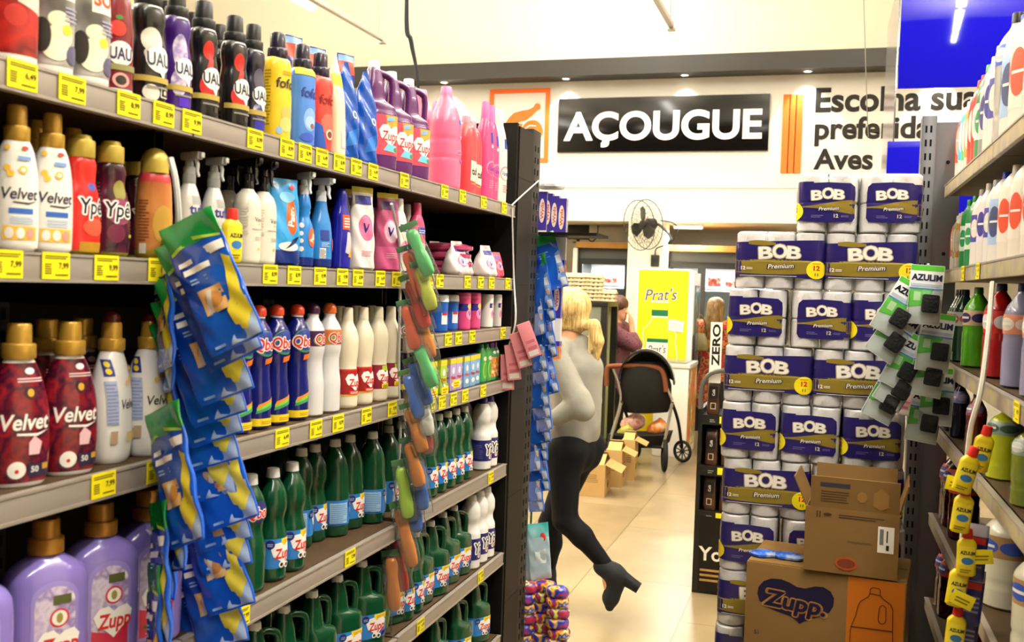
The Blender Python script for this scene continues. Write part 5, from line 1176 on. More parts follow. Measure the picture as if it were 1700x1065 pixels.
# pink soap boxes on a cord
def pinkbox(col='#dd8894'):
    mb = MB().box(-.0165, .0165, -.012, .012, -.085, 0, c(col, .45), .001)
    lb = decal(flatmap((0, -.012, -.085), (1, 0, 0), (0, 0, 1), (0, -1, 0)), [(rectf(-.012, .004, .012, .016), c('#d9cfc8', .5)), (lines(-.010, .02, .012, .05, 2), c('#c46a78', .5))], .0004)
    return mk('soap_box', [('carton', mb), ('label', lb)])
PROTO['pinkbox'] = pinkbox
PROTO['palebox'] = lambda: pinkbox('#cfaeb0')
for i, (px, py, a) in enumerate(((868, 536, 22), (856, 552, 18), (848, 572, 8), (842, 588, 2))):
    p = PY(px, py, 3.42+.012*i)
    o = put('pinkbox', p, (0, R(-a), R(20)), f'small pink box hanging from a white cord before the end unit, {ORD[i]} from the top', 'box', 'pink boxes on the cord'); o.scale = (1.5, 1.5, 1.5)
clip_strip('twine', 'white cord hanging from the top shelf corner down to the pink boxes', [PX(850, 345, XL+.004), PX(853, 460, XL+.004), PY(856, 530, 3.44), PY(846, 570, 3.46), PY(838, 592, 3.47)], .007)

# ------------------------------------------------------------------ goods on the end unit
def wrapbox():
    k = .001
    mb = MB().box(-.022, .022, -.02, .02, -.33, 0, c('#efe9e2', .35), .002)
    P = []
    for (o_, u) in (((0, -.02, -.33), (1, 0, 0)), ((.022, 0, -.33), (0, 1, 0))):
        n_ = (0, -1, 0) if u[0] else (1, 0, 0)
        P.append(('label', decal(flatmap(o_, u, (0, 0, 1), n_), [(rectf(-.02, .17, .02, .328), c('#43309a', .35)), (ell(0, .25, .012, .05), c('#efe2d8', .4)), (txt('Wyda', 0, .25, .012, .02, 0, .07, 90, L=0), c('#d8482c', .4)), (rectf(-.02, .0, .02, .055), c('#ee8a26', .35)), (rectf(-.02, .055, .02, .075), c('#43309a', .35)), (ell(0, .03, .012, .012), c('#e24a24', .4))], .0004)))
    return mk('wrap_roll_box', [('carton', mb)]+P)
PROTO['wrapbox'] = wrapbox
for i, (px, py) in enumerate(((902, 318), (911, 321), (922, 325), (934, 329))):
    p = PY(px, py, 3.98+.004*i)
    put('wrapbox', p, (0, 0, R(8)), f'long purple and orange wrap roll box in the upper row, {ORD[i]} from the post', 'box', 'wrap roll boxes, upper row')
for i, (px, py) in enumerate(((914, 466), (926, 464))):
    p = PY(px, py, 4.0+.012*i); put('wrapbox', p, (0, 0, R(8)), f'long wrap roll box in the lower row beside the blonde hair, {ORD[i]} of two', 'box', 'wrap roll boxes, lower row')
p = PY(904, 309, 3.98); t = pillow(110, 90, 34, c('#dfe4ea', .2, coat=.5), None, 'film_roll_pack'); t.location = (p.x+.03, 3.98, p.z-.012); tag(t, 'shiny white film pack lying on top of the wrap roll boxes', 'pack')
mb = MB(); z_ = PY(902, 330, 3.98).z-.345
t = thing('hook_bar', 'black bracket bar behind the wrap roll boxes on the end unit', 'bracket', (XL, 3.8, z_+.2))
mb.box(.0, .24, .03, .25, -.012, .0, BLK); mb.build('bar', t)
SPM = [pat(['#1f2f9e', '#1f2f9e', '#d8281e', '#f2c81e', '#22309a', '#e9e4da'], 26, .3, 1), pat(['#d8281e', '#f2b81e', '#243aa8', '#243aa8', '#d8281e'], 24, .3, 1), pat(['#3a2f8a', '#e8d83a', '#3a2f8a', '#c8241e', '#2a3aa0'], 28, .3, 1)]
for i in range(3): PROTO[f'sponge{i}'] = (lambda i=i: pillow(96, 72, 44, SPM[i], None, 'sponge_pack'))
n_ = 0
for lev in range(6):
    for j in range(3):
        n_ += 1
        put(f'sponge{(lev+j) % 3}', (XL-.03+.075*(j-1)+random.uniform(-.008, .008)+.06, 3.93+.05*(j % 2)+.03, .105+lev*.043), (0, 0, R(random.uniform(-25, 25))), f'colourful sponge pack piled at the foot of the end unit, {ORD[n_-1]} from the bottom', 'pack', 'sponge packs at the end unit')
TEAL = pat(['#1a8a92', '#2ab0b0', '#9fc4d0'], 9, .2, coat=.4)
def tealpack():
    B = Body([(-240, 44, 1), (-230, 46, 5), (-120, 46, 8), (-20, 46, 4), (0, 46, 1)], 5, 32, 14, wob=.002)
    return mk('cloth_pack', [('pouch', B.skin(MB(), c('#9fb6c6', .18, coat=.5), [(-60, 0, TEAL)])), ('label', decal(B.surf, [(Rm(-20, -170, 26, -110), c('#c9d6da', .3)), (Em(18, -60, 12, 20), c('#d8402c', .3))]))])
PROTO['teal'] = tealpack
for i, (px, py, yw) in enumerate(((892, 868, 28), (884, 885, 45), (876, 900, 60))):
    p = PY(px, py, 4.0+.03*i); put('teal', p, (0, R(-6), R(yw)), f'clear cloth pack with teal header below the glove packs, {ORD[i]} of three', 'pack', 'teal cloth packs')

# ------------------------------------------------------------------ strips across the aisle
YA = 2.98
def azulim():
    k = .001
    card = MB().box(-.044, .044, -.0006, .0006, -.165, 0, c('#e4e8ea', .35), .0005)
    mp = flatmap((0, -.0006, 0), (1, 0, 0), (0, 0, 1), (0, -1, 0))
    lb = decal(mp, [(rectf(-.043, -.016, .043, -.001), c('#58c43a', .35)), (txt('AZULIM', 0, -.034, .017, .05, 0, .078, L=0), c('#1a1f4e', .4)), (rectf(-.04, -.06, .04, -.052), c('#b8c8dc', .4)), (poly([(-.043, -.07), (.02, -.066), (.0, -.11), (-.043, -.12)], 0), c('#5ccf3a', .35)), (rectf(-.043, -.068, .043, -.064), c('#3a8ac0', .35)), (rectf(-.03, -.1, -.012, -.075), c('#c8ecb0', .4))], .0004)
    it = MB(); it.box(-.008, .036, -.024, -.003, -.132, -.082, c('#191b1c', .7, bump=.5, bscale=120), .006)
    bl = Body([(-162, 40, 4), (-158, 42, 12), (-110, 42, 14), (-76, 40, 9), (-70, 36, 3)], 4, 28, 10)
    bm_ = bl.skin(MB(), film('blister_clear', .14, '#eef4f2', .04, .25, 40))
    return mk('scourer_card', [('card', card), ('printing', lb), ('scourer', it), ('blister', bm_)])
PROTO['azulim'] = azulim
AZ = [(1541, 440, 3, 0), (1520, 470, 30, 6), (1515, 512, 34, 8), (1560, 520, 6, 0), (1552, 562, 8, -4), (1528, 558, 26, 6), (1522, 590, 30, 8), (1498, 612, 26, 6), (1560, 610, 2, -10), (1545, 640, 8, 0)]
for i, (px, py, a, yw) in enumerate(AZ):
    p = PY(px, py, YA+.012*i)
    put('azulim', p, (R(-4), R(a), R(yw)), f'green and white scourer card with black pad in clear blister, {ORD[i]} from the top', 'scourer card', 'scourer cards on the strip')
clip_strip('clip_strip', 'grey clip strip carrying the scourer cards beside the paper tower', [PY(1541, 438, YA+.03), PY(1538, 520, YA+.12), PY(1535, 600, YA+.15), PY(1532, 700, YA+.15)], .008, c('#8a8d90', .4))
for i, (px, py, a) in enumerate(((1532, 645, -12), (1512, 640, 10))):
    p = PY(px, py, 3.13+.03*i); o = put('palebox', p, (0, R(a), R(-10)), f'pale pink box hanging below the scourer cards, {ORD[i]} of two', 'box', 'pink boxes below scourers'); o.scale = (1.3, 1.3, 1.05)
YS = 2.25
clip_strip('clip_strip', 'white clip strip slanting down before the drink bottles', [PX(1648, 468, XR-.004), PX(1640, 560, XR-.02), PY(1628, 650, YS+.03), PY(1610, 720, YS+.03), PY(1600, 850, YS+.04), PY(1590, 1060, YS+.04)], .011, c('#e9e4da', .3))
FY = [(1598, 733, 14), (1596, 800, 6), (1607, 872, 0), (1588, 923, 6), (1586, 1000, 4), (1626, 700, 10)]
for i, (px, py, a) in enumerate(FY):
    p = PY(px, py, YS-.02+.01*i); o = put('flask_yellow', (p.x, p.y, p.z-.104), (0, R(a), R(-6)), f'yellow flask with red cap hanging before the drink bottles, {ORD[i]} of six', 'bottle', 'yellow flasks on the strip')
    o.scale = (.95, .95, .95)
def ytag():
    return mk('shelf_talker', [('card', MB().box(-.022, .022, -.0006, .0006, -.03, 0, YC, .0003)), ('printing', decal(flatmap((0, -.0006, 0), (1, 0, 0), (0, 0, 1), (0, -1, 0)), [(lines(-.014, -.022, .014, -.008, 2), c('#8a7a14', .5))], .0003))])
PROTO['ytag'] = ytag
for i, (px, py, a) in enumerate(((1628, 912, -8), (1603, 985, 20), (1592, 792, 10))):
    put('ytag', PY(px, py, YS-.01), (0, R(a), R(-5)), f'small yellow card among the hanging flasks, {ORD[i]} of three', 'card', 'yellow cards among flasks')
def packdark():
    B = Body([(-120, 20, 3), (-110, 21, 9), (-20, 21, 9), (0, 20, 2)], 3.5, 24, 14)
    return mk('razor_pack', [('pouch', B.skin(MB(), pat(['#1a1d5a', '#2a2f86', '#5a5a8a'], 40, .3), [(-24, 0, c('#b9b4c8', .4))])), ('label', decal(B.surf, [(Rm(-16, -40, 16, -26), RED), (Lm(-14, -90, 14, -50, 4), c('#8a8ab0', .4))]))])
PROTO['packdark'] = packdark
for i, (px, py) in enumerate(((1626, 870), (1620, 945), (1612, 1000))):
    put('packdark', PY(px, py, YS+.02+.02*i), (0, R(4), R(-8)), f'narrow dark blue pack behind the yellow flasks, {ORD[i]} of three from the top', 'pack', 'dark blue packs on the strip')

# ------------------------------------------------------------------ bottles across the aisle
def pet(key, col, lab, labc, cap, h=270, r=40, lz=(120, 170), rough=.12, trans=0., sh=0):
    def f():
        if sh == 0: K = [(0, r*.8, r*.8), (6, r, r), (h*.42, r, r), (h*.46, r*.95, r*.95), (h*.62, r, r), (h*.72, r*.92, r*.92), (h*.86, r*.5, r*.5), (h*.92, 13, 13), (h*.93, 13, 13)]
        elif sh == 1: K = [(0, r*.85, r*.75), (6, r, r*.85), (h*.6, r, r*.85), (h*.78, r*.85, r*.75), (h*.9, r*.4, r*.4), (h*.93, 12, 12)]
        else: K = [(0, r*.9, r*.9), (6, r, r), (h*.2, r*1.0, r), (h*.24, r*.96, r*.96), (h*.28, r, r), (h*.7, r, r), (h*.82, r*.7, r*.7), (h*.9, 15, 15), (h*.93, 14, 14)]
        B = Body(K, 2.0 if sh != 1 else 2.6, 32, 8)
        m = c(col, rough, coat=.5, trans=trans)
        P = [('body', B.skin(MB(), m))]
        u = r*3.0*.001
        L = [(rect(-u, lz[0]*.001, u, lz[1]*.001, .008), c(lab, .4))]
        zc = (lz[0]+lz[1])/2; dz = (lz[1]-lz[0])
        L += [(Em(0, zc, r*.55, dz*.34), c(labc, .4)), (Em(-r*1.1, zc, r*.5, dz*.3), c(labc, .4)), (Em(r*1.1, zc, r*.5, dz*.3), c(labc, .4)), (Rm(-r*.4, zc-3, r*.4, zc+4), WLB)]
        P.append(('label_print', decal(B.surf, L)))
        P.append(('cap', MB().lathe(plain(15, 14, h*.92, h), c(cap, .35), 20)))
        return mk('drink_bottle' if sh == 0 else 'cleaner_bottle', P)
    PROTO[key] = f
pet('r_orange', '#d9d4cc', '#e2482e', '#f2b09a', '#d8d4ce', 235, 34, (60, 200), sh=1); pet('r_cyan', '#e6e4de', '#3fb4e6', '#e8f2f6', '#e9e4da', 240, 34, (60, 200), sh=1)
pet('r_lgreen', '#e6e4de', '#5aba8a', '#eaf2ec', '#f0ece2', 240, 34, (50, 200), sh=1); pet('r_amber', '#efe6d6', '#eaa04a', '#f6ecd8', '#f0ece2', 240, 34, (50, 190), sh=1)
pet('r_red', '#d8261e', '#d8261e', '#f0e2da', '#d8261e', 262, 34, (60, 200), .3, sh=1); pet('r_green', '#1f8a4a', '#e6ece6', '#2a9a5a', '#2aa04a', 275, 36, (70, 170), .3, sh=1)
pet('r_grey', '#8e8c8e', '#d6d4d8', '#4a4a86', '#b8b4b2', 280, 38, (60, 200), .3, sh=1); pet('r_white', '#ebe6e0', '#e9e4ec', '#3a3a9a', '#ded9d2', 290, 38, (80, 210), .3, sh=1)
pet('r_blue', '#e9e6e2', '#4a4aa8', '#e9e4da', '#b9b6b4', 285, 38, (90, 190), .3, sh=1); pet('r_clear', '#b9b6b4', '#2c5ad0', '#c9d4e6', '#161616', 330, 46, (200, 250), .1, sh=2)
pet('r_jug', '#eae6e0', '#a8c6ee', '#3a4a7a', '#2a4fd0', 300, 50, (60, 210), .35, sh=1); pet('r_redw', '#efe6da', '#efe8dc', '#e2502e', '#e8dfd2', 300, 50, (60, 220), .35, sh=1)
pet('d_green', '#0f3a26', '#b9c4c4', '#c8502c', '#15162a', 262, 40, (130, 180)); pet('d_lime', '#5ab41e', '#e9c9a0', '#3a2c6a', '#4a8a1c', 268, 46, (140, 190)); pet('d_red', '#a81614', '#c8281e', '#d8d4d8', '#26264a', 275, 46, (130, 195)); pet('d_lav', '#8a88a8', '#d98a6a', '#e6dcd0', '#2c2a6a', 272, 46, (140, 190))
pet('d_dark', '#16122a', '#6a6a9a', '#9a8ab0', '#1a1230', 240, 40, (150, 200)); pet('d_yellow', '#b8c01c', '#8a9a90', '#3a5a4a', '#a8a83a', 250, 60, (150, 195), sh=2); pet('d_olive', '#76802c', '#8f9a94', '#c6ccc8', '#5a6a2c', 250, 58, (150, 195), sh=2)
pet('d_maroon', '#3c0a0c', '#c8402c', '#2a4aa8', '#2a0808', 250, 48, (150, 200)); pet('d_cream', '#dcd8c0', '#b08a5a', '#3a58c0', '#c9c4b0', 262, 64, (130, 185), .3, sh=2); pet('d_brown', '#5a1a14', '#a8382a', '#8a7a9a', '#3a3a5a', 240, 38, (150, 200))
def rowR(shelf, seq, where, b, ang, group):
    kz = dict(R1=1., R2=.74, R3=.84, R4=.69, R5=.9, R6=.85)[shelf]
    tot, cnt, last = {}, {}, 9.
    for q in seq: tot[q[0]] = tot.get(q[0], 0)+1
    for key, px in seq:
        a_, b_, _, _ = foot(key); bx = max(a_, b_)*kz
        X = XR+.016+bx
        y = min(yat(px, X, ZR(shelf)), last-bx, 3.46-bx); last = y-bx
        cnt[key] = cnt.get(key, 0)+1
        lb = f'{RN[key]} {where}' + ('' if tot[key] == 1 else f', {ORD[cnt[key]-1]} from the post')
        put(key, (X, y, ZR(shelf)-.003), (0, 0, R(-90+ang)), lb, 'bottle', group if tot[key] > 1 else None, (kz, kz, kz))
RN = dict(r_orange='orange labelled bottle', r_cyan='cyan labelled bottle', r_lgreen='mint labelled bottle', r_amber='amber labelled bottle', r_red='red bottle', r_green='green bottle', r_grey='grey bottle', r_white='white bottle with violet print', r_blue='white bottle with violet band', r_clear='clear bottle with black cap', r_jug='bottle with pale blue label', r_redw='cream bottle with red print',
          d_green='dark green drink bottle', d_lime='lime green drink bottle', d_red='red drink bottle', d_lav='lavender drink bottle', d_dark='dark violet bottle', d_yellow='yellow detergent bottle', d_olive='olive detergent bottle', d_maroon='maroon bottle', d_cream='cream bottle with blue emblem', d_brown='brown red bottle')
rowR('R1', [('r_orange', 1576), ('r_cyan', 1584), ('r_lgreen', 1592), ('r_amber', 1601), ('r_red', 1612), ('r_red', 1622), ('r_green', 1632), ('r_grey', 1642), ('r_white', 1653), ('r_blue', 1664), ('r_clear', 1676), ('r_jug', 1692), ('r_redw', 1712), ('r_redw', 1740)], 'on the highest shelf across the aisle', .04, 30, 'bottles on the highest shelf across the aisle')
rowR('R2', [('r_orange', 1578), ('r_lgreen', 1588), ('r_amber', 1597), ('r_green', 1607), ('r_green', 1616), ('r_blue', 1627), ('r_white', 1638), ('r_blue', 1650), ('r_jug', 1665), ('r_redw', 1682), ('r_redw', 1702), ('r_redw', 1726)], 'on the second shelf across the aisle', .04, 30, 'bottles on the second shelf across the aisle')
rowR('R3', [('d_green', 1571), ('d_green', 1583), ('d_green', 1597), ('d_lime', 1619), ('d_red', 1656), ('d_lav', 1692), ('d_lav', 1728)], 'on the third shelf across the aisle', .04, 25, 'drink bottles on the third shelf')
rowR('R4', [('d_dark', 1566), ('d_dark', 1578), ('d_dark', 1592), ('d_brown', 1618), ('d_yellow', 1668), ('d_olive', 1712), ('d_olive', 1750)], 'on the fourth shelf across the aisle', .04, 25, 'bottles on the fourth shelf')
rowR('R5', [('d_maroon', 1566), ('d_maroon', 1580), ('d_maroon', 1598), ('d_cream', 1672), ('d_cream', 1730)], 'on the fifth shelf across the aisle', .04, 25, 'bottles on the fifth shelf')
rowR('R6', [('d_maroon', 1562), ('d_maroon', 1578), ('d_brown', 1612)], 'on the sixth shelf across the aisle', .04, 25, 'bottles on the sixth shelf')
# ------------------------------------------------------------------ back of the shop
def XY(px, Y, z): return float(solve(px, (0, Y, z), 0)[0])
WOOD = c('#b9843f', .5, var=.3, bscale=12); DK = c('#15140f', .4); GREYM = c('#4b4a46', .45)
# glazed coolers in the recess
def cooler(name, label, px0, px1, Y, ztop, doors, group):
    x0, x1 = PY(px0, 430, Y).x, PY(px1, 430, Y).x
    w_ = x1-x0; t = thing(name, label, 'cooler', (x0, Y, 0), group=group)
    mb = MB(); IN = c('#eceff2', .6)
    mb.box(0, .05, 0, .7, 0, ztop, DK); mb.box(w_-.05, w_, 0, .7, 0, ztop, DK); mb.box(.05, w_-.05, .66, .7, 0, ztop, IN); mb.box(.05, w_-.05, 0, .66, 0, .35, DK); mb.box(.05, w_-.05, 0, .66, ztop-.12, ztop, GREYM)
    mb.build('cabinet', t)
    dw = (w_-.1)/doors
    for i in range(doors):
        a = .05+dw*i
        m = MB(); f = .045
        m.box(a, a+f, -.03, 0, .35, ztop-.12, DK); m.box(a+dw-f, a+dw, -.03, 0, .35, ztop-.12, DK); m.box(a+f, a+dw-f, -.03, 0, .35, .4, DK); m.box(a+f, a+dw-f, -.03, 0, ztop-.19, ztop-.12, DK)
        d = m.build('door', t)
        MB().box(a+f, a+dw-f, -.018, -.012, .4, ztop-.19, film('cooler_glass', .06, '#eef4f4', 0, 0., 5)).build('pane', d)
    for z in np.arange(.55, ztop-.25, .36):
        MB().box(.06, w_-.06, .06, .62, z-.012, z, c('#d9dcde', .4)).build('shelf', t)
    MB().box(.12, w_-.12, .08, .14, ztop-.16, ztop-.13, c('#fdfbf4', .4, emit=5)).build('light_strip', t)
    area('cooler_light', (x0+w_/2, Y+.2, ztop-.17), w_-.3, .1, 55, col=(1, .98, .95))
    return x0, w_
zt1 = PY(1000, 412, 11.5).z
x0, wa = cooler('glass_door_cooler', 'black glass door cooler behind the egg cartons, under the wood board', 955, 1052, 11.5, zt1, 1, 'coolers under the wood boards')
zt2 = PY(1160, 418, 11.5).z
x1, wb = cooler('glass_door_cooler', 'wide black two door cooler stocked with meat behind the red flowered dress', 1098, 1300, 11.5, zt2, 3, 'coolers under the wood boards')
MEAT = [pat(['#7a2018', '#b03a2c', '#e0c8b8'], 18, .3), pat(['#5a2a1e', '#8a4a34', '#d8b8a0'], 16, .3), pat(['#c8b8a8', '#9a3a2c', '#6a1a14'], 20, .3), pat(['#d8d4cc', '#b8a898', '#8a5a48'], 14, .3)]
for i in range(4): PROTO[f'meat{i}'] = (lambda i=i: mk('meat_pack', [('tray', MB().box(-.09, .09, -.08, .08, 0, .03, c('#efece6', .4), .01)), ('meat', MB().box(-.075, .075, -.07, .07, .028, .1+.02*i, MEAT[i], .025))]))
n_ = 0
for cx0, cw, zt in ((x0, wa, zt1), (x1, wb, zt2)):
    for z in np.arange(.55, zt-.25, .36):
        k = int((cw-.25)/.2)
        for j in range(k):
            if random.random() < .12: continue
            put(f'meat{random.randrange(4)}', (cx0+.19+.2*j, 11.5+.24, float(z)), (0, 0, R(random.uniform(-6, 6))), 'wrapped meat tray on a lit shelf inside the glass door coolers', 'meat pack', 'meat trays in the coolers'); n_ += 1
for (pa, pb, lb, py) in ((956, 1043, 'wood board running over the cooler behind the egg cartons', 406), (1101, 1300, 'wood board running over the wide cooler beside the pillar', 408)):
    a, b = PY(pa, py, 11.4), PY(pb, py, 11.4)
    zz = (zt1 if pa < 1000 else zt2)
    tag(MB().box(a.x, b.x, 11.4, 12.2, zz, zz+.07, WOOD, .004).build('wood_board'), lb, 'board')
# white post left of first cooler, items on the board
a = PY(958, 425, 11.42); tag(MB().box(a.x-.05, a.x, 11.42, 11.48, 0, zt1-.005, c('#e9e5da', .5)).build('cooler_side_post'), 'white upright strip beside the first cooler', 'post')
p = PY(955, 396, 11.6); t = thing('monitor', 'small black monitor standing on the wood board with loose cable', 'monitor', (p.x, 11.75, zt1+.07))
MB().box(-.13, .13, -.02, .02, .04, .26, DK, .008).build('screen', t); MB().lathe([(.07, 0), (.07, .01), (.02, .02), (.02, .06)], DK, 16).build('foot', t)
mb = MB(); mb.tube([(.17+.07*math.sin(a_), 0, .17+.15*math.cos(a_)) for a_ in np.linspace(0, 6.2, 20)], .008, DK, 6, True); mb.build('cable', t)
# pillar fan
p = PY(1068, 373, 10.72); RF = .27
t = thing('wall_fan', 'black three-blade wall fan with round wire guard mounted on the cream pillar', 'fan', (p.x, 10.72, p.z), (R(8), 0, R(-42)))
CH = c('#2f2d29', .35, metal=.4)
for nm, yy, bulge in (('front_guard', -.06, -.05), ('rear_guard', .05, .03)):
    mb = MB()
    for r_ in (RF, RF*.72, RF*.45, RF*.2): mb.tube([(r_*math.cos(a_), yy+bulge*(1-r_/RF), r_*math.sin(a_)) for a_ in np.linspace(0, 2*math.pi, 40)[:-1]], .005 if r_ == RF else .002, CH, 5, True)
    for a_ in np.linspace(0, 2*math.pi, 30)[:-1]: mb.tube([(RF*math.cos(a_), yy, RF*math.sin(a_)), (RF*.2*math.cos(a_), yy+bulge*.8, RF*.2*math.sin(a_))], .0017, CH, 4)
    mb.build(nm, t)
for k in range(3):
    mb = MB(); A_ = R(120*k+35)
    pts = [(.03, -.03), (.09, -.075), (.17, -.07), (.205, -.01), (.18, .055), (.1, .05), (.03, .03)]
    rot = Matrix.Rotation(A_, 4, 'Y')
    mb.prism(pts, lambda x, y, d: rot @ Vector((x, -.01+d+y*.28, y)), .004, DK); mb.build('blade', t)
M90 = Matrix.Rotation(R(90), 4, 'X')
MB().lathe([(.0, -.04), (.045, -.035), (.05, .02), (.03, .03)], DK, 20, M90).build('hub', t)
MB().lathe([(.03, -.16), (.06, -.15), (.065, -.06), (.04, -.04)], DK, 20, M90).build('motor', t)
mb = MB(); mb.tube(spline([(.0, .15, 0), (.05, .2, -.03), (.18, .22, -.16), (.2, .16, -.22)], 5), .015, DK, 8); mb.build('arm', t)
s = PY(1088, 433, 10.97); t = thing('wall_socket', 'small black socket box on the cream pillar with cable to the fan', 'socket', (s.x, 10.98, s.z))
MB().box(-.045, .045, -.05, 0, -.065, .065, DK, .008).build('box', t)
e1 = PY(1110, 415, 10.9)
mb = MB(); mb.tube(spline([(0, -.03, .065), (.02, -.06, .14), (.17, -.06, .2), (.24, -.05, .34), (.18, -.05, .42), (.05, -.1, .44)], 6), .007, DK, 6); mb.build('cable', t)
# juice cooler with yellow side
Yp = 10.3
a, b = PY(1053, 600, Yp), PY(1140, 600, Yp); zt = PY(1100, 446, Yp).z; w_ = b.x-a.x; PD = .55
rz = R(4)
t = thing('juice_cooler', 'upright juice cooler with bright yellow panel and white bottle drawing', 'cooler', (a.x, Yp, 0))
mb = MB(); mb.box(0, w_, 0, PD, 0, zt, c('#f2efe6', .4), .01); mb.build('cabinet', t)
mb = MB(); mb.box(w_, w_+.045, .0, PD, .1, zt-.03, c('#f2efe6', .35), .006); mb.box(w_+.002, w_+.05, .08, PD-.06, .3, zt-.16, c('#5c7c80', .15), .004); d = mb.build('door', t); MB().box(w_+.05, w_+.07, .03, .07, .8, 1.15, DK, .006).build('handle', d)
YP = c('#f7dc14', .4); mp = flatmap((0, 0, 0), (1, 0, 0), (0, 0, 1), (0, -1, 0))
WL = c('#f2efe0', .5); GB_ = c('#0d6a45', .4); PB = c('#3c3f7c', .45)
def pz(py): return PY(1095, py, Yp).z
def pxx(px, py=520): return PY(px, py, Yp).x-a.x
zc1, zc2 = pz(500), pz(485)
L = [(rectf(.015, .1, w_-.01, zt-.015), YP), (txt("Prat's", pxx(1096), pz(488), .125, .02, .25, pxx(1124)-pxx(1068), 3, L=0), WL), (txt("Prat's", pxx(1096), pz(488), .12, .0, .25, pxx(1122)-pxx(1069), 3, L=0), PB),
     (lines(pxx(1080), pz(502), pxx(1112), pz(499), 1, .8), WL)]
bt = [(1083, 526), (1080, 534), (1068, 546), (1066, 562), (1069, 570), (1066, 580), (1067, 640), (1127, 640), (1124, 580), (1121, 566), (1124, 556), (1120, 545), (1109, 534), (1108, 526)]
bt = [(pxx(x, y), pz(y)) for x, y in bt]
ctr = (sum(x for x, y in bt)/len(bt), sum(y for x, y in bt)/len(bt))
L += [(poly(bt, 0), WL), (poly([(ctr[0]+(x-ctr[0])*.955, ctr[1]+(y-ctr[1])*.975) for x, y in bt], 0), c('#f3d522', .4)), (rectf(pxx(1082), pz(524), pxx(1109), pz(514)), GB_), (rectf(pxx(1082), pz(527), pxx(1109), pz(524.5)), WL),
      (rectf(pxx(1075), pz(596), pxx(1111), pz(563)), WL), (rectf(pxx(1076), pz(568), pxx(1111), pz(562)), GB_), (txt("Prat's", pxx(1093), pz(579), .085, .0, .25, pxx(1108)-pxx(1078), 3, L=0), PB)]
decal(mp, L, .002, .0012).build('panel_print', t)
nt_ = MB(); u, v = Vector((1, 0, -.12)).normalized(), Vector((.12, 0, 1)).normalized()
decal(flatmap((pxx(1109, 540), -.01, pz(547)), u, v, (0, -1, 0)), [(rectf(0, 0, .155, .115), c('#f4f1e8', .6)), (lines(.02, .02, .13, .09, 4, .3), c('#c9a098', .6))], .001, mb=nt_); nt_.build('notice', t)
# chest freezer
Yf = 9.55
a, b = PY(1092, 700, Yf), PY(1130, 700, Yf); ztf = PY(1110, 603, Yf).z; fd = .62
t = thing('chest_freezer', 'white glass top chest freezer with red food print on its end', 'freezer', (a.x, Yf, 0))
fw2 = b.x-a.x+.06
mb = MB(); mb.box(-.05, fw2, 0, fd, 0, ztf-.04, c('#efe9de', .4), .012); mb.build('cabinet', t)
MB().box(-.06, fw2+.01, -.012, fd+.01, ztf-.04, ztf, c('#d9d6cc', .35), .006).build('rim', t)
MB().box(-.03, fw2-.03, .03, fd-.03, ztf, ztf+.012, film('freezer_glass', .2, '#dfe8e6', .1, 0, 5)).build('lid', t)
decal(flatmap((fw2, .0, 0), (0, 1, 0), (0, 0, 1), (1, 0, 0)), [(rectf(.01, .08, fd-.01, ztf-.05), pat(['#b8301c', '#d8782c', '#6a7a3c', '#e8d0a8', '#c23a24'], 4, .4, 3))], .002).build('side_print', t)
# deli counter with dark frame and cartons of eggs
Yc = 8.95
xr = PY(1007, 560, Yc).x; zc = PY(1000, 500, Yc).z
t = thing('deli_counter', 'dark framed glass counter carrying the stacked egg cartons', 'counter', (xr-.6, Yc, 0))
mb = MB(); mb.box(-.6, .6, 0, .5, 0, .12, DK); mb.box(-.6, .6, .0, .5, zc-.05, zc, DK, .005)
for x_ in (-.6, .54): mb.box(x_, x_+.06, 0, .05, .12, zc-.05, DK); mb.box(x_, x_+.06, .45, .5, .12, zc-.05, DK)
mb.build('frame', t)
MB().box(-.54, .54, .012, .018, .12, zc-.05, film('counter_glass', .12, '#cfd6c4', .25, 0, 5)).build('pane', t)
MB().box(-.54, .54, .05, .45, .12, .16, c('#8a8f6a', .5)).build('floor_panel', t)
MB().box(-.54, .54, .44, .45, .16, zc-.05, c('#a9a878', .5)).build('back_panel', t)
def eggs():
    mb = MB(); k = .001
    mb.box(-.09, .09, -.06, .06, 0, .016, c('#d9c9a4', .7), .004)
    m2 = MB()
    for i in range(4):
        for j in range(2): m2.lathe([(.018, .012), (.021, .022), (.017, .034), (.008, .042), (.0, .0425)], c('#ecd9b4', .6), 10, Matrix.Translation((-.066+.044*i, -.027+.054*j, 0)))
    return mk('egg_carton', [('tray', mb), ('eggs', m2)])
PROTO['eggs'] = eggs
for lev in range(7):
    for j in range(4):
        if lev > 2 and j == 3: continue
        px = 944+j*21
        p = PY(px, 500, Yc+.12)
        put('eggs', (p.x+.005*((lev*7+j*3) % 3-1), Yc+.12, zc+lev*.0355 if lev < 7 else 0), (0, 0, 0), 'pale egg carton in the stacks on the dark deli counter', 'egg carton', 'egg cartons on the deli counter')
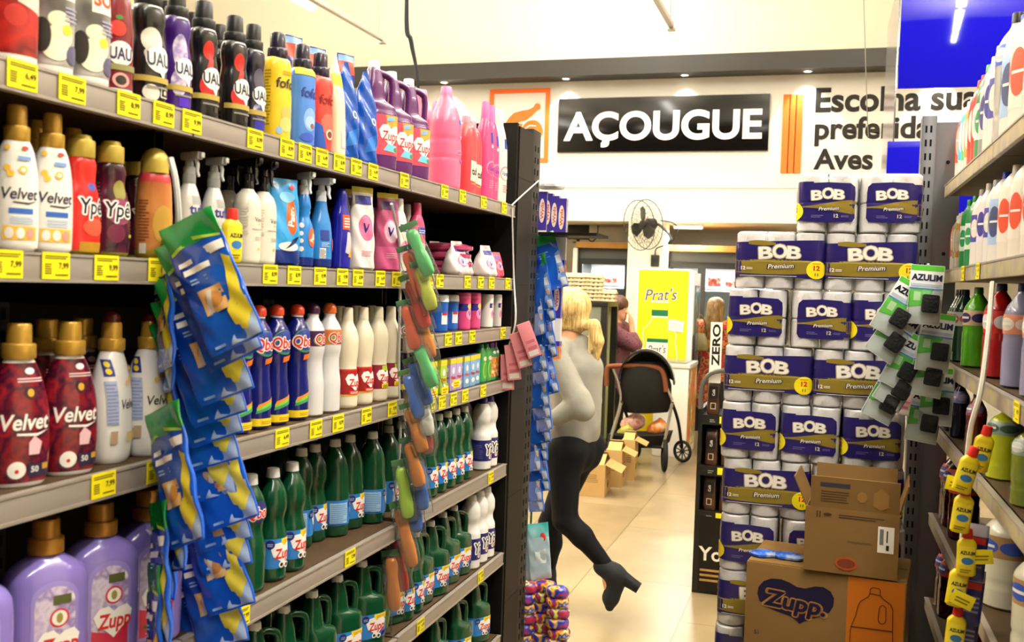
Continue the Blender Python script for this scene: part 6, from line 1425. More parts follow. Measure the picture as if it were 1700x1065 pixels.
# cardboard boxes on the floor
def floorbox(px0, py0, px1, Yoff, h, d, ang, label):
    P = PZ(px0, py0, 0); w_ = fitw((P.x, P.y, .0), R(ang), px1)
    t = thing('cardboard_box', label, 'box', (P.x, P.y+Yoff, 0), (0, 0, R(ang)), 'cardboard boxes on the floor')
    K2 = c('#bd9a62', .75, var=.2, bscale=6)
    mb = MB(); q = .006
    mb.box(0, w_, 0, q, 0, h, K2); mb.box(0, w_, d-q, d, 0, h, K2); mb.box(0, q, q, d-q, 0, h, K2); mb.box(w_-q, w_, q, d-q, 0, h, K2); mb.box(q, w_-q, q, d-q, 0, q, K2); mb.build('body', t)
    MB().box(.01, w_-.01, -.0, d*.48, -q, 0, K2, M=Matrix.Translation((0, .0, h)) @ Matrix.Rotation(R(22), 4, 'X')).build('flap', t)
    MB().box(.01, w_-.01, -d*.48, 0, -q, 0, K2, M=Matrix.Translation((0, d, h)) @ Matrix.Rotation(R(-28), 4, 'X')).build('flap', t)
    MB().box(0, d*.4, .02, d-.02, -q, 0, K2, M=Matrix.Translation((w_, 0, h)) @ Matrix.Rotation(R(24), 4, 'Y')).build('flap', t)
    decal(flatmap((0, 0, 0), (1, 0, 0), (0, 0, 1), (0, -1, 0)), [(lines(w_*.15, h*.45, w_*.75, h*.72, 5, .3), c('#6a5030', .8))], .001).build('printing', t)
    decal(flatmap((w_, 0, 0), (0, 1, 0), (0, 0, 1), (1, 0, 0)), [(ell(d*.5, h*.3, .03, .03), c('#3a2a1c', .8)), (lines(d*.25, h*.6, d*.75, h*.68, 1), c('#a8502c', .8))], .001).build('side_printing', t)
    return t
floorbox(957, 822, 1003, 0, .25, .34, 4, 'open cardboard box on the floor closest to the walking woman')
floorbox(1003, 808, 1030, .02, .3, .28, 4, 'open cardboard box on the floor in the middle of three')
floorbox(1030, 796, 1052, .0, .34, .26, 4, 'open cardboard box on the floor beside the stroller basket')

# ------------------------------------------------------------------ coffee rack behind the paper tower
P = PZ(1148, 982, 0); Yr = P.y
t = thing('coffee_rack', 'narrow black rack with coffee packs behind the paper tower', 'rack', (P.x, Yr, 0))
RW, RD = .55, .36
ztop = PY(1160, 640, Yr).z
mb = MB(); mb.box(0, .02, 0, RD, 0, ztop-.12, DK); mb.box(RW-.02, RW, 0, RD, 0, ztop, DK); mb.box(.02, RW-.02, RD-.02, RD, 0, ztop, DK); mb.box(.02, RW-.02, 0, .015, 0, .42, DK); mb.build('frame', t)
LEV = [.44, .68, .95]
for z in LEV:
    d = MB().box(.02, RW-.02, .0, RD-.02, z-.015, z, DK).build('shelf', t)
    mb = MB(); mb.box(.02, RW-.02, -.006, 0, z-.05, z+.002, DK); lb = decal(flatmap((.06, -.006, z-.045), (1, 0, 0), (0, 0, 1), (0, -1, 0)), [(rectf(.05, .005, .12, .042), YC), (rectf(.2, .005, .27, .042), YC), (lines(.0, .01, .03, .03, 2), c('#8a8a86', .5))], .0006, mb=mb); mb.build('price_rail', d)
MB().tube(spline([(.01, .0, ztop-.12), (.015, -.01, ztop+.0), (.08, -.02, ztop+.08), (.3, -.02, ztop+.1)], 6), .012, c('#6a6a66', .3, metal=.6), 8).build('top_rail', t)
sg = MB(); sg.box(.045, .105, -.0, .012, ztop+.02, ztop+.34, c('#e9e6dc', .5)); decal(flatmap((.075, 0, ztop+.18), (0, 0, 1), (-1, 0, 0), (0, -1, 0)), [(txt('ZERO', 0.04, 0, .04, .03, 0, .22, L=0), DK)], .001, mb=sg); sg.build('zero_sign', t)
pn = MB(); pn.box(.03, RW-.03, -.012, -.002, .02, .41, c('#1c1713', .5)); decal(flatmap((.03, -.012, .02), (1, 0, 0), (0, 0, 1), (0, -1, 0)), [(txt('Yo', .06, .2, .075, .02, 0, L=0), c('#efe9da', .5)), (lines(.01, .05, .2, .13, 3), c('#b08a4a', .5))], .001, mb=pn); pn.build('foot_panel', t)
def coffee():
    B = Body([(0, 30, 22), (6, 33, 25), (150, 33, 24), (180, 32, 12), (195, 32, 2)], 4, 28, 12)
    return mk('coffee_pack', [('pouch', B.skin(MB(), pat(['#2a1a12', '#3c2416', '#1c120d'], 12, .3), [(0, 60, c('#4a2c1a', .4))])), ('label', decal(B.surf, [(Rm(-22, 90, 22, 150), c('#15100c', .4)), (Tm('Café', 0, 118, 14, .02, 0, 34, 90), c('#e6dcc8', .4)), (Rm(-14, 30, 14, 64), c('#d0b890', .4)), (Rm(-10, 34, 10, 60), c('#2a1c14', .4))]))])
PROTO['coffee'] = coffee
rn = ('lowest', 'middle', 'upper')
for li, z in enumerate(LEV):
    for j in range(5):
        put('coffee', (P.x+.07+.085*j, Yr+.05, z), (0, 0, R(random.uniform(-4, 4))), f'dark brown coffee pack on the {rn[li]} shelf of the black rack, {ORD[j]} from the walkway', 'coffee pack', 'coffee packs on the black rack')

# ------------------------------------------------------------------ hanging blue sign
Yb = 5.6
a, b = PY(1490, 148, Yb), PY(1760, -60, Yb); a2_ = PY(1470, 284, Yb); b2 = PY(1560, 234, Yb)
t = thing('hanging_sign', 'big glossy blue sign hanging over the shelving across the aisle', 'sign', (a.x, Yb, a.z))
BLUE = c('#1410b4', .06, coat=1.)
MB().box(0, b.x-a.x, -.012, 0, 0, b.z-a.z, BLUE, .003).build('upper_panel', t)
x_l = PY(1462, 260, Yb).x-a.x
MB().box(x_l+.03, b2.x-a.x+.25, -.012, 0, a2_.z-a.z-.25, b2.z-a.z, BLUE, .003).build('lower_panel', t)
mb = MB(); yb_ = Vector(onA(1446, 60, 1, 6.6)); 
sh0 = film('acrylic_side', .55, '#e9e6ea', .10, .05, 3)
mb.box(-.012, -.004, 0, 1.1, a2_.z-a.z-.3, b.z-a.z, sh0); mb.build('acrylic_side', t)
mb = MB()
for x_ in (.1, .9): mb.tube([(x_, -.006, b.z-a.z), (x_, -.006, CEIL-a.z)], .003, c('#9a968c'), 5)
mb.build('suspension_wire', t)
p0, p1 = PY(1434, 0, 6.5), PY(1440, 200, 6.5)
mb = MB(); mb.tube([(p0.x-.02, 6.5, CEIL), p0, p1, (p1.x+.01, 6.5, p1.z-.1)], .003, c('#8f8a80'), 5)
tag(mb.build('thin_wire'), 'thin grey wire dangling from the ceiling beside the blue sign', 'wire')

# tube lamp fixed under the soffit over the coolers
a, b = PY(1118, 368, 11.3), PY(1168, 368, 11.3)
t = thing('tube_lamp', 'short white tube lamp under the soffit above the wide cooler', 'lamp', ((a.x+b.x)/2, 11.3, SOF))
l2 = (b.x-a.x)/2
MB().box(-l2, l2, -.03, .03, -.03, 0, c('#e6e4de', .5), .005).build('housing', t)
MB().box(-l2+.01, l2-.01, -.018, .018, -.055, -.03, c('#fffdf6', .5, emit=12.), .008).build('tube', t)
area('recess_light', ((a.x+b.x)/2, 11.3, SOF-.07), l2*2, .05, 45)
# ------------------------------------------------------------------ people
def sdf_mesh(prims, h=.01, k=.02, pad=.03):
    """smooth union of round cones (p0, p1, r0, r1[, squash]) meshed by surface nets: one continuous surface"""
    P0 = np.array([p[0] for p in prims], float); P1 = np.array([p[1] for p in prims], float); RR = np.array([max(p[2], p[3]) for p in prims])
    lo = np.minimum(P0, P1).min(0)-RR.max()-pad; hi = np.maximum(P0, P1).max(0)+RR.max()+pad
    n = np.ceil((hi-lo)/h).astype(int)+1
    gx, gy, gz = [lo[i]+h*np.arange(n[i]) for i in range(3)]
    F = np.full(tuple(n), .2, np.float32)
    for p in prims:
        a, b, r0, r1 = np.array(p[0], float), np.array(p[1], float), p[2], p[3]
        kk = p[4] if len(p) > 4 else k
        m = max(r0, r1)+kk*2+h*3
        s = []
        for i, g in enumerate((gx, gy, gz)):
            i0 = np.searchsorted(g, min(a[i], b[i])-m); i1 = np.searchsorted(g, max(a[i], b[i])+m); s.append(slice(max(i0-1, 0), i1+1))
        X, Y, Z_ = np.meshgrid(gx[s[0]], gy[s[1]], gz[s[2]], indexing='ij')
        ab = b-a; L2 = float(ab@ab)+1e-12
        t = np.clip(((X-a[0])*ab[0]+(Y-a[1])*ab[1]+(Z_-a[2])*ab[2])/L2, 0, 1)
        d = np.sqrt((X-a[0]-t*ab[0])**2+(Y-a[1]-t*ab[1])**2+(Z_-a[2]-t*ab[2])**2)-(r0+(r1-r0)*t)
        f = F[tuple(s)]
        hh = np.clip(.5+.5*(f-d)/kk, 0, 1)
        F[tuple(s)] = f*(1-hh)+d*hh-kk*hh*(1-hh)
    S = F < 0
    c_ = np.zeros(tuple(n-1), np.int8)
    cor = [(i, j, l) for i in (0, 1) for j in (0, 1) for l in (0, 1)]
    sl = lambda o: tuple(slice(o[q], n[q]-1+o[q]) for q in range(3))
    for o in cor: c_ += S[sl(o)]
    act = (c_ > 0) & (c_ < 8)
    idx = np.full(act.shape, -1, int); ii = np.argwhere(act); idx[act] = np.arange(len(ii))
    acc = np.zeros((len(ii), 3)); cnt = np.zeros(len(ii))
    for o in cor:
        for ax in range(3):
            if o[ax]: continue
            q = list(o); q[ax] = 1
            f0 = F[tuple((ii+o).T)]; f1 = F[tuple((ii+q).T)]
            x = (f0 < 0) != (f1 < 0)
            t = np.where(x, f0/np.where(x, f0-f1, 1), 0)
            pt = np.repeat(np.array([o], float), len(ii), 0); pt[:, ax] += t
            acc[x] += pt[x]; cnt[x] += 1
    V = lo+h*(ii+acc/cnt[:, None])
    faces = []
    for ax in range(3):
        b1, b2 = (ax+1) % 3, (ax+2) % 3
        s0 = [slice(1, n[q]-1) for q in range(3)]; s0[ax] = slice(0, n[ax]-1); s1 = list(s0); s1[ax] = slice(1, n[ax])
        A, B_ = S[tuple(s0)], S[tuple(s1)]
        e = np.argwhere(A != B_); flip = A[tuple(e.T)]
        off = np.ones(3, int); off[ax] = 0; e = e+off
        qd = []
        for d1, d2 in ((1, 1), (0, 1), (0, 0), (1, 0)):
            o = np.zeros(3, int); o[b1] = d1; o[b2] = d2; qd.append(idx[tuple((e-o).T)])
        qd = np.array(qd).T
        qd[~flip] = qd[~flip][:, ::-1]
        faces.append(qd)
    fa = np.concatenate(faces)
    return V, [tuple(int(v) for v in f) for f in fa if min(f) >= 0]
def organic(name, prims, mat, parent, h=.01, k=.02, smooth=2):
    V, Fc = sdf_mesh(prims, h, k)
    # light Laplacian relaxation
    N = len(V); E_ = np.array([(f[i], f[(i+1) % 4]) for f in Fc for i in range(4)])
    for _ in range(smooth):
        s = np.zeros_like(V); n = np.zeros(N)
        np.add.at(s, E_[:, 0], V[E_[:, 1]]); np.add.at(n, E_[:, 0], 1); np.add.at(s, E_[:, 1], V[E_[:, 0]]); np.add.at(n, E_[:, 1], 1)
        V = V*.5+.5*s/np.maximum(n, 1)[:, None]
    mb = MB(); mb.add(V, Fc, mat)
    o = mb.build(name, parent)
    return o
v3 = lambda *a: np.array(a, float)
SKIN = c('#d9a07c', .5, var=.08, bscale=20)
def hand(wr, tip, up, s=1.):
    """palm and five bent fingers; wr wrist, tip direction of the fingers, up the back of the hand"""
    f = np.array(tip, float); f /= np.linalg.norm(f); u = np.array(up, float); u -= f*(u@f); u /= np.linalg.norm(u); sd = np.cross(f, u)
    w0 = np.array(wr, float); P = [(w0, w0+f*.045*s, .024*s, .027*s), (w0+f*.03*s+sd*.02*s, w0+f*.08*s+sd*.024*s, .016*s, .014*s), (w0+f*.03*s-sd*.02*s, w0+f*.08*s-sd*.024*s, .016*s, .014*s)]
    for i, (o, L) in enumerate(((.03, .062), (.011, .072), (-.010, .067), (-.030, .052))):
        a = w0+f*.082*s+sd*o*s; b = a+(f*.9-u*.25)*L*.5*s; e = b+(f*.6-u*.7)*L*.5*s
        P += [(a, b, .0088*s, .008*s, .006), (b, e, .008*s, .007*s, .006)]
    a = w0+f*.03*s+sd*.03*s; b = a+(f*.5+sd*.8-u*.2)*.035*s; e = b+(f*.9+sd*.2-u*.3)*.03*s
    P += [(a, b, .012*s, .010*s, .008), (b, e, .010*s, .008*s, .006)]
    return P
def headp(c0, f, up, s=1.):
    f = np.array(f, float); f /= np.linalg.norm(f); u = np.array(up, float); u /= np.linalg.norm(u); sd = np.cross(f, u)
    c0 = np.array(c0, float)
    P = [(c0+u*.03*s-f*.02*s, c0+u*.035*s+f*.02*s, .088*s, .082*s), (c0-u*.05*s+f*.035*s, c0-u*.08*s+f*.055*s, .058*s, .038*s), (c0+f*.075*s-u*.02*s, c0+f*.098*s-u*.035*s, .014*s, .017*s, .012), (c0+f*.07*s+u*.0*s, c0+f*.098*s-u*.03*s, .01*s, .013*s, .012),
         (c0+f*.078*s-u*.066*s-sd*.018*s, c0+f*.078*s-u*.066*s+sd*.018*s, .009*s, .009*s, .008), (c0+f*.07*s-u*.095*s, c0+f*.075*s-u*.098*s, .02*s, .018*s, .015),
         (c0+f*.07*s+u*.018*s-sd*.03*s, c0+f*.07*s+u*.018*s-sd*.034*s, .014*s, .014*s, .01), (c0+f*.07*s+u*.018*s+sd*.03*s, c0+f*.07*s+u*.018*s+sd*.034*s, .014*s, .014*s, .01)]
    for q in (-1, 1): P += [(c0+sd*q*.083*s+u*.01*s-f*.005*s, c0+sd*q*.088*s-u*.03*s, .014*s, .009*s, .006)]
    return P
def eyes(name, c0, f, up, parent, s=1.):
    f = np.array(f, float); f /= np.linalg.norm(f); u = np.array(up, float); u /= np.linalg.norm(u); sd = np.cross(f, u); c0 = np.array(c0, float)
    mb = MB()
    for q in (-1, 1):
        p = c0+f*.077*s+u*.006*s+sd*q*.032*s
        mb.lathe([(.0005, -.012*s), (.009*s, -.008*s), (.012*s, 0), (.009*s, .008*s), (.0005, .012*s)], c('#e9e4dc', .3), 12, Matrix.Translation(Vector(p)))
        mb.lathe([(.0005, -.006*s), (.005*s, -.004*s), (.006*s, 0), (.005*s, .004*s), (.0005, .006*s)], c('#2a1a12', .2), 10, Matrix.Translation(Vector(p+f*.008*s)))
    mb.build(name, parent)

# --- the woman in the grey sweater, walking past the end unit
Yw = 4.72
def q3(px, py, dy=0.): return np.array(PY(px, py, Yw+dy))
t = thing('person', 'blonde woman in grey sweater, dark jeans and heeled ankle boots walking past the end unit', 'person', (-1.1, Yw, 0))
O = np.array((-1.1, Yw, 0.))
F_ = v3(-.96, .28, 0); F_ /= np.linalg.norm(F_); S_ = v3(.28, .96, 0); S_ /= np.linalg.norm(S_)       # facing, and her far side
U_ = v3(0, 0, 1)
J = dict(head=q3(941, 520), neck=q3(946, 556), chest=q3(953, 610), waist=q3(953, 690), pel=q3(951, 742))
shN, shF = J['neck']-S_*.165+U_*(-.075), J['neck']+S_*.165+U_*(-.075)
elN = q3(962, 668, -.2); wrN = q3(922, 694, -.2)
elF = J['waist']+S_*.2+F_*.02+U_*.06; wrF = elF+F_*.2+U_*.02
hipN, hipF = J['pel']-S_*.085, J['pel']+S_*.085
knN = q3(938, 862, -.08); anN = q3(1006, 938, -.06); toN = q3(1016, 996, -.06)
knF = q3(914, 868, .08); anF = q3(906, 960, .08); toF = q3(903, 1004, .03)
bodyP = headp(J['head'], F_+U_*-.08, U_) + [(J['head']-U_*.06, J['neck'], .052, .055), (J['neck']-U_*.02, J['chest'], .07, .115), (J['chest'], J['waist'], .115, .1), (J['waist'], J['pel'], .095, .095), (shN, shF, .055, .055)]
for a_, b_, d_, hd in ((shN, elN, wrN, F_*.9-U_*.3), (shF, elF, wrF, F_)):
    bodyP += [(a_, b_, .046, .037), (b_, d_, .037, .026)] + hand(d_, hd, U_)
for a_, b_, d_, e_ in ((hipN, knN, anN, toN), (hipF, knF, anF, toF)):
    bodyP += [(a_, b_, .066, .044), (b_, d_, .044, .03), (d_, e_, .034, .028)]
body = organic('body', [(p[0]-O, p[1]-O)+tuple(p[2:]) for p in bodyP], SKIN, t, .011, .02)
sh = lambda L: [(np.array(p[0])-O, np.array(p[1])-O)+tuple(p[2:]) for p in L]
eyes('eyes', J['head']-O, F_+U_*-.08, U_, t)
SW = c('#a19e95', .9, bump=.35, bscale=16, var=.25)
hem = q3(953, 716)
sw = [(J['neck']-U_*.045, J['neck']-U_*.03, .07, .064), (J['neck']-U_*.09, J['chest'], .095, .128), (J['chest'], J['waist']-U_*.01, .128, .126), (J['waist'], hem, .122, .112), (shN, shF, .068, .068), (shN, elN, .066, .058), (elN, wrN-(wrN-elN)*.06, .057, .042), (shF, elF, .064, .056), (elF, wrF, .056, .042),
      (J['neck']-F_*.06-U_*.06, J['chest']-F_*.07, .06, .08), (J['chest']-F_*.06, J['waist']-F_*.05-U_*.03, .09, .088), (elN-F_*.02-U_*.03, elN+U_*.02, .058, .055), (hem-S_*.03+U_*.01, hem+S_*.03+U_*.01, .116, .116), (J['neck']-F_*.07-U_*.03, J['neck']-F_*.08-U_*.07, .04, .04)]
organic('sweater', sh(sw), SW, t, .01, .012)
JE = c('#090a12', .8, var=.3, bscale=30, bump=.2)
je = [(J['pel']+U_*.05, J['pel']-U_*.02, .112, .114), (hipN-F_*.03-U_*.0, hipN-F_*.022-U_*.04, .092, .086), (hipF-F_*.03-U_*.0, hipF-F_*.022-U_*.04, .092, .086)]
for a_, b_, d_ in ((hipN-U_*.02, knN, anN), (hipF-U_*.02, knF, anF)):
    m_ = b_+(d_-b_)*.35 - F_*(.014)
    je += [(a_, b_, .09, .06), (b_, m_, .059, .055), (m_, d_, .053, .037)]
organic('jeans', sh(je), JE, t, .011, .02)
BT = c('#23262a', .7, var=.2, bscale=40)
def boot(an, heel, ball, toe, dn, nm):
    """ankle boot: dn points from the ankle to the sole's outside"""
    L = [(an-dn*.03, an+dn*.03, .046, .05), (an+dn*.04, heel, .05, .036), (an+dn*.05, ball, .046, .037), (heel, ball, .034, .035), (ball, toe, .037, .022)]
    o = organic(nm, sh(L), BT, t, .008, .018)
    e = heel+dn*.015+ (heel-ball)/np.linalg.norm(heel-ball)*.006
    mb = MB(); a, b = Vector(e-O), Vector(e+dn*.085-O)
    mb.tube([a, a.lerp(b, .5), b], [.034, .029, .027], c('#191b1e', .6), 14); mb.build('heel', o)
# lifted near boot: sole looks back and up
hN = q3(1030, 958, -.06); bN = q3(1014, 992, -.06); tN = q3(1012, 1007, -.06)
dN = np.array([.93, 0, -.36]); boot(anN+v3(.01, 0, -.02), hN, bN, tN, v3(.80, 0, -.42)/np.linalg.norm(v3(.80, 0, -.42)), 'boot')
gz = .04
hF_ = np.array([anF[0]+.02, anF[1], .1]); bF_ = np.array([anF[0]-.1, anF[1]+.03, gz+.0]); tF_ = np.array([anF[0]-.16, anF[1]+.05, .03])
boot(np.array([anF[0], anF[1], .19]), hF_, bF_, tF_, v3(0, 0, -1), 'boot')
def strands(cols, sc_=9, rough=.45):
    key = ('strands',)+tuple(cols)
    if key in _mats: return _mats[key]
    m = bpy.data.materials.new('hair_strands'); m.use_nodes = True; nt = m.node_tree; p = nt.nodes['Principled BSDF']; p.inputs['Roughness'].default_value = rough
    tc = nt.nodes.new('ShaderNodeTexCoord'); mp_ = nt.nodes.new('ShaderNodeMapping'); mp_.inputs['Scale'].default_value = (14*sc_, 14*sc_, sc_*.8); mp_.inputs['Rotation'].default_value = (0, R(28), 0)
    n = nt.nodes.new('ShaderNodeTexNoise'); n.inputs['Scale'].default_value = 1; n.inputs['Detail'].default_value = 3
    r = nt.nodes.new('ShaderNodeValToRGB'); e = r.color_ramp.elements; e[0].position = .32; e[0].color = rgb(cols[0]); e[1].position = .68; e[1].color = rgb(cols[2]); x = e.new(.5); x.color = rgb(cols[1])
    bp_ = nt.nodes.new('ShaderNodeBump'); bp_.inputs['Strength'].default_value = .5; bp_.inputs['Distance'].default_value = .01
    for a_, b_ in ((tc.outputs['Object'], mp_.inputs[0]), (mp_.outputs[0], n.inputs['Vector']), (n.outputs['Fac'], r.inputs[0]), (r.outputs[0], p.inputs['Base Color']), (n.outputs['Fac'], bp_.inputs['Height']), (bp_.outputs[0], p.inputs['Normal'])): nt.links.new(a_, b_)
    _mats[key] = m
    return m
HB = strands(['#a87c3c', '#d9b672', '#ecd49a'])
H = J['head']; PT = q3(966, 538, -.04)
hr = [(H+U_*.035-F_*.028, H+U_*.04+F_*.012, .096, .088), (H-F_*.05+U_*.01, PT, .07, .036), (H-F_*.03-U_*.03, H-F_*.05-U_*.045, .078, .055), (H-S_*.06-U_*.02, H-S_*.065-U_*.06+F_*.01, .035, .022), (H-S_*.055-U_*.05+F_*.0, PT, .03, .03)]
organic('hair', sh(hr), HB, t, .008, .012)
e1, e2 = q3(986, 540, -.05), q3(990, 606, -.04)
organic('ponytail', sh([(PT, e1, .026, .03), (e1, q3(992, 566, -.05), .032, .032), (q3(992, 566, -.05), e2, .032, .008), (e1, q3(978, 588, -.06), .026, .008), (e1, q3(983, 600, -.03), .024, .006)]), HB, t, .006, .008)
organic('hair_tie', sh([(PT+v3(.015, 0, 0), PT+v3(.035, 0, 0), .029, .029)]), c('#b58a56', .6), t, .006, .008, 1)

# --- woman in plum blouse behind the stroller, facing the walkway
Y2 = 9.7
def q2_(px, py, dy=0.): return np.array(PY(px, py, Y2+dy))
H = q2_(1026, 512); O = np.array((H[0], Y2, 0.))
t = thing('person', 'woman in plum blouse with brown hair standing behind the stroller, hand at her mouth', 'person', tuple(O))
F_ = v3(.94, -.2, 0); F_ /= np.linalg.norm(F_); S_ = np.cross(F_, U_)
nk = H-U_*.15-F_*.02; ch = nk-U_*.24-F_*.02; wa_ = ch-U_*.24+F_*.02; pl = wa_-U_*.16
sA, sB = nk+S_*.17-U_*.06, nk-S_*.17-U_*.06
eA = q2_(1053, 572, -.12); mouth = H+F_*.1-U_*.075; hA = mouth+S_*.03-U_*.06+F_*.06
eB = sB-U_*.28+F_*.02; hB = eB+F_*.22+U_*.02
bp = headp(H, F_, U_)+[(H-U_*.06-F_*.01, nk, .05, .055), (nk-U_*.02, ch, .07, .12), (ch, wa_, .12, .105), (wa_, pl, .105, .13), (sA, sB, .06, .06), (sA, eA, .05, .04), (eA, hA, .04, .027), (sB, eB, .05, .04), (eB, hB, .04, .027)]+hand(hA, U_*.9-F_*.2, F_, .9)+hand(hB, F_, U_, .9)
for q in (-1, 1):
    hp = pl+S_*.09*q; kn = hp-U_*(hp[2]*.5); fo = v3(kn[0], kn[1], .09)
    bp += [(hp, kn, .09, .058), (kn, fo, .056, .036), (fo-U_*.05, fo-U_*.05+F_*.15, .038, .03)]
organic('body', sh(bp), SKIN, t, .013, .022); eyes('eyes', H-O, F_, U_, t)
PLM = pat(['#5c3340', '#74434f', '#48262f'], 40, .85)
organic('blouse', sh([(nk-U_*.05, nk-U_*.04, .085, .078), (nk-U_*.08, ch, .1, .16), (ch, wa_, .16, .15), (wa_, pl, .15, .16), (sA, sB, .085, .085), (sA, eA, .088, .075), (eA, eA+(hA-eA)*.35, .074, .055), (sB, eB, .085, .07), (eB, eB+(hB-eB)*.4, .07, .055), (ch+F_*.06-U_*.02, ch+F_*.05-U_*.1, .12, .12)]), PLM, t, .013, .02)
organic('trousers', sh([(pl, pl-U_*.05, .15, .15)]+[z_ for q in (-1, 1) for z_ in ((pl+S_*.09*q-U_*.02, v3(pl[0]+S_[0]*.09*q, pl[1]+S_[1]*.09*q, pl[2]*.5), .105, .07), (v3(pl[0]+S_[0]*.09*q, pl[1]+S_[1]*.09*q, pl[2]*.5), v3(pl[0]+S_[0]*.09*q, pl[1]+S_[1]*.09*q, .1), .068, .05))]), c('#1c1b22', .8), t, .014, .02)
HBr = strands(['#2a150d', '#4a2816', '#6a3c22'])
organic('hair', sh([(H+U_*.04-F_*.035, H+U_*.045+F_*.01, .102, .094), (H-F_*.075, H-F_*.085-U_*.1, .07, .05), (H-F_*.08-U_*.1, H-F_*.09-U_*.17, .05, .02)]), HBr, t, .01, .02)

# --- woman in red flowered dress at the coolers, seen from behind
Y3 = 11.02
def q3_(px, py, dy=0.): return np.array(PY(px, py, Y3+dy))
H = q3_(1189, 512); O = np.array((H[0], Y3, 0.))
t = thing('person', 'woman in red flowered dress with long light brown hair standing at the coolers', 'person', tuple(O))
F_ = v3(.35, .94, 0); F_ /= np.linalg.norm(F_); S_ = np.cross(F_, U_)
nk = H-U_*.15; ch = nk-U_*.24; wa_ = ch-U_*.2; pl = wa_-U_*.16
sA, sB = nk+S_*.17-U_*.06, nk-S_*.17-U_*.06
eA = sA-U_*.28+S_*.04; hA = eA-U_*.1+F_*.2; eB = sB-U_*.28-S_*.05; hB = eB-U_*.02+F_*.22
bp = headp(H, F_, U_)+[(H-U_*.06, nk, .05, .055), (nk-U_*.02, ch, .07, .12), (ch, wa_, .12, .105), (wa_, pl, .105, .13), (sA, sB, .06, .06), (sA, eA, .05, .04), (eA, hA, .04, .027), (sB, eB, .05, .04), (eB, hB, .04, .027)]+hand(hA, F_, U_, .9)+hand(hB, F_, U_, .9)
for q in (-1, 1):
    hp = pl+S_*.09*q; kn = v3(hp[0], hp[1], hp[2]*.5); fo = v3(hp[0], hp[1], .09)
    bp += [(hp, kn, .09, .058), (kn, fo, .056, .036), (fo-U_*.05, fo-U_*.05+F_*.15, .038, .03)]
organic('body', sh(bp), SKIN, t, .013, .022); eyes('eyes', H-O, F_, U_, t)
DRS = pat(['#8a1418', '#b8201e', '#2a1a14', '#c8782c', '#6a0f14', '#3a4a24'], 16, .85, 2)
organic('dress', sh([(nk-U_*.05, nk-U_*.04, .085, .078), (nk-U_*.08, ch, .1, .155), (ch, wa_, .155, .14), (wa_, pl, .14, .17), (pl, v3(pl[0], pl[1], .45), .165, .2), (sA, sB, .085, .085), (sA, sA+(eA-sA)*.7, .085, .08), (sB, sB+(eB-sB)*.7, .085, .08)]), DRS, t, .014, .02)
HL = strands(['#3e2a0e', '#6e4f1e', '#94743a'])
organic('hair', sh([(H+U_*.035-F_*.02, H+U_*.04+F_*.012, .094, .088), (H-F_*.05, H-F_*.085-U_*.2, .075, .075), (H-F_*.085-U_*.2, H-F_*.1-U_*.44, .075, .03), (H-S_*.06-F_*.02, H-S_*.1-F_*.04-U_*.36, .045, .025), (H+S_*.06-F_*.02, H+S_*.09-F_*.04-U_*.36, .045, .025)]), HL, t, .01, .012)
p = q3_(1158, 562, -.12)
t = thing('handbag', 'olive leather handbag hanging at the arm of the woman in the red flowered dress', 'handbag', tuple(p))
B = Body([(-130, 110, 40), (-120, 125, 55), (-60, 130, 60), (20, 105, 40), (60, 80, 22)], 3, 28, 12)
B.skin(MB(), c('#7a6c3c', .45, var=.25, bscale=20)).build('bag', t)
MB().tube(spline([(-.07, 0, .05), (-.04, 0, .18), (.02, 0, .26), (.07, 0, .18), (.08, 0, .05)], 5), .009, c('#5c5028', .5), 8).build('strap', t)

# ------------------------------------------------------------------ stroller
Yst = 8.75
def st(px, py, dy=0.): return Vector(PY(px, py, Yst+dy))
t = thing('stroller', 'black baby stroller with brown leather handle and striped hood beside the cardboard boxes', 'stroller', (st(1060, 700).x, Yst, 0))
O = Vector((st(1060, 700).x, Yst, 0))
def rel(L): return [Vector(p)-O for p in L]
BKF = c('#141210', .8, bump=.1, bscale=30); CHR = c('#a9a8a4', .25, metal=.9); LEA = c('#6f3d22', .5)
hz = st(1060, 607).z
def tub(nm, pts, r, m, par=None, n=6): mb = MB(); mb.tube(spline(rel(pts), n) if len(pts) > 2 else rel(pts), r, m, 10); return mb.build(nm, par or t)
tub('handle', [st(1007, 640), st(1008, 612), st(1018, 607), st(1060, 607), st(1092, 610), st(1102, 622), st(1106, 650)], .022, LEA)
tub('push_bar', [st(1018, 612, .0), st(1028, 640, .02), st(1030, 668, .04), st(1015, 720, .06), st(1010, 735, .08)], .013, CHR)
tub('push_bar', [st(1098, 618, .0), st(1106, 640, .02), st(1116, 665, .04)], .013, CHR)
tub('rear_leg', [st(1116, 668), st(1108, 710), st(1100, 742)], .014, CHR)
tub('rear_leg', [st(1032, 668), st(1020, 710), st(1012, 738)], .014, CHR)
tub('front_leg', [st(1116, 668), st(1126, 700, .25), st(1132, 742, .55)], .014, BKF)
tub('front_leg', [st(1032, 668), st(1044, 700, .25), st(1052, 742, .55)], .014, BKF)
# seat back shell
def shell(rows, m, nm, thick=.02):
    rings = []
    for (px0, px1, py, dy, bow) in rows:
        a, b = st(px0, py, dy), st(px1, py, dy); n = 12
        fr = [a.lerp(b, i/n)+Vector((0, -bow*math.sin(math.pi*i/n), .0)) for i in range(n+1)]
        bk = [p+Vector((0, thick+.05, 0)) for p in fr[::-1]]
        rings.append([p-O for p in fr+bk])
    mb = MB(); mb.loft(rings, m); return mb.build(nm, t)
shell([(1036, 1108, 684, .12, .10), (1034, 1113, 668, .08, .10), (1030, 1113, 640, .04, .09), (1030, 1106, 615, .03, .08), (1032, 1100, 600, .06, .06)], BKF, 'seat_back')
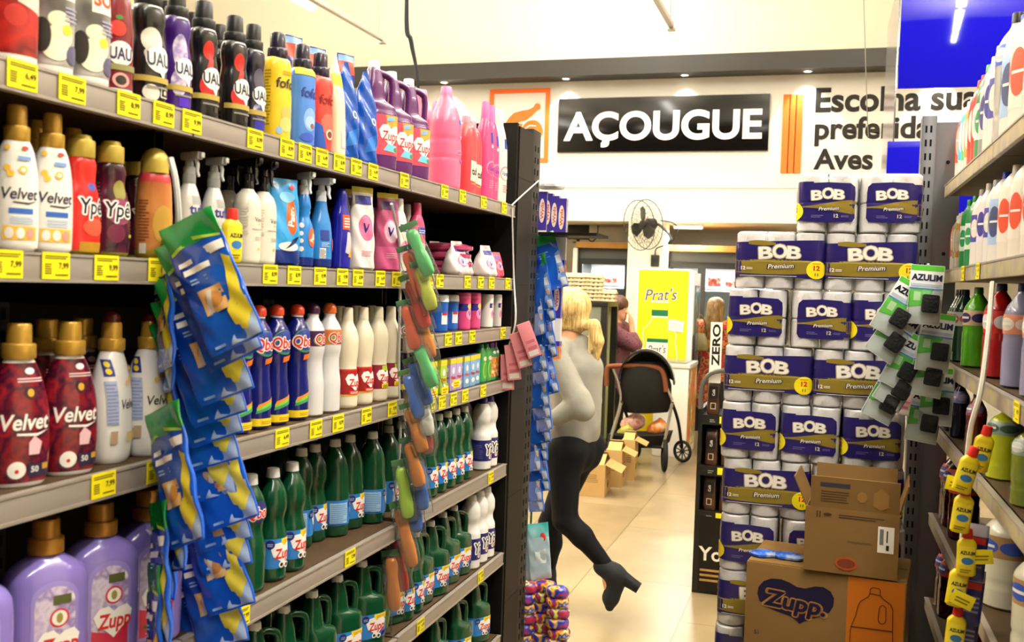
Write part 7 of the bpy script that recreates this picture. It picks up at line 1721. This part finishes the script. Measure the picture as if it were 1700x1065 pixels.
# hood with stripes
mb = MB(); W0, W1 = st(1031, 610, .0)-O, st(1112, 640, .0)-O
cen = st(1072, 640)-O; hr_ = .235; hood_m = [c('#1c1b1a', .85), c('#e6e2d8', .8)]
na, nb = 16, 16
def hoodp(i, j):
    a = math.pi*i/na; b = R(8+100*j/nb)
    return cen+Vector((-hr_*math.cos(a)*1.02, .02+.42*math.sin(a)*math.cos(b)*.9+.0, .02+.30*math.sin(a)*math.sin(b)+.0))
vv = [hoodp(i, j) for j in range(nb+1) for i in range(na+1)]
for j in range(nb):
    m_ = hood_m[1] if j in (10, 11, 13) else hood_m[0]
    mb.add([vv[j*(na+1)+i] for i in range(na+1)]+[vv[(j+1)*(na+1)+i] for i in range(na+1)], [(i, i+1, na+2+i, na+1+i) for i in range(na)], m_)
ho = mb.build('hood', t)
sm = ho.modifiers.new('thickness', 'SOLIDIFY'); sm.thickness = .012
# basket
shell([(1022, 1102, 742, .05, .05), (1016, 1108, 722, .0, .06)], BKF, 'basket', .3)
mb = MB(); mb.tube(rel([st(1012, 738, .08), st(1100, 742)]), .013, BKF, 8); mb.build('rear_axle', t)
def wheel(px, py, r, Yo, nm='wheel', thick=.03, rz=0):
    cc = st(px, py, Yo)-O; cc.z = r
    M = Matrix.Translation(cc) @ Matrix.Rotation(R(rz), 4, 'Z') @ Matrix.Rotation(R(90), 4, 'Y')
    mb = MB(); mb.tube([M @ Vector((r*.86*math.cos(a_), r*.86*math.sin(a_), 0)) for a_ in np.linspace(0, 2*math.pi, 33)[:-1]], r*.14, c('#1a1918', .8), 10, True)
    o = mb.build(nm, t)
    mb = MB(); mb.lathe([(r*.2, -thick/2), (r*.2, thick/2)], c('#26241f', .4), 14, M)
    for k in range(10):
        a_ = 2*math.pi*k/10; mb.tube([M @ Vector((r*.15*math.cos(a_), r*.15*math.sin(a_), 0)), M @ Vector((r*.78*math.cos(a_), r*.78*math.sin(a_), 0))], .007, c('#3a3833', .4), 6)
    mb.build('spokes', o)
wheel(1103, 760, .145, 0, rz=14); wheel(1011, 752, .145, .08, rz=14); wheel(1133, 745, .105, .55, rz=60); wheel(1054, 745, .105, .55, rz=40)
# bags in the basket
for i, (px, py, dy, s_, cols, lb) in enumerate(((1050, 702, .1, 1.0, ['#c8867a', '#e0b0a0', '#b05a50'], 'pinkish clear bag of fruit in the stroller basket'), (1038, 716, .05, .7, ['#a8a02c', '#c8c050', '#7a8020'], 'yellow green fruit bag in the stroller basket'), (1090, 710, .08, .8, ['#d8502c', '#e89a4a', '#e8c8b0'], 'red and orange fruit bag in the stroller basket'))):
    p = st(px, py, dy+.1)
    o = organic('produce_bag', [(v3(0, 0, 0), v3(.05*s_, .02, .02), .075*s_, .07*s_), (v3(-.06*s_, .03, -.02), v3(.03*s_, 0, .03), .06*s_, .06*s_), (v3(.02, 0, .05*s_), v3(.03, 0, .11*s_), .03*s_, .02*s_)], pat(cols, 22, .18, 3, coat=.6), None, .012, .02)
    o.location = p; tag(o, lb, 'bag', 'fruit bags in the stroller')
# red folded cloth behind the stroller hood
p = PY(1064, 574, 8.9)
